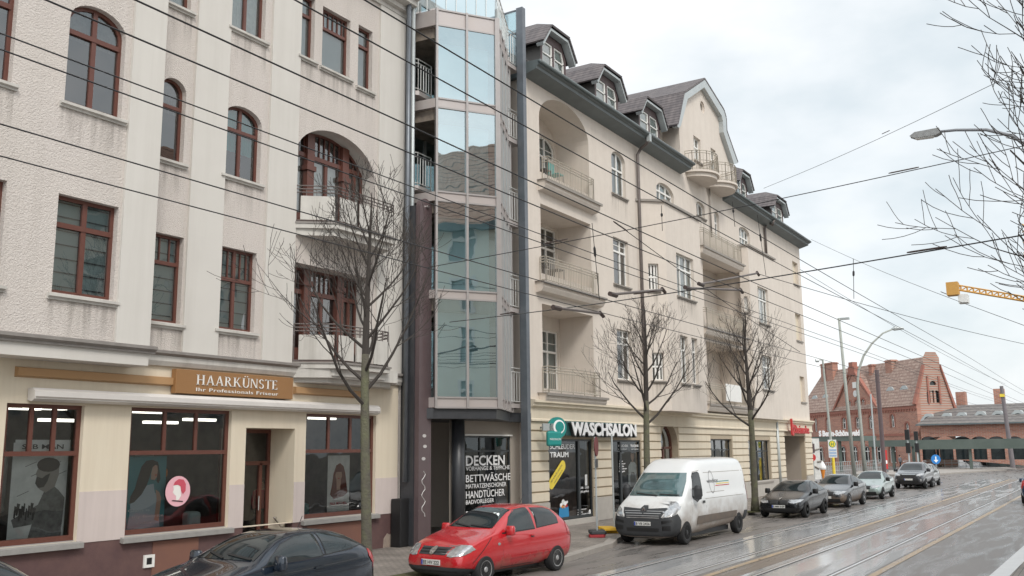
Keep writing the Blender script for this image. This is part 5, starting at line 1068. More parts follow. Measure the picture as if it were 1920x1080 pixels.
# tram rails: lines fitted on the photograph, slightly fanning
def rl(y20, y60): return [(x, y20 + (y60 - y20) * (x - 20) / 40) for x in range(-40, 96, 8)]
Y1, Y2, Y3, Y4 = rl(9.78, 9.45), rl(8.36, 8.02), rl(6.9, 6.72), rl(5.46, 5.3)
def curve_off(p, d): return [(x, y + d) for x, y in p]
tag(stripe('track_bed', curve_off([((a[0]), (a[1] + b[1]) / 2) for a, b in zip(Y1, Y2)], 0), 2.05, .004, M['bed']), kind='structure')
tag(stripe('track_bed', curve_off([((a[0]), (a[1] + b[1]) / 2) for a, b in zip(Y3, Y4)], -.1), 2.5, .004, M['bed']), kind='structure')
tag(stripe('joint_strip', [(a[0], (a[1] + b[1]) / 2 - .2) for a, b in zip(Y2, Y3)], .5, .0065, M['strip']), kind='structure')
railm = pm('worn rail steel', (.75, .75, .76), .3, metal=.6, var=(2, .4, (.55, .53, .52))); groovem = pm('rail groove', (.02, .02, .02), .6)
for i, p in enumerate((Y1, Y2, Y3, Y4)):
    s_ = 1 if i in (1, 3) else -1
    tag(stripe('tram_rail', p, .07, .0092, railm), kind='structure'); tag(stripe('rail_groove', curve_off(p, .055 * s_), .042, .0085, groovem), kind='structure')
    tag(stripe('rail_seal', curve_off(p, -.055 * s_), .03, .0085, M['strip']), kind='structure')
tag(stripe('road_marking', curve_off([(a[0], (a[1] + b[1]) / 2 + .17) for a, b in zip(Y2, Y3)], 0), .17, .0095, M['lineY']), kind='structure')
tag(stripe('road_marking', curve_off(Y4[:15], -.78), .17, .009, M['lineY']), kind='structure')
tag(stripe('road_marking', curve_off(Y1[:8], .55), .28, .005, pm('pale worn strip', (.2, .175, .15), .5, var=(2, .6, (.15, .13, .115)))), kind='structure')
# pavement on the facade side: narrow at the red car, wider from the van on
kl = [(-60, 13.15), (19.9, 13.15), (20.5, 12.0), (20.9, 11.75), (25.0, 12.35), (26.6, 12.95), (30, 13.15), (56, 13.2), (62, 13.8), (65.2, 16), (66.5, 19), (66.5, 34)]
mb = MB(); mb.prism(kl + [(66.5, 60), (-60, 60)], -.015, .12); tag(mb.build('pavement', M['pave']), kind='structure')
mb = MB(); n = len(kl)
for k in range(n - 1):
    a, b = Vector(kl[k]), Vector(kl[k + 1]); d = (b - a); q = Vector((-d.y, d.x)).normalized() * .28; m_ = max(1, int(d.length / 1.0))
    for j in range(m_):
        p0 = a + d * (j / m_) + d.normalized() * .006; p1 = a + d * ((j + 1) / m_) - d.normalized() * .006; e_ = q.normalized() * .012
        mb.prism([(p0 - e_)[:], (p1 - e_)[:], (p1 + q)[:], (p0 + q)[:]], -.01, .128)
tag(mb.build('kerb', M['kerb']), kind='structure')
# mossy tree pits
moss = pm('mossy soil', (.075, .085, .03), .95, bump=(30, .8, .03), var=(6, .7, (.10, .07, .045)))
# near side: pale kerb and pavement
ka = gp(1866, 1080); kb = gp(1920, 1027)
sheet('near_pavement', [(-40, 2.75), (22, 2.1), (110, .3), (110, -9), (-40, -9)], .12, M['pave'], thick=.13)
tag(MB().prism([(-40, 2.7), (22, 2.05), (110, .25), (110, .6), (22, 2.4), (-40, 3.05)], -.01, .13).build('near_kerb', pm('pale kerb stone', (.62, .62, .62), .5, var=(2, .4, (.5, .5, .5)))), kind='structure')
# island and far kerbs of the station forecourt
tag(MB().prism([(96, 15.5), (124, 9.6), (131, 11.2), (110, 24), (98, 22)], -.01, .14).build('traffic_island', M['kerb']), kind='structure')
# ============================================================ STATION FORECOURT
AS = R(45.6)
a0 = ray(1740, 860); dep = 140.0; a0 = a0 * (dep / Vector((a0.x, a0.y)).length)
ST = Fr(a0.x, a0.y, AS + math.pi)                      # u runs to the right, towards the nearer end
hS = thing('station_building', ST.w(-12, 8, 0), 'red brick station building with stepped gables and a mottled tiled roof at the street end', 'building')
def sx(x, y, v=0): return ST.px(x, y, v)
uR_, uL_ = sx(1722, 800)[0], sx(1500, 800)[0]; uG1, uG2 = sx(1648, 800)[0], sx(1566, 800)[0]
zc1 = sx(1700, 761)[1]
_ur = sx(1722, 800)[0]; _pe = ST.w(_ur, 0, 0); _SE = Fr(_pe.x, _pe.y, AS - R(90)); RV = _SE.px(1746, 680)[0]
zrid = sx(1640, 683, RV)[1]
zcan = 3.4
def swin(tl, br, nm='window', ri=.35): a = sx(*tl); b = sx(*br); u0, u1 = sorted((a[0], b[0])); return (u0, u1, b[1], a[1])
S1 = [swin(a, b) for a, b in (((1526, 784), (1533, 809)), ((1548, 784), (1556, 808)), ((1578, 783), (1587, 804)), ((1603, 782), (1612, 803)), ((1628, 779), (1637, 804)), ((1669, 777), (1678, 801)))] + [swin((1697, 793), (1706, 820))]
S2 = [swin((1602, 750), (1610, 765)), swin((1614, 748), (1622, 764)), swin((1590, 752), (1597, 765))]
low = [(u, u + 1.6, .5, 2.9) for u in [uL_ + 2 + k * 3.1 for k in range(int((uR_ - uL_ - 3) / 3.1))]]
holes_ = [outline(*a, .45) for a in S1 + S2 ] + [outline(*a, .5) for a in low]
gz = sx(1606, 700)[1]
pk = (uG1 + uG2) / 2
mb = MB(ST); mb.wall([(uR_, 0), (uL_, 0), (uL_, zc1), (uG2, zc1), (pk - .8, gz), (pk + .8, gz), (uG1, zc1), (uR_, zc1)], holes_, 0, .35); mb.build('wall', M['brick'], hS)
for a in S1 + S2 + low:
    f = MB(ST); f.ring(outline(*a, .45), outline(a[0] + .12, a[1] - .12, a[2] + .1, a[3] - .12, .4), .2, .3); f.box((a[0] + a[1]) / 2 - .06, (a[0] + a[1]) / 2 + .06, .2, .3, a[2], a[3] - .3); f.box(a[0], a[1], .2, .3, a[3] - .85, a[3] - .72); o = f.build('window', M['white'], hS)
    MB(ST).poly([(x, .26, z) for x, z in outline(*a, .45)]).build('pane', M['carglass'], o); b_ = MB(ST); b_.ring(outline(a[0] - .2, a[1] + .2, a[2], a[3] + .25, .55), outline(*a, .45), -.05, .0); b_.build('window_surround', M['brickD'], o)
m = MB(ST); m.box(uR_, uL_, -.15, 0, zc1 - .45, zc1); m.box(uG1 - .3, uG2 + .3, -.2, -.15, zc1 - .3, zc1 - .05); m.box(uR_, uL_, -.1, 0, sx(1700, 815)[1] - .15, sx(1700, 815)[1] + .15)
for k in range(int((uR_ - uL_) / .6)): m.box(uL_ + k * .6, uL_ + k * .6 + .3, -.12, 0, zc1 - .75, zc1 - .45)
m.build('brick_cornice', M['brickD'], hS)
m = MB(ST); m.slab([(uG1 - .1, zc1), (pk + .8, gz), (pk + .8, gz + .35), (uG1 + .35, zc1)], -.25, .3); m.slab([(uG2 + .1, zc1), (pk - .8, gz), (pk - .8, gz + .35), (uG2 - .35, zc1)], -.25, .3)
gt_ = sx(1606, 694)[1]; m.box(pk - .85, pk + .85, -.2, .8, gz - .2, gt_ + .6); m.box(pk - .5, pk + .5, -.25, .6, gt_ + .6, gt_ + 1.3); m.build('gable_coping', M['brickD'], hS)
u, z = sx(1603, 722); MB(ST).box(u - .5, u + .5, -.12, -.0, z - .45, z + .45).build('wall_plate', M['white'], hS); MB(ST).lathe([(.5, -.1), (.5, 0)], (u, 0, z - 1.3), 16, 'y').build('round_plate', M['plight'], hS)
# main roof with ridge at v=7
m = MB(ST); uh = sx(1545, 700, RV)[0]
m.poly([(uR_ - .1, -.3, zc1), (uL_ - .2, -.3, zc1), (uh, RV, zrid), (uR_ - .1, RV, zrid)]); m.poly([(uL_ - .2, -.3, zc1), (uL_ - .2, 2 * RV, zc1), (uh, RV, zrid)]); m.poly([(uR_ - .1, RV, zrid), (uh, RV, zrid), (uL_ - .2, 2 * RV, zc1), (uR_ - .1, 2 * RV, zc1)]); m.build('roof', M['tileB'], hS)
m = MB(ST)
m.poly([(uG1, -.1, zc1), (pk, -.1, gz), (pk, 5, gz), (uG1, 2.2, zc1 + .1)]); m.poly([(uG2, -.1, zc1), (pk, -.1, gz), (pk, 5, gz), (uG2, 2.2, zc1 + .1)]); m.build('gable_roof', M['tileB'], hS)
for x, y, h, w in ((1668, 675, 2.6, .75), (1634, 683, 1.3, .4), (1556, 680, 2.6, 1.1), (1546, 682, 3.0, .8)):
    u, z = sx(x, y, RV - .5); MB(ST).box(u - w, u + w, RV - .8, RV + .2, z - h - 1.5, z).box(u - w - .12, u + w + .12, RV - .92, RV + .32, z - .25, z - .1).build('chimney', M['brick'], hS)
for x, y in ((1532, 757), (1552, 755), (1674, 743), (1700, 741)):
    u, z = sx(x, y, 1.2); o = MB(ST).box(u - .45, u + .45, 1.1, 3, z - .9, z + .8).build('roof_dormer', M['white'], hS); MB(ST).box(u - .27, u + .27, 1.05, 1.1, z - .7, z + .6).build('pane', M['carglass'], o); MB(ST).prism([(u - .9, .8), (u + .9, .8), (u + .9, 3.4), (u - .9, 3.4)], z + .8, z + .9).slab([(u - .9, z + .9), (u + .9, z + .9), (u + .3, z + 1.35), (u - .3, z + 1.35)], .8, 3.4).build('dormer_roof', M['zincL'], o)
# right gable end facing down the street (stepped)
uE2 = sx(1722, 800)[0]; pe = ST.w(uE2, 0, 0); SE = Fr(pe.x, pe.y, AS - R(90))
wE = SE.px(1780, 760)[0]; zE = SE.px(1745, 660)[1]; zs = SE.px(1724, 757)[1]; wE = max(wE, 9.0) if wE < 30 else 16
xm = SE.px(1746, 680)[0]
gb = [(0, 0), (2 * xm, 0), (2 * xm, zs - .5), (xm + 1.3, SE.px(1746, 690)[1]), (xm + 1.3, zE - .8), (xm + .8, zE), (xm - .8, zE), (xm - 1.3, zE - .8), (xm - 1.3, SE.px(1746, 690)[1]), (0, zs)]
hg = [outline(SE.px(x, 740)[0] - .45, SE.px(x, 740)[0] + .45, SE.px(x, 755)[1], SE.px(x, 732)[1], .4) for x in (1743, 1749.5, 1756.5)]
hg.append(outline(xm - .5, xm + .5, SE.px(1746, 722)[1], SE.px(1746, 714)[1], .4))
m = MB(SE); m.wall(gb, hg, 0, .3); m.build('end_gable', M['brick'], hS)
for h in hg: MB(SE).poly([(p[0], .25, p[1]) for p in h]).build('pane', M['carglass'], hS)
m = MB(SE); m.slab([(gb[2][0] + .1, gb[2][1] - .2), (gb[3][0], gb[3][1]), (gb[3][0], gb[3][1] + .5), (gb[2][0] + .4, gb[2][1])], -.25, .4); m.slab([(-.1, zs - .2), (gb[8][0], gb[8][1]), (gb[8][0], gb[8][1] + .5), (-.4, zs)], -.25, .4)
for k in (-.9, .9): m.box(xm + k - .12, xm + k + .12, -.15, 0, zs, SE.px(1746, 705)[1])
m.build('gable_trim', M['brickD'], hS)
m = MB(SE); m.box(xm - 9, xm - 8.6, -.05, 0, zs - .3, zs - .1); m.build('string_course', M['white'], hS)
# ---- low hall to the right
hw = gp(1920, 870); H0 = SE.w(0, 0, 0)
zr1 = 1.0
q = ray(1728, 828); d0 = 138.0
P0 = ray(1728, 830); P0 = P0 * (d0 / Vector((P0.x, P0.y)).length); HL = Fr(P0.x, P0.y, AS - R(180) + R(38))
def hx(x, y, v=0): return HL.px(x, y, v)
uEnd = hx(1960, 820)[0]
hH = thing('station_hall', HL.w(uEnd / 2, 6, 0), 'long low brick station hall with a dark slate roof and small eyebrow dormers', 'building')
zw_ = hx(1740, 803)[1]
arcs = [outline(hx(x, 825)[0] - 1.2, hx(x, 825)[0] + 1.2, 1.0, hx(x, 818)[1], 1.0) for x in (1741, 1771, 1804, 1836, 1868, 1902)]
m = MB(HL); m.wall([(0, 0), (uEnd, 0), (uEnd, zw_ + .6), (0, zw_ + .6)], arcs, 0, .3); m.build('wall', M['brick'], hH)
for h in arcs: MB(HL).poly([(p[0], .25, p[1]) for p in h]).build('window', M['carglass'], hH)
zt_ = hx(1736, 762, 9)[1]; m = MB(HL); m.poly([(-.4, -.6, zw_ + .5), (uEnd, -.6, zw_ + .5), (uEnd, 9, zt_), (1.2, 9, zt_)]); m.poly([(-.4, -.6, zw_ + .5), (1.2, 9, zt_), (-.4, 18, zw_)]); m.build('roof', M['slate'], hH)
m = MB(HL); m.box(-.4, uEnd, -.75, -.55, zw_ + .35, zw_ + .55); m.build('gutter', M['zinc'], hH)
for x, y in ((1742, 783), (1776, 782), (1804, 781), (1839, 779), (1872, 778), (1909, 777)):
    v = 3.6; u, z = hx(x, y, v); m = MB(HL); m.slab([(u - 1.3, z - .55), (u - .7, z + .1), (u - .3, z + .55), (u + .3, z + .55), (u + .7, z + .1), (u + 1.3, z - .55)], v - .3, v + 2.5); o = m.build('eyebrow_dormer', M['zincL'], hH); MB(HL).slab(circ(u, z - .4, .6, .55, 10, 0, 180), v - .34, v - .3).build('pane', M['carglass'], o)
for x, y in ((1801, 735), (1872, 729)):
    u, z = hx(x, y, 10); MB(HL).box(u - .6, u + .6, 9.6, 10.8, z - 5, z).build('chimney', M['brick'], hH)
# green canopy along the forecourt
def canopy(xa, xb, ya, d, lab, ang=0, hgt=.9):
    A = ray(xa, ya); A = A * (d / Vector((A.x, A.y)).length); f = Fr(A.x, A.y, AS - R(180) + R(ang)); ub_ = f.px(xb, ya)[0]
    t = thing('platform_canopy', f.w(ub_ / 2, 1, 0), lab, 'canopy', None); z1 = CAMH + A.z; m = MB(f); m.box(0, ub_, 0, 3.2, z1 - hgt, z1); m.build('canopy_roof', pm('canopy green', (.09, .115, .10), .5, var=(1, .5, (.13, .155, .14))), t)
    n = max(2, int(ub_ / 5.2))
    for k in range(n + 1): u = .3 + (ub_ - .6) * k / n; MB(f).box(u - .14, u + .14, .4, .68, 0, z1 - hgt).build('post', MATS['canopy green'], t)
    return f, t, z1
f, t, z1 = canopy(1522, 1618, 819, 116, 'pale green tram stop canopy carrying the station name letters', 30, .55)
u0 = f.px(1536, 812)[0]; u1 = f.px(1617, 812)[0]; tx = text_mb(f, 'S Berlin-Schöneweide', u0, z1 + .05, .62, -.05, .06, width=u1 - u0, bold=.06); tx.build('lettering', M['letW'], t)
canopy(1712, 1925, 825, 122, 'long green canopy on posts in front of the low station hall', 38, 1.1)
canopy(1628, 1712, 826, 128, 'short dark canopy in front of the brick station building', 30, .8)
# kiosk with pale roof at the right edge
K0 = gp(1875, 874); fk = Fr(K0.x, K0.y, R(-60)); t = thing('kiosk', K0, 'dark kiosk with a pale hipped roof at the right end of the forecourt', 'kiosk')
m = MB(fk); m.box(0, 9, 0, 5, 0, 4.1); m.build('body', pm('kiosk green', (.07, .1, .09), .4), t); m = MB(fk); m.slab([(-.6, 4.1), (9.6, 4.1), (8, 5.6), (1.2, 5.6)], -.6, 5.6); m.build('roof', M['zincL'], t)
for k in range(4): MB(fk).box(.6 + k * 2.1, 2.2 + k * 2.1, -.05, 0, .5, 3.2).build('window', M['carglass'], t)
# hoarding, posters and clutter on the forecourt
def panel(name, x0, x1, yb, h, col, lab, cat, extra=None, zg=.1):
    p = gp((x0 + x1) / 2, yb, zg); f = Fr(p.x, p.y, R(-58)); w = f.px(x1, yb)[0] - f.px(x0, yb)[0]; w = abs(w)
    t = thing(name, p, lab, cat); MB(f).box(-w / 2, w / 2, 0, .12, zg + .35, zg + h).build('face', M[col], t)
    for s in (-1, 1): MB(f).box(s * w * .42 - .05, s * w * .42 + .05, .02, .1, 0, zg + .4).build('post', M['steel'], t)
    return f, t, w
f, t, w = panel('advert_board', 1658, 1666, 886, 2.3, 'redp', 'small red and white poster board by the tram stop fence', 'board'); MB(f).box(-w / 2 + .05, w / 2 - .05, -.03, 0, 1.0, 1.35).build('stripe', M['letW'], t)
f, t, w = panel('advert_board', 1667, 1686, 872, 3.4, 'pink', 'wide red and yellow advert panel behind the tram stop', 'board'); MB(f).box(-w * .2, w * .2, -.03, 0, 1.6, 2.9).build('motif', M['redp'], t); MB(f).box(w * .25, w * .45, -.03, 0, 1.1, 2.6).build('motif', M['yellow'], t)
f, t, w = panel('hoarding', 1524, 1541, 908, 3.3, 'plight', 'pale hoarding sprayed with grey lettering beside the corner shop', 'hoarding'); u = 0
MB(f).tube([(.2, -.03, 1.2), (-.5, -.03, 1.6), (-.3, -.03, 2.5), (.5, -.03, 2.7), (.6, -.03, 1.8), (.1, -.03, 1.7)], .07, 4).build('graffiti', M['sillR'], t)
f, t, w = panel('banner', 1742, 1778, 868, 3.1, 'blueb', 'blue and white banner under the long green canopy', 'banner')
m = MB(); p0, p1 = gp(1524, 893), gp(1652, 882); n = 34
for k in range(n + 1): q_ = p0 + (p1 - p0) * (k / n); m.box(q_.x - .02, q_.x + .02, q_.y - .02, q_.y + .02, 0, 1.25)
for z in (.35, .8, 1.22): m.tube([(p0.x, p0.y, z), (p1.x, p1.y, z)], .022, 5)
tag(m.build('barrier_fence', M['zincL']), 'long grey barrier fence along the tram stop behind the parked cars', 'fence')
m = MB(); p0, p1 = gp(1745, 876), gp(1925, 872); n = 14
for k in range(n + 1): q_ = p0 + (p1 - p0) * (k / n); m.box(q_.x - .03, q_.x + .03, q_.y - .03, q_.y + .03, 0, 1.1)
for z in (.55, 1.08): m.tube([(p0.x, p0.y, z), (p1.x, p1.y, z)], .025, 5)
tag(m.build('barrier_fence', M['zincL']), 'thin rail fence in front of the white van under the canopy', 'fence')
# distant dark storey behind forecourt: low hedge/bikes stand in shade
for x0, x1, y, lab in ((1752, 1776, 874, 'row of brown bushes left of the white van under the canopy'),):
    p = gp((x0 + x1) / 2, y); m = MB()
    for k in range(260): c = Vector((rnd.uniform(-4, 4), rnd.uniform(-1, 1), abs(rnd.gauss(0, .55)))); a = Vector([rnd.gauss(0, .2) for _ in range(3)]); b = Vector([rnd.gauss(0, .2) for _ in range(3)]); q_ = p + c; m.poly([(q_ + a)[:], (q_ + b)[:], (q_ - a * .6)[:]])
    tag(m.build('bush_row', pm('brown hedge', (.09, .075, .04), .9)), lab, 'hedge')
# ============================================================ OPPOSITE SIDE OF THE STREET (seen mirrored in the glass bay)
hO = thing('corner_house', (16, -16, 0), 'cream house with a red tiled mansard roof across the street mirrored in the glass bay', 'house')
FO = Fr(40, -9, R(180))                       # u runs back toward -X, v away from the street
hs = []
for r in range(4):
    for c in range(9): hs.append(outline(1.5 + c * 3.1, 2.9 + c * 3.1, 4.6 + r * 3.0, 6.7 + r * 3.0))
m = MB(FO); m.wall([(0, 0), (30, 0), (30, 15.8), (0, 15.8)], hs, 0, .2); m.box(30, 30.1, 0, 12, 0, 15.8); m.box(-.1, 0, 0, 12, 0, 15.8); m.build('wall', pm('opposite cream', (.85, .82, .72), .85, var=(.4, .4, (.8, .76, .66))), hO)
for h in hs:
    f = MB(FO); f.ring(h, outline(h[0][0] + .12, h[1][0] - .12, h[0][1] + .12, h[2][1] - .12), -.04, .12); f.box(h[0][0], h[1][0], .0, .1, h[0][1] + 1.3, h[0][1] + 1.42); o = f.build('window', M['white'], hO)
    MB(FO).poly([(p[0], .1, p[1]) for p in h]).build('pane', M['blind'], o)
m = MB(FO); m.poly([(-.5, -.5, 15.6), (30.5, -.5, 15.6), (29, 3.2, 21.5), (1, 3.2, 21.5)]); m.poly([(30.5, -.5, 15.6), (30.5, 12.5, 15.6), (29, 8.5, 21.5), (29, 3.2, 21.5)]); m.poly([(-.5, -.5, 15.6), (-.5, 12.5, 15.6), (1, 8.5, 21.5), (1, 3.2, 21.5)]); m.poly([(1, 3.2, 21.5), (29, 3.2, 21.5), (29, 8.5, 21.5), (1, 8.5, 21.5)]); m.build('roof', M['tileR'], hO)
m = MB(FO); m.box(-.6, 30.6, -.75, -.3, 15.4, 15.75); m.tube([(30.5, -.5, 15.6), (29, 3.2, 21.5)], .3, 6); m.tube([(-.5, -.5, 15.6), (1, 3.2, 21.5)], .3, 6); m.build('gutter', M['zinc'], hO)
# ============================================================ VEHICLES
def paint(name, col, metal=.3, rough=.28, dirt=None):
    m = pm(name, col, rough, metal=metal, coat=1.0, spec=.5, var=(1.3, .15, tuple(c * .8 for c in col)))
    b = m.node_tree.nodes['Principled BSDF']; b.inputs['Coat Roughness'].default_value = .03
    if max(col) < .02: b.inputs['Coat Weight'].default_value = .3
    if dirt:
        t = m.node_tree; g = t.nodes.new('ShaderNodeNewGeometry'); s = t.nodes.new('ShaderNodeSeparateXYZ'); t.links.new(g.outputs['Position'], s.inputs[0])
        n = t.nodes.new('ShaderNodeTexNoise'); n.inputs['Scale'].default_value = 1.6; n.inputs['Detail'].default_value = 8; n.inputs['Roughness'].default_value = .65; t.links.new(g.outputs['Position'], n.inputs[0])
        a = t.nodes.new('ShaderNodeMath'); a.operation = 'MULTIPLY_ADD'; a.inputs[1].default_value = -1.5; t.links.new(n.outputs[0], a.inputs[0]); t.links.new(s.outputs['Z'], a.inputs[2])
        r = t.nodes.new('ShaderNodeMapRange'); r.inputs[1].default_value = dirt[1] - .75; r.inputs[2].default_value = dirt[0] - .75; r.inputs[3].default_value = 0; r.inputs[4].default_value = .85; t.links.new(a.outputs[0], r.inputs[0])
        src = b.inputs['Base Color'].links[0].from_socket; mx = t.nodes.new('ShaderNodeMixRGB'); mx.inputs[2].default_value = (.24, .18, .135, 1); t.links.new(src, mx.inputs[1]); t.links.new(r.outputs[0], mx.inputs[0]); t.links.new(mx.outputs[0], b.inputs['Base Color'])
        rr = t.nodes.new('ShaderNodeMath'); rr.operation = 'MULTIPLY_ADD'; rr.inputs[1].default_value = -.9; rr.inputs[2].default_value = .9; t.links.new(r.outputs[0], rr.inputs[0]); t.links.new(rr.outputs[0], b.inputs['Coat Weight'])
        rb = t.nodes.new('ShaderNodeMapRange'); rb.inputs[3].default_value = rough; rb.inputs[4].default_value = .75; t.links.new(r.outputs[0], rb.inputs[0]); t.links.new(rb.outputs[0], b.inputs['Roughness'])
    return m
def cframe(x0, y0, yaw=0.0, flip=False): return Fr(x0, y0, yaw + (math.pi if flip else 0))
def loft(fr, st, par, mats, wheels, wr, W, sub=2):
    """st rows: x, z_bottom, w_low, z_belt, w_belt, z_roof, w_roof ; u = x (front to rear), v = lateral"""
    mb = MB(fr); rings = []
    for (x, zb, wl, zt, wb, zr, wf) in st:
        h = [(0, zb), (wl * .7, zb), (wl, zb + .09), (wb + .015, zb + (zt - zb) * .58), (wb, zt - .03), (wb - .035, zt + .03), (wb + (wf - wb) * .52 + .02, zt + (zr - zt) * .55), (wf + .015, zr - (zr - zt) * .12 - .02), (wf * .82, zr - .012), (wf * .4, zr)]
        full = [(a, b) for a, b in h] + [(0, zr)] + [(-a, b) for a, b in h[:0:-1]]
        rings.append([mb.pt(x, a, b) for a, b in full])
    n = len(rings[0])
    for A, B in zip(rings, rings[1:]):
        for k in range(n): mb.face((A[k], A[(k + 1) % n], B[(k + 1) % n], B[k]))
    mb.face(rings[0][::-1]); mb.face(rings[-1])
    bm = bmesh.new(); me = bpy.data.meshes.new('tmp'); me.from_pydata([tuple(p) for p in mb.v], [], mb.f); bm.from_mesh(me); bmesh.ops.recalc_face_normals(bm, faces=bm.faces); bm.to_mesh(me); bm.free()
    for m in mats: me.materials.append(m)
    o = bpy.data.objects.new('tmp', me); COL.objects.link(o); s = o.modifiers.new('s', 'SUBSURF'); s.levels = sub; s.render_levels = sub
    cut = []
    for wx in wheels:
        for sd_ in (-1, 1):
            c = MB(fr); c.lathe([(wr + .06, 0), (wr + .06, .46)], (wx, sd_ * (W / 2 - .32) - .21 + .0, wr + .01), 28, 'y')
            cm = bpy.data.meshes.new('c'); cm.from_pydata([tuple(p) for p in c.v], [], c.f); cm.materials.append(mats[0]); cm.materials.append(mats[1]); cm.polygons.foreach_set('material_index', [1] * len(cm.polygons))
            bm = bmesh.new(); bm.from_mesh(cm); bmesh.ops.recalc_face_normals(bm, faces=bm.faces); bm.to_mesh(cm); bm.free()
            co = bpy.data.objects.new('c', cm); COL.objects.link(co); cut.append(co)
            b = o.modifiers.new('b', 'BOOLEAN'); b.operation = 'DIFFERENCE'; b.object = co; b.solver = 'EXACT'
    bpy.context.view_layer.update(); dg = bpy.context.evaluated_depsgraph_get(); new = bpy.data.meshes.new_from_object(o.evaluated_get(dg))
    bpy.data.objects.remove(o)
    for c in cut: bpy.data.objects.remove(c)
    new.name = 'body'; bt = BVHTree.FromPolygons([v.co for v in new.vertices], [p.vertices[:] for p in new.polygons])
    off = wloc(par)
    for v in new.vertices: v.co -= off
    new.polygons.foreach_set('use_smooth', [p.material_index == 0 for p in new.polygons])
    bo = bpy.data.objects.new('body', new); COL.objects.link(bo); bo.parent = par; WL[bo.name] = off
    return bo, bt
def decal(fr, bt, pts, axis, name, mat, par, off=.006, na=16, nb=8, thick=0):
    """project a polygon onto the body. axis 's-' near side (u,z), 's+' far side, 'f' front (v,z), 'r' rear (v,z), 't' top (u,v)"""
    lo = min(p[0] for p in pts); hi = max(p[0] for p in pts); mb = MB(); idx = {}
    def span(a):
        ys = []
        for p, q in zip(pts, pts[1:] + pts[:1]):
            if (p[0] <= a <= q[0]) or (q[0] <= a <= p[0]):
                if abs(p[0] - q[0]) < 1e-9: ys += [p[1], q[1]]
                else: ys.append(p[1] + (q[1] - p[1]) * (a - p[0]) / (q[0] - p[0]))
        return (min(ys), max(ys)) if ys else None
    xs = sorted(set([lo + 1e-5 + (hi - lo - 2e-5) * i / na for i in range(na + 1)] + [min(max(p[0], lo + 1e-5), hi - 1e-5) for p in pts]))
    for i, a in enumerate(xs):
        sp = span(a)
        if not sp: continue
        for j in range(nb + 1):
            b = sp[0] + (sp[1] - sp[0]) * j / nb
            if axis == 's-': o = fr.w(a, -3, b); d = fr.w(a, 0, b) - o
            elif axis == 's+': o = fr.w(a, 3, b); d = fr.w(a, 0, b) - o
            elif axis == 'f': o = fr.w(-2, a, b); d = fr.w(2, a, b) - o
            elif axis == 'r': o = fr.w(12, a, b); d = fr.w(2, a, b) - o
            else: o = fr.w(a, b, 5); d = Vector((0, 0, -1))
            d.normalize(); h = bt.ray_cast(o, d)
            if h[0] is None: continue
            n = h[1]
            if n.dot(d) > 0: n = -n
            mb.v.append(h[0] + n * off); idx[(i, j)] = len(mb.v) - 1
    for i in range(len(xs) - 1):
        for j in range(nb):
            q = [idx.get(k) for k in ((i, j), (i + 1, j), (i + 1, j + 1), (i, j + 1))]
            if None in q: continue
            L_ = max((mb.v[q[0]] - mb.v[q[2]]).length, (mb.v[q[1]] - mb.v[q[3]]).length)
            if L_ < 1.2: mb.face(q)
    o = mb.build(name, mat, par, smooth=True)
    if thick: s = o.modifiers.new('s', 'SOLIDIFY'); s.thickness = thick; s.offset = 1
    return o
def strip(fr, bt, p0, p1, w, axis, name, mat, par, off=.004, n=10):
    d = Vector((p1[0] - p0[0], p1[1] - p0[1])); L_ = d.length; d.normalize(); q = Vector((-d.y, d.x)) * w / 2
    a, b = Vector(p0), Vector(p1); return decal(fr, bt, [(a - q)[:], (b - q)[:], (b + q)[:], (a + q)[:]], axis, name, mat, par, off, n, 2)
def wheel(fr, par, x, y, r, w, side, rimmat, spokes, steel=False):
    t = MB(fr); c = (x, y, r); s = side
    def L_(prof): return [(a, b * s) for a, b in prof]
    t.lathe(L_([(r * .62, .0), (r * .66, .012), (r * .9, .012), (r * .97, -.012), (r, -.05), (r, -w + .05), (r * .95, -w), (r * .3, -w)]), c, 36, 'y'); o = t.build('wheel', M['tyre'], par, smooth=False)
    m = MB(fr); m.lathe(L_([(r * .64, -.0), (r * .64, .006), (r * .58, -.01), (r * .56, -.06), (.02, -.065)]), c, 36, 'y'); m.build('rim', M[rimmat] if not spokes else (pm('rim shade', (.13, .13, .13), .4, metal=.4) if spokes == 8 else M['black']), o)
    h = MB(fr); h.lathe(L_([(r * .2, -.06), (r * .2, -.0), (r * .15, .012), (.01, .014)]), c, 20, 'y')
    for k in range(spokes):
        a = 2 * math.pi * (k + .3) / spokes
        for da, hw in ((0, .11),):
            pts = []
            for rr, ww, dd in ((r * .17, hw * 1.0, -.002), (r * .62, hw * 1.25, -.006)):
                for sg in (-1, 1): th = a + sg * ww * (1 if rr < r * .3 else .8) * (r * .35 / rr) ** .55 * 1.3; pts.append((x + rr * math.cos(th), y + dd * s, r + rr * math.sin(th)))
            i0 = [h.pt(*p) for p in pts]; i1 = [h.pt(p[0], p[1] - .035 * s, p[2]) for p in pts]
            h.face((i0[0], i0[1], i0[3], i0[2])); h.face((i0[0], i0[2], i1[2], i1[0])); h.face((i0[1], i1[1], i1[3], i0[3]))
    h.lathe(L_([(r * .64, .0), (r * .645, .008), (r * .6, .004), (r * .585, -.03)]), c, 36, 'y') if spokes else None
    h.build('hub_cap', M[rimmat], o)
    return o
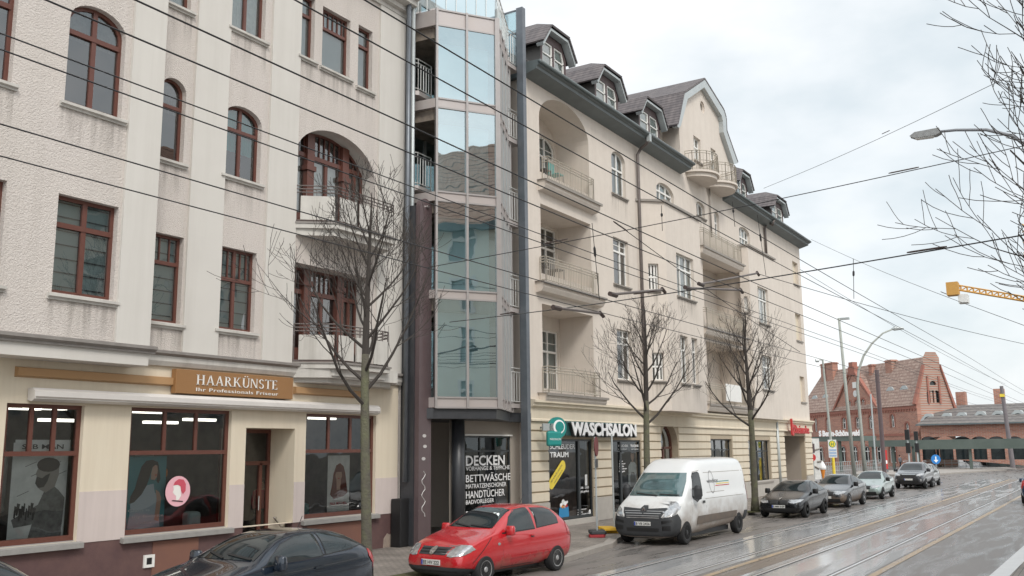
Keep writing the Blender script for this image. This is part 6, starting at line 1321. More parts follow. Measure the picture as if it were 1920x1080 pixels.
def plate_on(fr, bt, par, cu, cz, txt, axis='f', w=.52, off=.02, blue=True):
    """flat plate just in front of the body"""
    if axis == 'f': o = fr.w(-2, cu, cz); d = (fr.w(2, cu, cz) - o)
    else: o = fr.w(12, cu, cz); d = (fr.w(2, cu, cz) - o)
    h = bt.ray_cast(o, d.normalized())[0]
    sg = -1 if axis == 'f' else 1
    f2 = Fr(h.x - fr.c * 0 + d.normalized().x * -.03, h.y + d.normalized().y * -.03, fr.ang + (-R(90) if axis == 'f' else R(90)))
    m = MB(f2); m.box(-w / 2, w / 2, 0, .02, cz - .056, cz + .056); o_ = m.build('number_plate', M['plate'], par)
    if blue: MB(f2).box(-w / 2 + .004, -w / 2 + .045, -.002, 0, cz - .052, cz + .052).build('blue_field', M['plateb'], o_)
    if txt: text_mb(f2, txt, -w / 2 + .06, cz - .036, .072, -.003, .001, width=w - .08, bold=.015).build('digits', M['platec'], o_)
    return f2
def mirror(fr, par, x, y, z, s, mat, sc=1.0):
    m = MB(fr); prof = [(0, .0), (-.03, .05), (-.05, .13), (-.04, .2), (0, .23), (.06, .22), (.09, .12), (.08, .03)]
    b = [m.pt(x + a * sc, y + s * c_ * sc, z - .075 * sc) for a, c_ in prof]; t = [m.pt(x + a * sc * .9 + .01, y + s * c_ * sc * .95, z + .075 * sc) for a, c_ in prof]; n = len(prof)
    bb = [m.pt(x + a * sc * .7, y + s * (.115 + (c_ - .115) * .8) * sc, z - .1 * sc) for a, c_ in prof]; tt = [m.pt(x + a * sc * .6 + .01, y + s * (.115 + (c_ - .115) * .75) * sc, z + .1 * sc) for a, c_ in prof]
    for A, B in ((bb, b), (b, t), (t, tt)):
        for k in range(n): m.face((A[k], A[(k + 1) % n], B[(k + 1) % n], B[k]))
    m.face(bb[::-1]); m.face(tt); m.build('mirror', mat, par, smooth=True)
def car(name, label, cat, x0, y0, yaw, col, st, W, wb, fo, r, parts, rim='rim', spokes=7, sub=2, flip=False, plate='', group='cars parked along the kerb', Lc=None):
    fr = cframe(x0, y0, yaw, flip); t = thing(name, fr.w(st[-1][0] / 2, 0, 0), label, cat, group)
    wheels = (fo, fo + wb); bo, bt = loft(fr, st, t, [col, M['black']], wheels, r, W, sub)
    for wx in wheels:
        for s in (-1, 1): wheel(fr, t, wx, s * (W / 2 - .035), r, .2, s, rim, spokes)
    m = MB(fr); m.box(fo + r + .1, fo + wb - r - .1, -W / 2 + .25, W / 2 - .25, .16, .3); m.build('underbody', M['black'], t)
    parts(fr, bt, t, bo)
    if plate is not None: plate_on(fr, bt, t, 0, parts.__dict__.get('pz', .48) if hasattr(parts, 'pz') else PZ.get(parts.__name__, .48), plate)
    return fr, bt, t, bo
PZ = {}
def both(fr, bt, pts, name, mat, par, **k):
    if 'side_window' in name:
        cx, cz = sum(p[0] for p in pts) / len(pts), sum(p[1] for p in pts) / len(pts)
        for ax in ('s-', 's+'): decal(fr, bt, [(cx + (p[0] - cx) * 1.05, cz + (p[1] - cz) * 1.09) for p in pts], ax, 'window_seal', M['black'], par, off=.003)
    decal(fr, bt, pts, 's-', name, mat, par, **k); decal(fr, bt, pts, 's+', name, mat, par, **k)
def seams(fr, bt, t, lines, mat=None):
    for a, b in lines:
        for ax in ('s-', 's+'): strip(fr, bt, a, b, .016, ax, 'panel_gap', mat or M['black'], t, off=.0015)
def sym(pts): return [(-a, b) for a, b in pts][::-1]
# ---- red three-door hatchback
S_RED = [(0.0, .30, .50, .50, .58, .60, .46), (.05, .20, .66, .54, .73, .68, .60), (.28, .17, .74, .66, .80, .82, .70), (.62, .17, .78, .80, .83, .93, .74), (.98, .17, .79, .90, .84, 1.02, .73), (1.16, .17, .79, .92, .84, 1.07, .72),
         (1.45, .17, .79, .93, .84, 1.25, .66), (1.82, .17, .79, .94, .84, 1.46, .60), (2.15, .17, .79, .95, .84, 1.53, .59), (2.75, .17, .79, .96, .84, 1.54, .585), (3.3, .17, .79, .97, .835, 1.48, .57), (3.58, .18, .78, .97, .82, 1.34, .58), (3.78, .2, .76, .92, .79, 1.06, .66), (3.9, .24, .70, .80, .74, .92, .62), (3.93, .34, .58, .66, .66, .76, .5)]
def red_parts(fr, bt, t, bo):
    g = M['carglass']
    decal(fr, bt, [(-.60, 1.09), (.60, 1.09), (.52, 1.44), (.3, 1.475), (-.3, 1.475), (-.52, 1.44)], 'f', 'windscreen', g, t, na=20)
    both(fr, bt, [(1.42, 1.0), (1.50, 1.10), (1.72, 1.30), (1.98, 1.43), (2.28, 1.455), (2.40, 1.45), (2.42, 1.02)], 'side_window', g, t)
    both(fr, bt, [(2.52, 1.03), (2.53, 1.445), (3.05, 1.42), (3.26, 1.36), (3.36, 1.2), (3.34, 1.08)], 'rear_side_window', g, t)
    decal(fr, bt, [(-.5, 1.05), (.5, 1.05), (.44, 1.38), (-.44, 1.38)], 'r', 'rear_window', g, t)
    decal(fr, bt, [(-.36, .62), (.36, .62), (.40, .765), (-.40, .765)], 'f', 'grille', M['plastic'], t, na=18, off=.008)
    for z in (.67, .72): decal(fr, bt, [(-.35, z - .008), (.35, z - .008), (.35, z + .008), (-.35, z + .008)], 'f', 'grille_bar', M['rimD'], t, na=16, nb=1, off=.018)
    hl = [(.40, .60), (.52, .585), (.735, .62), (.80, .72), (.76, .79), (.56, .80), (.45, .74)]
    for q in (hl, sym(hl)): decal(fr, bt, q, 'f', 'headlight', M['lampglass'], t, off=.012, na=18)
    decal(fr, bt, [(.02, .64), (.02, .78), (.22, .82), (.40, .80), (.34, .68), (.16, .62)], 's-', 'headlight', M['lampglass'], t, off=.012)
    decal(fr, bt, [(-.74, .20), (.74, .20), (.76, .36), (.55, .385), (-.55, .385), (-.76, .36)], 'f', 'lower_bumper', M['plastic'], t, na=20, off=.012)
    both(fr, bt, [(.02, .18), (.4, .18), (.42, .34), (.02, .39)], 'lower_bumper', M['plastic'], t, off=.012)
    strip(fr, bt, (-.7, .3), (.7, .3), .03, 'f', 'bumper_slot', M['black'], t, off=.016, n=16)
    decal(fr, bt, circ(0, .69, .075, .075, 16), 'f', 'badge', M['chrome'], t, off=.03, na=12)
    seams(fr, bt, t, [((1.30, .30), (1.28, .95)), ((2.47, .36), (2.47, 1.46)), ((1.32, .27), (2.44, .27)), ((.36, .45), (.95, .93))])
    strip(fr, bt, (1.30, .985), (2.44, 1.012), .03, 's-', 'window_trim', M['black'], t, n=16); strip(fr, bt, (1.36, .46), (3.0, .49), .035, 's-', 'rubbing_strip', bo.data.materials[0], t, off=.014, n=16)
    decal(fr, bt, circ(2.30, .86, .06, .028, 12), 's-', 'door_handle', M['black'], t, off=.006); strip(fr, bt, (2.24, .875), (2.37, .88), .03, 's-', 'handle_bar', bo.data.materials[0], t, off=.03)
    decal(fr, bt, circ(1.15, .78, .05, .03, 10), 's-', 'side_indicator', M['lampglass'], t, off=.008)
    for s in (-1, 1): mirror(fr, t, 1.42, s * .80, 1.04, s, bo.data.materials[0])
    for q in ([(3.86, .98), (3.7, 1.12), (3.62, .98), (3.66, .8), (3.9, .72)],): both(fr, bt, q, 'tail_light', M['tail'], t, off=.01)
    for a, b in (((-.55, 1.10), (.02, 1.13)), ((.0, 1.10), (.5, 1.15))): strip(fr, bt, a, b, .02, 'f', 'wiper', M['black'], t, off=.02)
    MB(fr).tube([(2.95, 0, 1.53), (3.08, 0, 1.72)], .006, 5).build('aerial', M['black'], t)
# ---- dark three-door coupe in front
S_DRK = [(0.0, .32, .5, .48, .60, .58, .48), (.06, .22, .70, .54, .78, .67, .62), (.4, .17, .80, .68, .86, .80, .72), (.85, .17, .82, .80, .88, .90, .76), (1.25, .17, .83, .87, .885, .98, .76), (1.42, .17, .83, .89, .885, 1.02, .75), (1.8, .17, .83, .91, .885, 1.22, .68), (2.2, .17, .83, .93, .885, 1.37, .61),
         (2.6, .17, .83, .95, .885, 1.415, .585), (3.15, .17, .83, .97, .885, 1.40, .575), (3.65, .18, .83, 1.0, .88, 1.32, .57), (3.98, .2, .82, 1.0, .86, 1.16, .60), (4.16, .22, .78, .92, .82, 1.03, .64), (4.26, .28, .7, .78, .75, .9, .58), (4.29, .38, .6, .66, .66, .76, .5)]
def drk_parts(fr, bt, t, bo):
    g = M['carglass']
    decal(fr, bt, [(-.66, 1.04), (.66, 1.04), (.53, 1.33), (.3, 1.36), (-.3, 1.36), (-.53, 1.33)], 'f', 'windscreen', g, t, na=20)
    both(fr, bt, [(1.60, .97), (1.75, 1.08), (2.05, 1.23), (2.4, 1.32), (2.82, 1.34), (2.84, 1.01)], 'side_window', g, t)
    both(fr, bt, [(2.93, 1.02), (2.93, 1.335), (3.3, 1.315), (3.62, 1.23), (3.86, 1.10), (3.6, 1.07)], 'rear_side_window', g, t)
    decal(fr, bt, [(-.52, 1.04), (.52, 1.04), (.48, 1.26), (-.48, 1.26)], 'r', 'rear_window', g, t)
    both(fr, bt, [(3.98, 1.02), (4.2, .98), (4.28, .8), (4.12, .78), (4.0, .9)], 'tail_light', M['tail'], t, off=.012)
    hl = [(.45, .60), (.78, .62), (.82, .72), (.7, .76), (.5, .70)]
    for q in (hl, sym(hl)): decal(fr, bt, q, 'f', 'headlight', M['lampglass'], t, off=.012)
    decal(fr, bt, [(-.4, .36), (.4, .36), (.44, .62), (-.44, .62)], 'f', 'grille', M['plastic'], t, off=.008)
    seams(fr, bt, t, [((1.52, .32), (1.5, .96)), ((2.88, .36), (2.88, 1.34)), ((1.54, .28), (2.84, .28)), ((3.66, 1.25), (4.0, 1.0))])
    strip(fr, bt, (1.52, .955), (3.6, 1.055), .02, 's-', 'window_trim', M['black'], t, n=24)
    strip(fr, bt, (1.3, .80), (3.9, .90), .012, 's-', 'crease', M['steelD'], t, n=30, off=.003)
    strip(fr, bt, (2.62, .84), (2.80, .85), .035, 's-', 'door_handle', bo.data.materials[0], t, off=.03)
    for s in (-1, 1): mirror(fr, t, 1.72, s * .86, 1.0, s, bo.data.materials[0], 1.1)
    for a, b in (((-.6, 1.05), (.0, 1.1)), ((.0, 1.05), (.5, 1.12))): strip(fr, bt, a, b, .02, 'f', 'wiper', M['black'], t, off=.02)
    for k, (a, b) in enumerate((((1.2, .7), (1.2, -.7)),)): strip(fr, bt, a, b, .01, 't', 'panel_gap', M['black'], t, off=.002)
    MB(fr).tube([(3.1, 0, 1.4), (3.2, 0, 1.58)], .006, 5).build('aerial', M['black'], t)
# ---- saloon family
S_SAL = [(0.0, .30, .55, .48, .66, .58, .52), (.06, .2, .74, .54, .80, .66, .66), (.4, .16, .82, .66, .87, .77, .74), (.95, .16, .84, .78, .895, .87, .78), (1.4, .16, .84, .85, .90, .95, .77), (1.6, .16, .84, .87, .90, 1.0, .76), (2.0, .16, .84, .89, .90, 1.23, .67), (2.4, .16, .84, .90, .90, 1.38, .60),
         (2.8, .16, .84, .91, .90, 1.425, .58), (3.3, .16, .84, .93, .895, 1.41, .575), (3.75, .17, .84, .95, .89, 1.30, .58), (4.1, .18, .83, .97, .88, 1.13, .64), (4.4, .2, .82, .96, .86, 1.04, .70), (4.6, .24, .76, .86, .80, .98, .68), (4.68, .3, .66, .70, .72, .84, .58)]
def sal_parts(fr, bt, t, bo, lamp='lampglass', grille='plastic'):
    g = M['carglass']
    decal(fr, bt, [(-.67, 1.01), (.67, 1.01), (.54, 1.34), (.3, 1.375), (-.3, 1.375), (-.54, 1.34)], 'f', 'windscreen', g, t, na=18)
    both(fr, bt, [(1.80, .95), (1.95, 1.06), (2.25, 1.23), (2.6, 1.33), (2.86, 1.35), (2.88, .97)], 'side_window', g, t)
    both(fr, bt, [(2.94, .97), (2.94, 1.355), (3.35, 1.33), (3.72, 1.22), (3.95, 1.08), (3.8, 1.01)], 'rear_side_window', g, t)
    decal(fr, bt, [(-.55, 1.06), (.55, 1.06), (.48, 1.28), (-.48, 1.28)], 'r', 'rear_window', g, t)
    hl = [(.42, .60), (.60, .58), (.80, .63), (.85, .72), (.7, .72), (.46, .67)]
    for q in (hl, sym(hl)): decal(fr, bt, q, 'f', 'headlight', M[lamp], t, off=.012, na=12)
    decal(fr, bt, [(.03, .60), (.03, .70), (.3, .74), (.36, .71), (.2, .63)], 's-', 'headlight', M[lamp], t, off=.012)
    for q in ([(.03, .53), (.36, .53), (.38, .68), (.05, .70)], [(-.38, .68), (-.36, .53), (-.03, .53), (-.05, .70)]): decal(fr, bt, q, 'f', 'grille', M['black'], t, off=.014, na=8)
    decal(fr, bt, [(-.72, .24), (.72, .24), (.66, .40), (-.66, .40)], 'f', 'air_intake', M['black'], t, off=.01)
    decal(fr, bt, circ(0, .745, .04, .04, 10), 'f', 'badge', M['chrome'], t, off=.02, na=6)
    both(fr, bt, [(4.45, .95), (4.62, .9), (4.67, .76), (4.4, .80)], 'tail_light', M['tail'], t, off=.012); decal(fr, bt, [(.45, .78), (.8, .78), (.8, .92), (.45, .92)], 'r', 'tail_light', M['tail'], t, off=.012); decal(fr, bt, [(-.8, .78), (-.45, .78), (-.45, .92), (-.8, .92)], 'r', 'tail_light', M['tail'], t, off=.012)
    seams(fr, bt, t, [((1.72, .32), (1.70, .94)), ((2.91, .33), (2.91, 1.35)), ((1.74, .27), (3.8, .27)), ((3.78, .5), (3.85, .98))])
    strip(fr, bt, (1.3, .76), (4.3, .86), .012, 's-', 'crease', M['steelD'], t, n=30, off=.003)
    for x in (2.72, 3.66): strip(fr, bt, (x, .84), (x + .16, .85), .03, 's-', 'door_handle', bo.data.materials[0], t, off=.025)
    for s in (-1, 1): mirror(fr, t, 1.86, s * .87, .99, s, M['black'] if grille == 'plastic' else bo.data.materials[0], 1.0)
PZ.update(red_parts=.47, drk_parts=.4, sal_parts=.46, suv_parts=.62, van_parts=.62)
def scale_st(st, kx, ky, kz): return [(x * kx, zb * kz, wl * ky, zt * kz, wb * ky, zr * kz, wf * ky) for x, zb, wl, zt, wb, zr, wf in st]
class ScFr(Fr):
    """same plane frame with stretched local axes, so the decals follow a scaled body"""
    def __init__(s, ox, oy, ang, k): super().__init__(ox, oy, ang); s.k = k
    def w(s, u, v, z): return Fr.w(s, u * s.k[0], v * s.k[1], z * s.k[2])
def car_scaled(label, cat, x0, y0, yaw, col, st, W, wb, fo, r, parts, k, flip=False, plate='', rim='rim', spokes=7, group='cars parked along the kerb', name='parked_car'):
    fr = ScFr(x0, y0, yaw + (math.pi if flip else 0), k); t = thing(name, fr.w(st[-1][0] / 2, 0, 0), label, cat, group)
    bo, bt = loft(fr, st, t, [col, M['black']], (fo, fo + wb), r, W, 2)
    f1 = Fr(x0, y0, yaw + (math.pi if flip else 0))
    for wx in (fo, fo + wb):
        for s in (-1, 1): wheel(f1, t, wx * k[0], s * (W / 2 - .012) * k[1], r * k[2], .2, s, rim, spokes)
    MB(fr).box(fo + r + .1, fo + wb - r - .1, -W / 2 + .25, W / 2 - .25, .16, .3).build('underbody', M['black'], t)
    parts(fr, bt, t, bo)
    if plate is not None: plate_on(f1, bt, t, 0, PZ.get(parts.__name__, .48) * k[2], plate)
    return f1, bt, t, bo
# ---- SUV
S_SUV = [(0.0, .42, .6, .70, .72, .86, .58), (.07, .3, .78, .74, .86, .95, .72), (.45, .26, .86, .90, .92, 1.06, .80), (.95, .26, .88, 1.0, .935, 1.14, .80), (1.25, .26, .88, 1.04, .94, 1.2, .79), (1.7, .26, .88, 1.06, .94, 1.46, .70), (2.05, .26, .88, 1.08, .94, 1.66, .65), (2.6, .26, .88, 1.1, .94, 1.72, .64), (3.5, .26, .88, 1.14, .935, 1.71, .63), (4.1, .27, .88, 1.17, .93, 1.64, .62), (4.45, .3, .86, 1.15, .90, 1.4, .66), (4.6, .34, .8, 1.0, .84, 1.2, .66), (4.65, .45, .7, .85, .75, 1.0, .58)]
def suv_parts(fr, bt, t, bo):
    g = M['carglass']
    decal(fr, bt, [(-.7, 1.2), (.7, 1.2), (.58, 1.6), (-.58, 1.6)], 'f', 'windscreen', g, t, na=16)
    both(fr, bt, [(1.5, 1.12), (1.8, 1.36), (2.1, 1.53), (2.5, 1.6), (2.66, 1.6), (2.68, 1.15)], 'side_window', g, t); both(fr, bt, [(2.75, 1.15), (2.75, 1.6), (3.6, 1.59), (4.0, 1.5), (4.2, 1.25)], 'rear_side_window', g, t)
    hl = [(.5, .84), (.86, .88), (.88, 1.0), (.7, 1.0), (.5, .92)]
    for q in (hl, sym(hl)): decal(fr, bt, q, 'f', 'headlight', M['lampglass'], t, off=.012, na=10)
    decal(fr, bt, [(-.46, .82), (.46, .82), (.48, .93), (-.48, .93)], 'f', 'grille', M['black'], t, off=.012); strip(fr, bt, (-.44, .925), (.44, .925), .025, 'f', 'grille_trim', M['chrome'], t, off=.02)
    decal(fr, bt, [(-.7, .4), (.7, .4), (.6, .6), (-.6, .6)], 'f', 'air_intake', M['black'], t, off=.01)
    for a in (-.75, .75): decal(fr, bt, circ(a, .58, .06, .08, 10), 'f', 'fog_light', M['lampglass'], t, off=.015, na=6)
    seams(fr, bt, t, [((1.42, .4), (1.4, 1.1)), ((2.71, .4), (2.71, 1.6)), ((3.7, .6), (3.8, 1.15))])
    for s in (-1, 1): mirror(fr, t, 1.55, s * .9, 1.2, s, bo.data.materials[0], 1.15)
    for s in (-1, 1): MB(fr).tube([(2.2, s * .6, 1.72), (2.3, s * .6, 1.77), (3.7, s * .6, 1.76), (3.8, s * .6, 1.7)], .015, 6).build('roof_rail', M['chrome'], t)
# ---- white delivery van
S_VAN = [(0.0, .28, .72, .66, .78, .80, .66), (.06, .22, .90, .70, .94, .92, .80), (.35, .2, .96, .95, 1.0, 1.14, .88), (.75, .2, .97, 1.14, 1.015, 1.30, .88), (1.0, .2, .98, 1.2, 1.02, 1.42, .86), (1.35, .2, .98, 1.25, 1.025, 1.78, .84), (1.68, .2, .98, 1.3, 1.03, 2.08, .82), (1.98, .2, .98, 1.3, 1.03, 2.30, .80), (2.3, .2, .98, 1.32, 1.03, 2.43, .80), (2.42, .22, .98, 1.35, 1.03, 2.45, .82),
         (3.6, .26, .98, 1.35, 1.035, 2.48, .84), (5.0, .28, .98, 1.35, 1.035, 2.48, .84), (6.05, .3, .98, 1.35, 1.03, 2.47, .83), (6.14, .34, .94, 1.3, .98, 2.40, .78), (6.17, .5, .86, 1.2, .9, 2.2, .7)]
def van_parts(fr, bt, t, bo):
    g = M['carglass']; W_ = bo.data.materials[0]
    decal(fr, bt, [(-.86, 1.36), (.86, 1.36), (.80, 1.78), (.72, 2.03), (-.72, 2.03), (-.80, 1.78)], 'f', 'windscreen', M['carglassV'], t, na=24, nb=12)
    both(fr, bt, [(1.42, 1.38), (1.46, 1.30), (1.7, 1.20), (2.16, 1.36), (2.2, 1.5), (2.2, 1.98), (2.12, 2.02), (1.84, 2.0), (1.72, 1.9)], 'side_window', g, t)
    decal(fr, bt, [(-.58, .80), (.58, .80), (.72, 1.06), (.5, 1.05), (.2, 1.03), (-.2, 1.03), (-.5, 1.05), (-.72, 1.06)], 'f', 'grille', M['plastic'], t, na=20, off=.012)
    for z, w_ in ((.835, .52), (.895, .56), (.955, .62)): strip(fr, bt, (-w_, z), (w_, z), .018, 'f', 'grille_bar', M['rim'], t, off=.028, n=18)
    hl = [(.60, .78), (.70, .80), (.88, .92), (.98, 1.02), (.97, 1.10), (.88, 1.08), (.74, 1.0)]
    for q in (hl, sym(hl)): decal(fr, bt, q, 'f', 'headlight', M['lampglass'], t, off=.014, na=16)
    decal(fr, bt, [(.10, .78), (.36, .98), (.62, 1.22), (.5, 1.26), (.24, 1.12), (.08, .95)], 's-', 'headlight', M['lampglass'], t, off=.014)
    decal(fr, bt, [(-.93, .22), (.93, .22), (.96, .66), (.84, .82), (.58, .78), (-.58, .78), (-.84, .82), (-.96, .66)], 'f', 'bumper', M['plastic'], t, na=26, nb=10, off=.016)
    both(fr, bt, [(.03, .22), (.50, .22), (.44, .5), (.46, .7), (.30, .9), (.02, .80)], 'bumper', M['plastic'], t, off=.016)
    decal(fr, bt, [(-.5, .40), (.5, .40), (.52, .50), (-.52, .50)], 'f', 'air_intake', M['black'], t, off=.022)
    for q in ([(.6, .62), (.9, .68), (.88, .74), (.6, .70)], [(.62, .44), (.86, .44), (.86, .58), (.62, .56)]):
        for qq in (q, sym(q)): decal(fr, bt, qq, 'f', 'fog_recess', M['black'], t, off=.022, na=6)
    decal(fr, bt, [(-.10, .95), (-.12, 1.03), (-.07, 1.10), (.07, 1.10), (.12, 1.03), (.10, .95), (0, .88)], 'f', 'emblem_shield', M['plastic'], t, off=.035, na=10)
    f2 = Fr(*fr.w(-.0, 0, 0)[:2], fr.ang - R(90)); h = bt.ray_cast(fr.w(-2, 0, .99), (fr.w(0, 0, .99) - fr.w(-2, 0, .99)).normalized())[0]; f2 = Fr(h.x - .055, h.y, fr.ang - R(90))
    MB(f2).ring([(0, .91), (.06, .99), (0, 1.08), (-.06, .99)], [(0, .95), (.03, .99), (0, 1.035), (-.03, .99)], -.01, .02).build('badge', M['chrome'], t)
    lines = [((1.28, .32), (1.26, 1.2)), ((2.30, .34), (2.30, 2.12)), ((2.34, 1.24), (6.0, 1.24)), ((2.38, .75), (2.38, 1.24)), ((3.75, .34), (3.75, 1.24)), ((2.5, 2.02), (5.9, 2.02)), ((5.88, .9), (5.88, 2.02)), ((1.84, 2.05), (2.24, 2.09)), ((2.5, 1.42), (4.0, 1.42))]
    seams(fr, bt, t, lines, M['sillR'])
    decal(fr, bt, [(1.62, .52), (5.0, .56), (5.0, .76), (1.66, .76)], 's-', 'rubbing_strip', pm('grey rub strip', (.13, .11, .095), .65, var=(3, .6, (.2, .15, .11))), t, off=.02, na=30)
    strip(fr, bt, (2.05, 1.16), (2.24, 1.16), .07, 's-', 'door_handle', M['black'], t, off=.03)
    both(fr, bt, [(6.02, 1.05), (6.12, 1.05), (6.12, 1.75), (6.05, 1.75)], 'tail_light', M['tail'], t, off=.012)
    both(fr, bt, [(5.62, .3), (6.16, .32), (6.16, .7), (5.7, .72)], 'rear_bumper', M['plastic'], t, off=.012)
    for s in (-1, 1):
        m = MB(fr); m.lathe([(.02, -.21), (.1, -.19), (.125, -.05), (.125, .12), (.09, .2), (.02, .22)], (1.42, s * 1.17, 1.46), 14); m.box(1.42, 1.5, min(s * .98, s * 1.12), max(s * .98, s * 1.12), 1.3, 1.36); m.box(1.42, 1.5, min(s * .98, s * 1.12), max(s * .98, s * 1.12), 1.54, 1.6); m.build('mirror', M['plastic'], t, smooth=False)
    for a, b in (((-.78, 1.38), (-.15, 1.40)), ((-.1, 1.36), (.62, 1.42))): strip(fr, bt, a, b, .025, 'f', 'wiper', M['black'], t, off=.03)
    # company lettering and stripes
    def side_text(txt, u, z, h, w, mat):
        tmb = text_mb(Fr(0, 0, 0), txt, 0, 0, h, 0, 0, width=w); mb = MB()
        for p in tmb.v:
            o = fr.w(u + p.x, -3, z + p.z); hh = bt.ray_cast(o, (fr.w(u + p.x, 0, z + p.z) - o).normalized()); mb.v.append((hh[0] + hh[1] * (.006 if hh[1].y < 0 else -.006)) if hh[0] else o)
        mb.f = tmb.f; mb.mi = tmb.mi; mb.build('lettering', M[mat], t)
    side_text('windstar', 2.66, 1.70, .13, .92, 'steelD')
    ex = [(a, b) for a, b in circ(3.02, 1.72, .2, .34, 20)]
    for p, q in zip(ex, ex[1:] + ex[:1]): strip(fr, bt, p, q, .018, 's-', 'logo_line', M['steelD'], t, off=.005, n=2)
    for k, (mm, x0_, x1_, z_) in enumerate((('teal', 3.5, 4.5, 1.72), ('yellow', 3.4, 4.5, 1.66), ('redp', 3.3, 4.5, 1.60))): strip(fr, bt, (x0_, z_), (x1_, z_), .025, 's-', 'logo_stripe', M[mm], t, off=.006)
M['carglassV'] = pm('van windscreen', (.05, .075, .078), .04, spec=1.0, coat=1.0, var=(.8, .8, (.10, .19, .20)))
# ---- placement: px column of the near front wheel and the near-side line give the spot
def xat(px_, Y): r = ray(px_, 900); return Y / r.y * r.x
RED = paint('red paint', (.46, .012, .018), .0, .25, dirt=(.0, .42))
def wheel_at(tx, ty, u, v, yaw): return tx - (u * math.cos(yaw) - v * math.sin(yaw)), ty - (u * math.sin(yaw) + v * math.cos(yaw))
xr, yr = wheel_at(19.72, 11.2, 3.22 * 1.06, -.83, R(-5.2))
car_scaled('red three-door hatchback with silver wheel covers parked before the steel column', 'car', xr, yr, R(-5.2), RED, S_RED, 1.70, 2.49, .73, .292, red_parts, (1.06, 1.02, 1.0), plate='EE HV 222', spokes=8)
DRK = paint('midnight blue paint', (.012, .02, .034), .35, .2, dirt=(.0, .4))
car_scaled('midnight blue three-door coupe cut off by the bottom edge below the hairdresser', 'car', 9.25, 12.2, R(0), DRK, S_DRK, 1.79, 2.61, .92, .32, drk_parts, (1.0, 1.0, 1.05), spokes=5)
car_scaled('dark blue car of which only the tail shows in the bottom left corner', 'car', 2.95, 12.0, 0, paint('blue black paint', (.02, .035, .055), .3, .22), S_DRK, 1.79, 2.61, .92, .32, drk_parts, (1.0, 1, 1.2), plate=None)
xv, yv = wheel_at(26.72, 10.76, .86, -1.03, R(-1.2))
car('delivery_van', 'white high-roof delivery van with mud-brown lower sides', 'van', xv, yv, R(-1.2), paint('white van paint', (.72, .73, .73), .0, .35, dirt=(.45, 1.2)), S_VAN, 2.09, 4.33, .86, .345, van_parts, 'rimD', 6, plate='B VB 2456')
SAL = [('black saloon with a large kidney-shaped grille parked behind the white van', paint('black metallic', (.005, .006, .008), .2, .2), 1510, S_SAL, (1.0, 1.0, 1.0), 'B MM 8109', 'rimD'),
       ('dark grey saloon with pale headlamps parked third from the white van front', paint('dark grey metallic', (.045, .052, .06), .5, .22, dirt=(.3, .7)), 1591, S_SAL, (.96, .97, 1.04), '', 'rim'),
       ('pale green silver saloon parked in front of the dark grey off-roader', paint('pale green silver', (.34, .42, .40), .5, .28), 1656.6, S_SAL, (.95, .95, 1.02), '', 'rim')]
SAL[1] = ('dark grey saloon with pale headlamps between the black and the pale green saloon',) + SAL[1][1:]
for k, (lab, pt_, px_, st, kk, pl, rm) in enumerate(SAL):
    yy = 10.55; x = xat(px_, yy) - .8; car_scaled(lab, 'car', x, yy + .9, R(-1.5 if k == 1 else 0), pt_, st, 1.84, 2.82, .82, .325, sal_parts, kk, plate=pl, rim=rm, spokes=5)
x = xat(1737, 10.6) - .95
car_scaled('dark grey off-roader with roof rails parked behind the pale green saloon', 'car', x, 11.55, 0, paint('off-roader grey', (.04, .042, .05), .4, .25), S_SUV, 1.9, 2.7, .95, .36, suv_parts, (1, 1, 1), rim='rim', spokes=6)
x = xat(1762.5, 10.7) - 3.2
car_scaled('small silver hatchback half hidden behind the dark grey off-roader', 'car', x, 11.55, 0, paint('silver grey', (.3, .31, .31), .5, .3), S_RED, 1.70, 2.49, .73, .292, red_parts, (.98, 1, 1.0), rim='rim')
# car leaving on the right edge, its tail towards us
p = gp(1909, 947); car_scaled('dark blue car with a red tail lamp cut off by the right edge', 'car', p.x + 4.5, p.y - .95, 0, paint('driving blue', (.02, .05, .11), .4, .25), S_RED, 1.70, 2.49, .73, .292, red_parts, (1.0, 1.02, 1.0), flip=True, plate=None, group=None, name='driving_car')
# white box van under the canopy
p = gp(1808, 869); vfr_yaw = math.atan2(gp(1868, 869).y - p.y, gp(1868, 869).x - p.x)
S_CAD = [(x * .72, zb, wl * .86, zt * .9, wb * .86, zr * .78, wf * .86) for x, zb, wl, zt, wb, zr, wf in S_VAN]
def cad_parts(fr, bt, t, bo):
    both(fr, bt, [(1.1, 1.2), (1.35, 1.62), (1.7, 1.68), (1.7, 1.2)], 'side_window', M['carglass'], t); decal(fr, bt, [(-.6, 1.15), (.6, 1.15), (.55, 1.55), (-.55, 1.55)], 'f', 'windscreen', M['carglass'], t)
    both(fr, bt, [(.1, .25), (.4, .25), (.4, .55), (.1, .55)], 'bumper', M['plastic'], t); both(fr, bt, [(4.0, .95), (4.36, .95), (4.36, 1.3), (4.1, 1.3)], 'tail_light', M['tail'], t)
car('delivery_van', 'small white panel van parked under the long green canopy', 'van', p.x, p.y, vfr_yaw, paint('plain white paint', (.75, .76, .76), 0, .4), S_CAD, 1.8, 2.9, .75, .32, cad_parts, 'rimD', 5, plate=None, group=None)
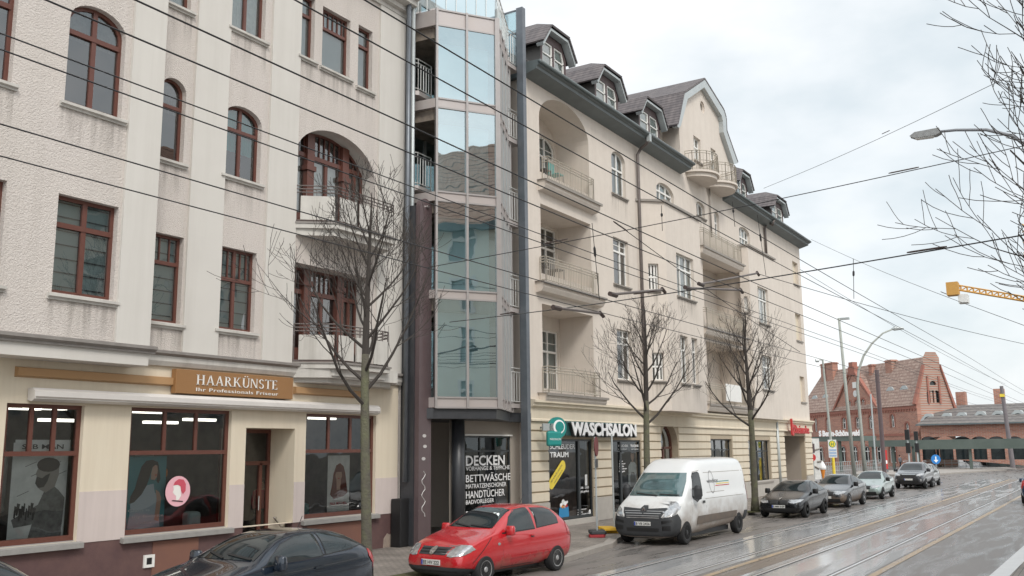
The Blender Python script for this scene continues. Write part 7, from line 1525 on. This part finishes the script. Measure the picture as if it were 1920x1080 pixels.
# ============================================================ TREES
bark = pm('grey green bark', (.10, .09, .072), .95, bump=(26, 1.0, .03), var=(4, .8, (.145, .15, .085)))
twigm = pm('dark twig', (.05, .042, .037), .9)
def grow(mb, p, d, L_, r, dep, rg, up=.25, n=5, kids=3, spread=.75, thin=.0045):
    pts = [p.copy()]; dd = d.copy(); seg = 5 if dep > 1 else 4
    for k in range(seg):
        dd = (dd + Vector((rg.uniform(-1, 1), rg.uniform(-1, 1), rg.uniform(-.4, 1) * .8)) * .13 + Vector((0, 0, up * .22))).normalized(); pts.append(pts[-1] + dd * L_ / seg)
    rs = [max(thin, r * (1 - .72 * k / seg)) for k in range(seg + 1)]
    mb.tube([q[:] for q in pts], rs, n if r > .02 else 3, False)
    if dep <= 0: return
    nk = kids + (1 if rg.random() < .5 else 0)
    for k in range(nk):
        f = .22 + .74 * (k + rg.random() * .6) / nk; i = min(seg - 1, int(f * seg)); q = pts[i].lerp(pts[i + 1], f * seg - i); ax = (pts[i + 1] - pts[i]).normalized()
        side = ax.cross(Vector((rg.uniform(-1, 1), rg.uniform(-1, 1), rg.uniform(-.5, .5)))).normalized()
        nd = (ax * (1 - spread * .5) + side * spread * rg.uniform(.6, 1.0)).normalized()
        grow(mb, q, nd, L_ * rg.uniform(.5, .8) * (1.1 - f * .35), max(thin, r * .42 * (1.05 - f * .45)), dep - 1, rg, up, n, kids, spread, thin)
def bare_tree(px_, Y, zc, zt, spread_r, seed, label, r0=.12, limbs=11, grp='bare street trees along the pavement', pos=None, dep=3, lean=(0, 0), low=.0, el0=30, kids=3, up=.55, thin=.0046):
    rg = random.Random(seed)
    if pos is None: X = xat(px_, Y); pos = (X, Y)
    b = Vector((pos[0], pos[1], .1)); t = thing('street_tree', b, label, 'tree', grp); m = MB()
    H = zt - .1; top = b + Vector((lean[0], lean[1], H)); cz = zc; N_ = 14; pts = []; rs = []
    for k in range(N_ + 1):
        f = k / N_; q = b.lerp(top, f) + Vector((math.sin(f * 5 + seed) * .06, math.cos(f * 4 + seed) * .05, 0)) * (1 + f); pts.append(q); rs.append(max(.008, (r0 * (1.35 if k == 0 else 1) * (1 - .25 * f / ((cz) / H)) if q.z < cz else r0 * .75 * max(0, 1 - (q.z - cz) / (zt - cz)) ** .8 + .008)))
    cut = next(k for k, q in enumerate(pts) if q.z > cz) + 1
    m.tube([q[:] for q in pts[:cut + 1]], rs[:cut + 1], 14, True); m.build('trunk', bark, t, smooth=True)
    c = MB(); c.tube([q[:] for q in pts[cut:]], rs[cut:], 7, False)
    for k in range(limbs):
        f = (k + rg.random() * .5) / limbs; z = cz - low * (1 - f) + (zt - cz) * f * .82; i = min(N_ - 1, max(0, int((z - .1) / H * N_))); q = pts[i].lerp(pts[i + 1], max(0, min(1, (z - pts[i].z) / max(.01, pts[i + 1].z - pts[i].z))))
        a = k * 2.4 + seed + rg.uniform(-.3, .3); el = R(el0 + 22 * f + rg.uniform(-8, 8)); d = Vector((math.cos(a) * math.cos(el), math.sin(a) * math.cos(el), math.sin(el)))
        LL = spread_r * (1.25 - .75 * f) * rg.uniform(.85, 1.15); grow(c, q, d, LL, r0 * (.36 - .18 * f), dep, rg, up=up, kids=kids, spread=.66, thin=thin)
    c.build('crown', twigm, t); mo = MB(); mo.prism(circ(b.x, b.y + .1, .5, .42, 18), .115, .133); mo.build('tree_pit', moss, t)
    return t
bare_tree(687, 12.75, 3.65, 8.2, 2.1, 3, 'bare street tree with greenish trunk in front of the hairdresser shop', r0=.115, limbs=17, dep=3)
bare_tree(1217, 13.3, 3.5, 7.6, 1.9, 5, 'bare street tree behind the white van by the launderette', r0=.13, limbs=15, dep=3, grp='bare street trees along the pavement')
bare_tree(1412, 13.0, 3.6, 8.6, 2.1, 8, 'bare street tree between the white van and the black saloon', r0=.15, limbs=16, dep=3)
bare_tree(0, 0, 3.0, 13.0, 2.25, 19, 'large bare tree reaching in from the right edge above the street lamp', r0=.13, limbs=40, dep=3, pos=(14.5, -.85), grp=None, low=.1, el0=32, kids=3, up=.4, thin=.006)
for k, (x, y, h) in enumerate(((1519, 845, 11.5), (1528, 848, 9))):
    p = gp(x, 858); bare_tree(0, 0, 3.5, h, 3.2, 20 + k, ('taller bare tree', 'lower bare tree')[k] + ' far away beside the left end of the brick station', r0=.25, limbs=9, dep=2, kids=3, pos=(p.x * .9, p.y * .9), grp='bare trees beside the station')
mo = MB(); mo.prism([(10.5, 12.15), (19.0, 12.15), (18.2, 13.4), (12, 13.4)], .115, .135); tag(mo.build('moss_strip', moss), kind='stuff', label='mossy strip along the kerb', cat='moss')
# ============================================================ WIRES
def PY(x, y, Y): r = ray(x, y); t = Y / r.y; return Vector((0, 0, CAMH)) + r * t
WG = 'overhead tram wires running along the street'
for x, y, Y, rr in ((0, 288, 9.9, .0085), (0, 228, 9.0, .0085), (0, 88, 8.3, .0085), (0, 58, 9.1, .009), (400, 127, 6.6, .009), (400, 62, 5.9, .009), (563, 0, 5.6, .009), (740, 28, 5.0, .009)):
    p = PY(x, y, Y); pts = [(X_, Y - .25 * max(0, X_ - 60) / 40, p.z - .05 * math.sin(X_ * .1)) for X_ in range(-2, 150, 4)]
    tag(MB().tube(pts, rr, 4).build('tram_wire', M['wire']), 'black overhead tram wire running along the street across the facades', 'wire', WG)
def span(a, b, lab, r=.011, grp=None, ins=()):
    t = thing('span_wire', (a + b) / 2, lab, 'wire', grp); sag = (b - a).length * .006
    MB().tube([(a.lerp(b, k / 10) - Vector((0, 0, sag * math.sin(math.pi * k / 10))))[:] for k in range(11)], r, 4).build('cable', M['wire'], t)
    for f in ins:
        q = a.lerp(b, f); d = (b - a).normalized() * .35; MB().tube([(q - d)[:], (q - d * .8)[:], (q + d * .8)[:], (q + d)[:]], [r, .017, .017, r], 6).build('insulator', M['ins'], t)
span(PY(843, 604, 16.2), PY(1935, 438, .7), 'cross span wire rising over the van to the right edge below the lamp', ins=(.18, .5, .9))
span(PY(800, 502, 16.2), PY(1935, 270, .9), 'cross span wire from the glass bay to the bare branches beside the lamp head', ins=(.25, .82))
span(PY(1432, 353, 15.9), PY(1935, 122, 1.0), 'steep span wire rising from the far dormers to the upper right corner', ins=(.6,))
span(PY(1521, 449, 15.9), PY(1925, 612, 2.2), 'wire falling from the end of the gutter towards the yellow crane', ins=(.75,))
span(PY(1420, 513, 9.5), PY(1925, 646, 3.0), 'wire falling to the right across the sky below the gutter wire', ins=())
span(PY(1153, 417, 8.8), PY(1500, 660, 8.6), 'diagonal wire crossing the loggias of the pink cream house', ins=(.02,))
span(PY(1500, 505, 10.5), PY(1885, 720, 7.5), 'lowest wire running down the sky to the station roofs', ins=())
for a, b, lab in (((1042, 577, 9.9), (1128, 588, 9.9), 'lowest steel steady arm in front of the first loggia column'), ((1148, 552, 9.0), (1244, 543, 9.0), 'steel steady arm beside the small bay window'), ((1288, 540, 8.3), (1390, 544, 8.3), 'level steel steady arm in front of the second loggia column'), ((1313, 533, 9.1), (1421, 512, 9.1), 'slanting steel steady arm just above the level one')):
    p, q = PY(*a), PY(*b); t = thing('steady_arm', (p + q) / 2, lab, 'tram fitting', 'steady arms of the tram wires'); MB().tube([p[:], q[:]], .03, 8).build('tube', M['pipe'], t); MB().tube([(p - Vector((.12, 0, 0)))[:], (p + Vector((.2, 0, 0)))[:]], .055, 8).build('insulator', M['ins'], t); MB().tube([(q + Vector((-.1, 0, .02)))[:], (q + Vector((.1, 0, -.06)))[:]], .045, 6).build('clamp', M['ins'], t)
for k, (a, b) in enumerate((((1110, 418, 8.9), (1124, 562, 8.9)), ((1240, 385, 8.9), (1242, 433, 8.9)), ((1373, 378, 8.6), (1378, 425, 8.6)), ((1420, 403, 8.6), (1436, 516, 8.6)), ((1600, 485, 5.6), (1601, 560, 5.6)))):
    p, q = PY(*a), PY(*b); tag(MB().tube([p[:], p.lerp(q, .3)[:], p.lerp(q, .33)[:], p.lerp(q, .42)[:], p.lerp(q, .45)[:], q[:]], [.008, .008, .03, .03, .008, .008], 6).build('hanger', M['wire']), 'short vertical hanger with an insulator between the tram wires', 'wire hanger', 'hangers between the tram wires')
# ============================================================ LAMPS, MASTS, CRANE
def at_depth(x, d, z=0.0):
    r = ray(x, 840); k = d / (-(M3.transposed() @ r).z); p = r * k; return Vector((p.x, p.y, z))
# lamp reaching in at the upper right
hp = PY(1735, 253, 3.9); base = Vector((hp.x + .3, .75, .12)); t = thing('street_lamp', base, 'grey street lamp whose arm reaches in from the right edge among bare branches', 'street lamp')
arm = [(base.x, base.y, .12), (base.x, base.y, 6), (base.x, base.y, hp.z - 2.1), (base.x, base.y + .25, hp.z - 1.1), (base.x - .05, base.y + .8, hp.z - .42), (base.x - .1, base.y + 1.5, hp.z - .1), (base.x - .2, base.y + 2.3, hp.z + .02), (hp.x, hp.y - .35, hp.z + .03)]
MB().tube(arm, [.11, .09, .07, .06, .055, .05, .045, .04], 10).build('pole', pm('lamp pole grey', (.22, .23, .25), .5), t, smooth=True)
m = MB(); m.slab([(hp.y - .42, hp.z - .09), (hp.y + .3, hp.z - .12), (hp.y + .42, hp.z - .02), (hp.y + .3, hp.z + .1), (hp.y - .42, hp.z + .12)], 0, 0) if False else None
fr_ = Fr(hp.x, hp.y, R(90)); MB(fr_).slab([(-.45, -.03 + hp.z), (-.3, -.08 + hp.z), (.3, -.06 + hp.z), (.42, .01 + hp.z), (.28, .1 + hp.z), (-.4, .11 + hp.z)], -.13, .13).build('lamp_head', pm('lamp head grey', (.3, .31, .31), .6, var=(9, .7, (.2, .2, .2))), t, bevel=.02); MB(fr_).slab([(-.2, -.12 + hp.z), (.25, -.1 + hp.z), (.3, -.065 + hp.z), (-.25, -.075 + hp.z)], -.1, .1).build('lamp_glass', M['plight'], t)
MB().tube([(base.x, base.y + .25, hp.z - 1.1), (base.x + .3, base.y - 1.4, hp.z - .75)], .04, 6).build('stay', M['steelD'], t)
d = 68
p = at_depth(1599, d); q = at_depth(1590, d); zt_ = CAMH + (834 - 590) / FPX * d; t = thing('street_lamp', p, 'tall straight pale green lamp pole in front of the brick station', 'street lamp', None)
MB().tube([(p.x, p.y, 0), (q.x, q.y, zt_)], [.15, .09], 10).build('pole', M['concrete'], t, smooth=True); qq = at_depth(1600, d); MB().box(min(q.x, qq.x), max(q.x, qq.x) + .1, q.y - .7, q.y + .1, zt_ - .12, zt_ + .02).build('lamp_head', M['zincL'], t)
p = at_depth(1619, d); t = thing('street_lamp', p, 'curved lamp pole arching to the right in front of the brick station', 'street lamp', None); pts = []
for x, y in ((1619, 904), (1617, 800), (1616, 720), (1621, 690), (1632, 664), (1650, 640), (1672, 621), (1692, 613)): a = at_depth(x, d); pts.append((a.x, a.y, CAMH + (835 - y) / FPX * d))
MB().tube(pts, [.15, .12, .1, .09, .08, .07, .06, .06], 10).build('pole', M['concrete'], t, smooth=True); a, b = at_depth(1690, d), at_depth(1712, d); z_ = CAMH + (835 - 612) / FPX * d
MB().tube([(a.x, a.y, z_ - .05), (a.x * .8 + b.x * .2, a.y * .8 + b.y * .2, z_), (b.x, b.y, z_ + .02)], [.07, .17, .1], 8).build('lamp_head', M['zincL'], t)
p = at_depth(1561, 92); t = thing('street_lamp', p, 'slim lamp pole with a short arm left of the tall pale lamp poles', 'street lamp', None); q = at_depth(1553.5, 92); z_ = CAMH + (834 - 670) / FPX * 92; MB().tube([(p.x, p.y, 0), (q.x, q.y, z_)], [.14, .09], 8).build('pole', M['concrete'], t); q2 = at_depth(1540, 92); MB().tube([(q.x, q.y, z_), (q2.x, q2.y, z_ + .05)], .06, 6).build('arm', M['concrete'], t); q3 = at_depth(1546, 92); MB().tube([(q3.x, q3.y, z_ - .05), (q2.x, q2.y, z_ - .05)], .17, 8).build('lamp_head', M['zincL'], t)
p = at_depth(1655, 90); z_ = CAMH + (834 - 690) / FPX * 90; tag(MB().tube([(p.x, p.y, 0), (p.x, p.y, z_)], .2, 12).build('tram_mast', M['plum']), 'thick dark tram mast in front of the brick station gable', 'mast')
p = at_depth(1896, 112); q = at_depth(1889, 112); z_ = CAMH + (834 - 723) / FPX * 112; t = thing('tram_mast', p, 'purple grey tram mast in front of the low station hall', 'mast'); MB().tube([(p.x, p.y, 0), (q.x, q.y, z_)], [.28, .2], 12).build('pole', M['mastp'], t); MB().box(q.x - .25, q.x + .25, q.y - .25, q.y + .25, z_ - 1.3, z_ - .95).build('collar', M['yellow'], t)
p = at_depth(1640, 85); tag(MB().tube([(p.x, p.y, 0), (p.x, p.y, 7.5)], .07, 8).build('pole', M['zincL']), 'thin grey pole beside the thick dark tram mast', 'pole')
# crane far behind
yc = pm('crane yellow', (.55, .3, .07), .7, var=(2, .4, (.4, .2, .06))); D_ = 170
def cp(x, y): a = at_depth(x, D_); return Vector((a.x, a.y, CAMH + (836 - y) / FPX * D_))
t = thing('tower_crane', at_depth(1925, D_), 'yellow tower crane counter jib showing behind the tree at the right edge', 'crane')
A, B = cp(1806, 536), cp(1972, 567); up = Vector((0, 0, .9)); m = MB(); n = 14
for k in range(n + 1):
    q = A.lerp(B, k / n); m.tube([q[:], (q + up)[:]], .14, 4)
    if k < n: q2 = A.lerp(B, (k + 1) / n); m.tube([q[:], (q2 + up)[:]], .11, 4); m.tube([q[:], q2[:]], .18, 4); m.tube([(q + up)[:], (q2 + up)[:]], .14, 4)
m.build('jib', yc, t)
q = cp(1814, 542); MB().box(q.x - 1.2, q.x + 1.2, q.y - 1, q.y + 1, q.z - .8, q.z + 1.6).build('winch', yc, t); q = cp(1833, 556); MB().box(q.x - 1.3, q.x + 1.3, q.y - .8, q.y + .8, q.z - .9, q.z + .6).build('counterweight', M['plight'], t)
m = MB(); q = cp(1921, 560); g0 = at_depth(1972, D_)
for sx_, sy in ((-1, -1), (1, -1), (1, 1), (-1, 1)): m.tube([(g0.x + sx_, g0.y + sy, 0), (g0.x + sx_, g0.y + sy, q.z + 9)], .16, 4)
for k in range(22): z0 = k * 2; m.tube([(g0.x - 1, g0.y - 1, z0), (g0.x + 1, g0.y + 1, z0 + 2)], .1, 4); m.tube([(g0.x - 1, g0.y + 1, z0), (g0.x + 1, g0.y - 1, z0 + 2)], .1, 4)
m.build('mast', yc, t)
# ============================================================ SIGNS AND SMALL STREET THINGS
def post_sign(x, y, lab, basemat, zt, disc=True, zg=.12):
    p = gp(x, y, zg); t = thing('traffic_sign', p, lab, 'traffic sign'); MB().tube([(p.x, p.y, zg), (p.x, p.y, zt)], .03, 8).build('post', M['zincL'], t)
    if disc:
        f = Fr(p.x, p.y, R(16)); MB(f).lathe([(.3, 0), (.3, .02)], (0, -.05, zt - .3), 24, 'y').build('disc', pm('dull red sign face', (.16, .03, .03), .6), t); MB(f).lathe([(.3, 0), (.3, .01)], (0, -.03, zt - .3), 24, 'y').build('back', M['steelD'], t); MB(f).box(-.16, .16, -.05, -.03, zt - .95, zt - .68).build('plate', M['steelD'], t)
    return p, t
def foot(p, t, z, mat, yaw, nm='foot_plate'):
    f = Fr(p.x, p.y, yaw); m = MB(f); m.prism([(-.42, -.2), (-.36, -.25), (-.1, -.25), (-.06, -.2), (.06, -.2), (.1, -.25), (.36, -.25), (.42, -.2), (.42, .2), (.36, .25), (.1, .25), (.06, .2), (-.06, .2), (-.1, .25), (-.36, .25), (-.42, .2)], z, z + .09); m.build(nm, mat, t, bevel=.015)
rubr = pm('red rubber', (.33, .03, .035), .7); ruby = pm('yellow rubber', (.6, .36, .03), .7)
p, t = post_sign(1120, 1006, 'back of a round traffic sign on a post with a stacked black and red foot', None, 3.15); foot(p, t, .12, rubr, R(25)); foot(p, t, .215, M['plastic'], R(32))
p, t = post_sign(1152, 998, 'plain thin post on a yellow foot next to the white van', None, 3.25, False); foot(p, t, .12, ruby, R(15)); foot(p + Vector((-.3, .1, 0)), t, .215, ruby, R(40))
p = gp(1020, 985, .12); f = Fr(p.x, p.y, R(-50)); t = thing('sandwich_board', p, 'small dark framed sandwich board beside the launderette window', 'sandwich board')
zt2 = .12 + (985 - 928) / FPX * 30; MB(f).box(-.3, .3, 0, .03, .12, zt2).build('front_panel', M['anth'], t, bevel=.02); MB(f).box(-.25, .25, -.006, 0, .25, zt2 - .08).build('sheet', pm('sheet grey blue', (.3, .36, .42), .5, var=(14, .7, (.55, .58, .6))), t); MB(f).box(-.3, .3, .25, .28, .12, zt2 - .05).build('rear_panel', M['anth'], t)
# bus stop sign
d = 58; p = at_depth(1561, d); f = Fr(p.x, p.y, R(-57)); z0, z1_ = CAMH + (836 - 855) / FPX * d, CAMH + (836 - 822) / FPX * d; t = thing('stop_sign', p, 'tram stop sign with a yellow and green letter H over a timetable', 'sign')
MB(f).box(-.26, .26, 0, .06, z0, z1_).build('panel', M['plight'], t); c = z1_ - .26; MB(f).lathe([(.21, -.01), (.21, 0)], (0, 0, c), 20, 'y').build('green_ring', pm('stop green', (.02, .22, .06), .5), t); MB(f).lathe([(.17, -.02), (.17, -.01)], (0, 0, c), 20, 'y').build('yellow_disc', M['yellow'], t); text_mb(f, 'H', -.085, c - .1, .2, -.025, .002, bold=.03, width=.17).build('lettering', MATS['stop green'], t)
for k in range(3): MB(f).box(-.22, .22, -.01, 0, z0 + .06 + k * .17, z0 + .17 + k * .17).build('timetable', pm('timetable blue', (.3, .42, .6), .6), t)
MB(f).tube([(0, .03, 0), (0, .03, z0)], .09, 8).build('post', M['yellow'], t)
p = gp(1757, 893, .13); t = thing('traffic_sign', p, 'round blue traffic sign on the island behind the silver hatchback', 'traffic sign'); f = Fr(p.x, p.y, R(-57)); MB(f).tube([(0, 0, .13), (0, 0, 1.6)], .04, 6).build('post', M['zincL'], t); MB(f).lathe([(.42, 0), (.42, .03)], (0, -.05, 1.6), 18, 'y').build('disc', pm('sign blue', (.02, .2, .55), .4), t); MB(f).slab([(-.05, 1.85), (-.05, 1.55), (-.22, 1.55), (0, 1.32), (.22, 1.55), (.05, 1.55), (.05, 1.85)], -.06, -.055).build('arrow', M['letW'], t)
for x, y, lab in ((1707, 890, 'traffic light with black housings left of the long green canopy'), (1723, 884, 'second traffic light just right of the first by the canopy')):
    p = gp(x, y); t = thing('traffic_light', p, lab, 'traffic light', 'traffic lights at the station'); MB().tube([(p.x, p.y, 0), (p.x, p.y, 4.4)], .08, 8).build('post', M['zincL'], t)
    for z in (2.6, 3.9): MB().box(p.x - .2, p.x + .2, p.y - .2, p.y + .2, z - .5, z + .5).build('housing', M['black'], t)
p = at_depth(1524, 62); t = thing('traffic_sign', p, 'thin sign post with two dark plates at the bakery corner', 'traffic sign'); MB().tube([(p.x, p.y, 0), (p.x, p.y, 3.1)], .035, 6).build('post', M['zincL'], t); f = Fr(p.x, p.y, R(-57)); MB(f).box(-.35, .1, -.06, -.03, 2.4, 3.0).build('plate', M['plum'], t); MB(f).lathe([(.24, 0), (.24, .02)], (-.1, -.09, 2.1), 16, 'y').build('disc', M['redp'], t)
p = at_depth(1540, 63); t = thing('ice_cone', p, 'large ice cream cone advert figure by the bakery corner', 'advert figure'); MB().lathe([(.03, .6), (.16, 1.25), (.18, 1.3)], (p.x, p.y, 0), 12).build('cone', M['orange'], t); MB().lathe([(.2, 1.3), (.24, 1.42), (.2, 1.55), (.12, 1.7), (.03, 1.85)], (p.x, p.y, 0), 12).build('ice', M['letW'], t); MB().lathe([(.25, .0), (.25, .08), (.04, .1), (.04, .6)], (p.x, p.y, 0), 10).build('stand', M['zincL'], t)
for x, y, w_, h_, mm, lab in ((1871, 873, 1.2, 1.5, 'plight', 'pale litter container in front of the kiosk'), (1850, 873, 1.0, 1.1, 'anth', 'dark bin left of the pale litter container')):
    p = gp(x, y); t = thing('litter_bin', p, lab, 'bin'); MB().box(p.x - w_ / 2, p.x + w_ / 2, p.y - w_ / 2, p.y + w_ / 2, .05, h_).build('body', M[mm], t, bevel=.05); MB().box(p.x - w_ / 2 - .04, p.x + w_ / 2 + .04, p.y - w_ / 2 - .04, p.y + w_ / 2 + .04, h_, h_ + .08).build('lid', M['steelD'], t)
# ============================================================ PEOPLE
def person(x, y, z, h, yaw, top, legs, hair, label, walk=.12, skirt=False):
    f = Fr(x, y, yaw); s = h / 1.75; t = thing('person', (x, y, z), label, 'person'); me = bpy.data.meshes.new('body'); j = walk
    P = [(0, 0, .95), (0, 0, 1.15), (0, 0, 1.38), (0, 0, 1.5), (0, -.01, 1.62), (0, -.02, 1.72),
         (-.19, 0, 1.40), (-.24, .03, 1.12), (-.22, -.06, .88), (-.22, -.1, .78), (.19, 0, 1.40), (.24, -.02, 1.12), (.22, -.08, .9), (.21, -.13, .8),
         (-.09, 0, .9), (-.1, -j, .5), (-.1, j * .4, .08), (-.1, j * .4 - .16, .04), (.09, 0, .9), (.1, j, .5), (.1, j * 1.6, .1), (.1, j * 1.6 - .16, .05)]
    E_ = [(0, 1), (1, 2), (2, 3), (3, 4), (4, 5), (2, 6), (6, 7), (7, 8), (8, 9), (2, 10), (10, 11), (11, 12), (12, 13), (0, 14), (14, 15), (15, 16), (16, 17), (0, 18), (18, 19), (19, 20), (20, 21)]
    Rr = [.15, .14, .17, .055, .095, .07, .07, .045, .033, .04, .07, .045, .033, .04, .095, .065, .045, .035, .095, .065, .045, .035]
    off = Vector((x, y, z)); me.from_pydata([tuple(f.w(a * s, b * s, z + c * s) - off) for a, b, c in P], E_, []); o = bpy.data.objects.new('body', me); COL.objects.link(o); o.parent = t; WL[o.name] = off
    o.modifiers.new('k', 'SKIN'); o.modifiers.new('u', 'SUBSURF').levels = 2
    for v_, r_ in zip(me.skin_vertices[0].data, Rr): v_.radius = (r_ * s, r_ * s)
    me.skin_vertices[0].data[0].use_root = True
    bpy.context.view_layer.update(); dg = bpy.context.evaluated_depsgraph_get(); nm = bpy.data.meshes.new_from_object(o.evaluated_get(dg)); o.modifiers.clear(); o.data = nm; nm.name = 'body'
    for m_ in (legs, top, M['skin'], hair): nm.materials.append(m_)
    for p_ in nm.polygons:
        c = p_.center; zz = c.z / s; hd = (Vector((c.x, c.y)) - Vector(f.w(0, 0, 0)[:2]) + Vector(off[:2])).length if False else 0
        p_.material_index = 3 if zz > 1.68 else 2 if zz > 1.47 else 1 if zz > .93 else 0; p_.use_smooth = True
    hm = MB(f); hm.lathe([(.02, 1.80 * s), (.08 * s, 1.775 * s), (.105 * s, 1.70 * s), (.10 * s, 1.60 * s), (.07 * s, 1.53 * s)], (0, .025 * s, z), 14); hm.build('hair', hair, t, smooth=True)
    MB(f).lathe([(.006, 0), (.018, .03), (.01, .05)], (0, -.125 * s, z + 1.63 * s), 8).build('nose', M['skin'], t)
    for e_ in (-1, 1): MB(f).lathe([(.001, -.01), (.012, 0), (.001, .01)], (e_ * .035 * s, -.1 * s, z + 1.665 * s), 8).build('eye', M['black'], t)
    return t
dk = pm('dark cloth', (.03, .03, .035), .8); rd = pm('red cloth', (.45, .03, .05), .8); gy = pm('grey cloth', (.16, .17, .19), .8)
q = FL.w(FL.px(489, 930, 2.2)[0], 2.2, 0); person(q.x, q.y, .42, 1.62, R(-20), rd, dk, M['hairD'], 'person in a red top standing inside the hairdresser doorway', .03)
for x, y, tp, lg, yw, lab in ((1820, 872, rd, dk, 40, 'person in a red jacket beside the small white panel van'), (1840, 872, dk, dk, 120, 'person in dark clothes walking past the small white panel van'), (1902, 874, pm('pink cloth', (.5, .25, .3), .8), gy, 10, 'person in a pink top under the canopy at the right edge'), (1689, 880, gy, dk, -30, 'person in a grey jacket by the red and yellow advert panel')):
    p = gp(x, y); person(p.x, p.y, 0, 1.72, R(yw), tp, lg, M['hairD'], lab)
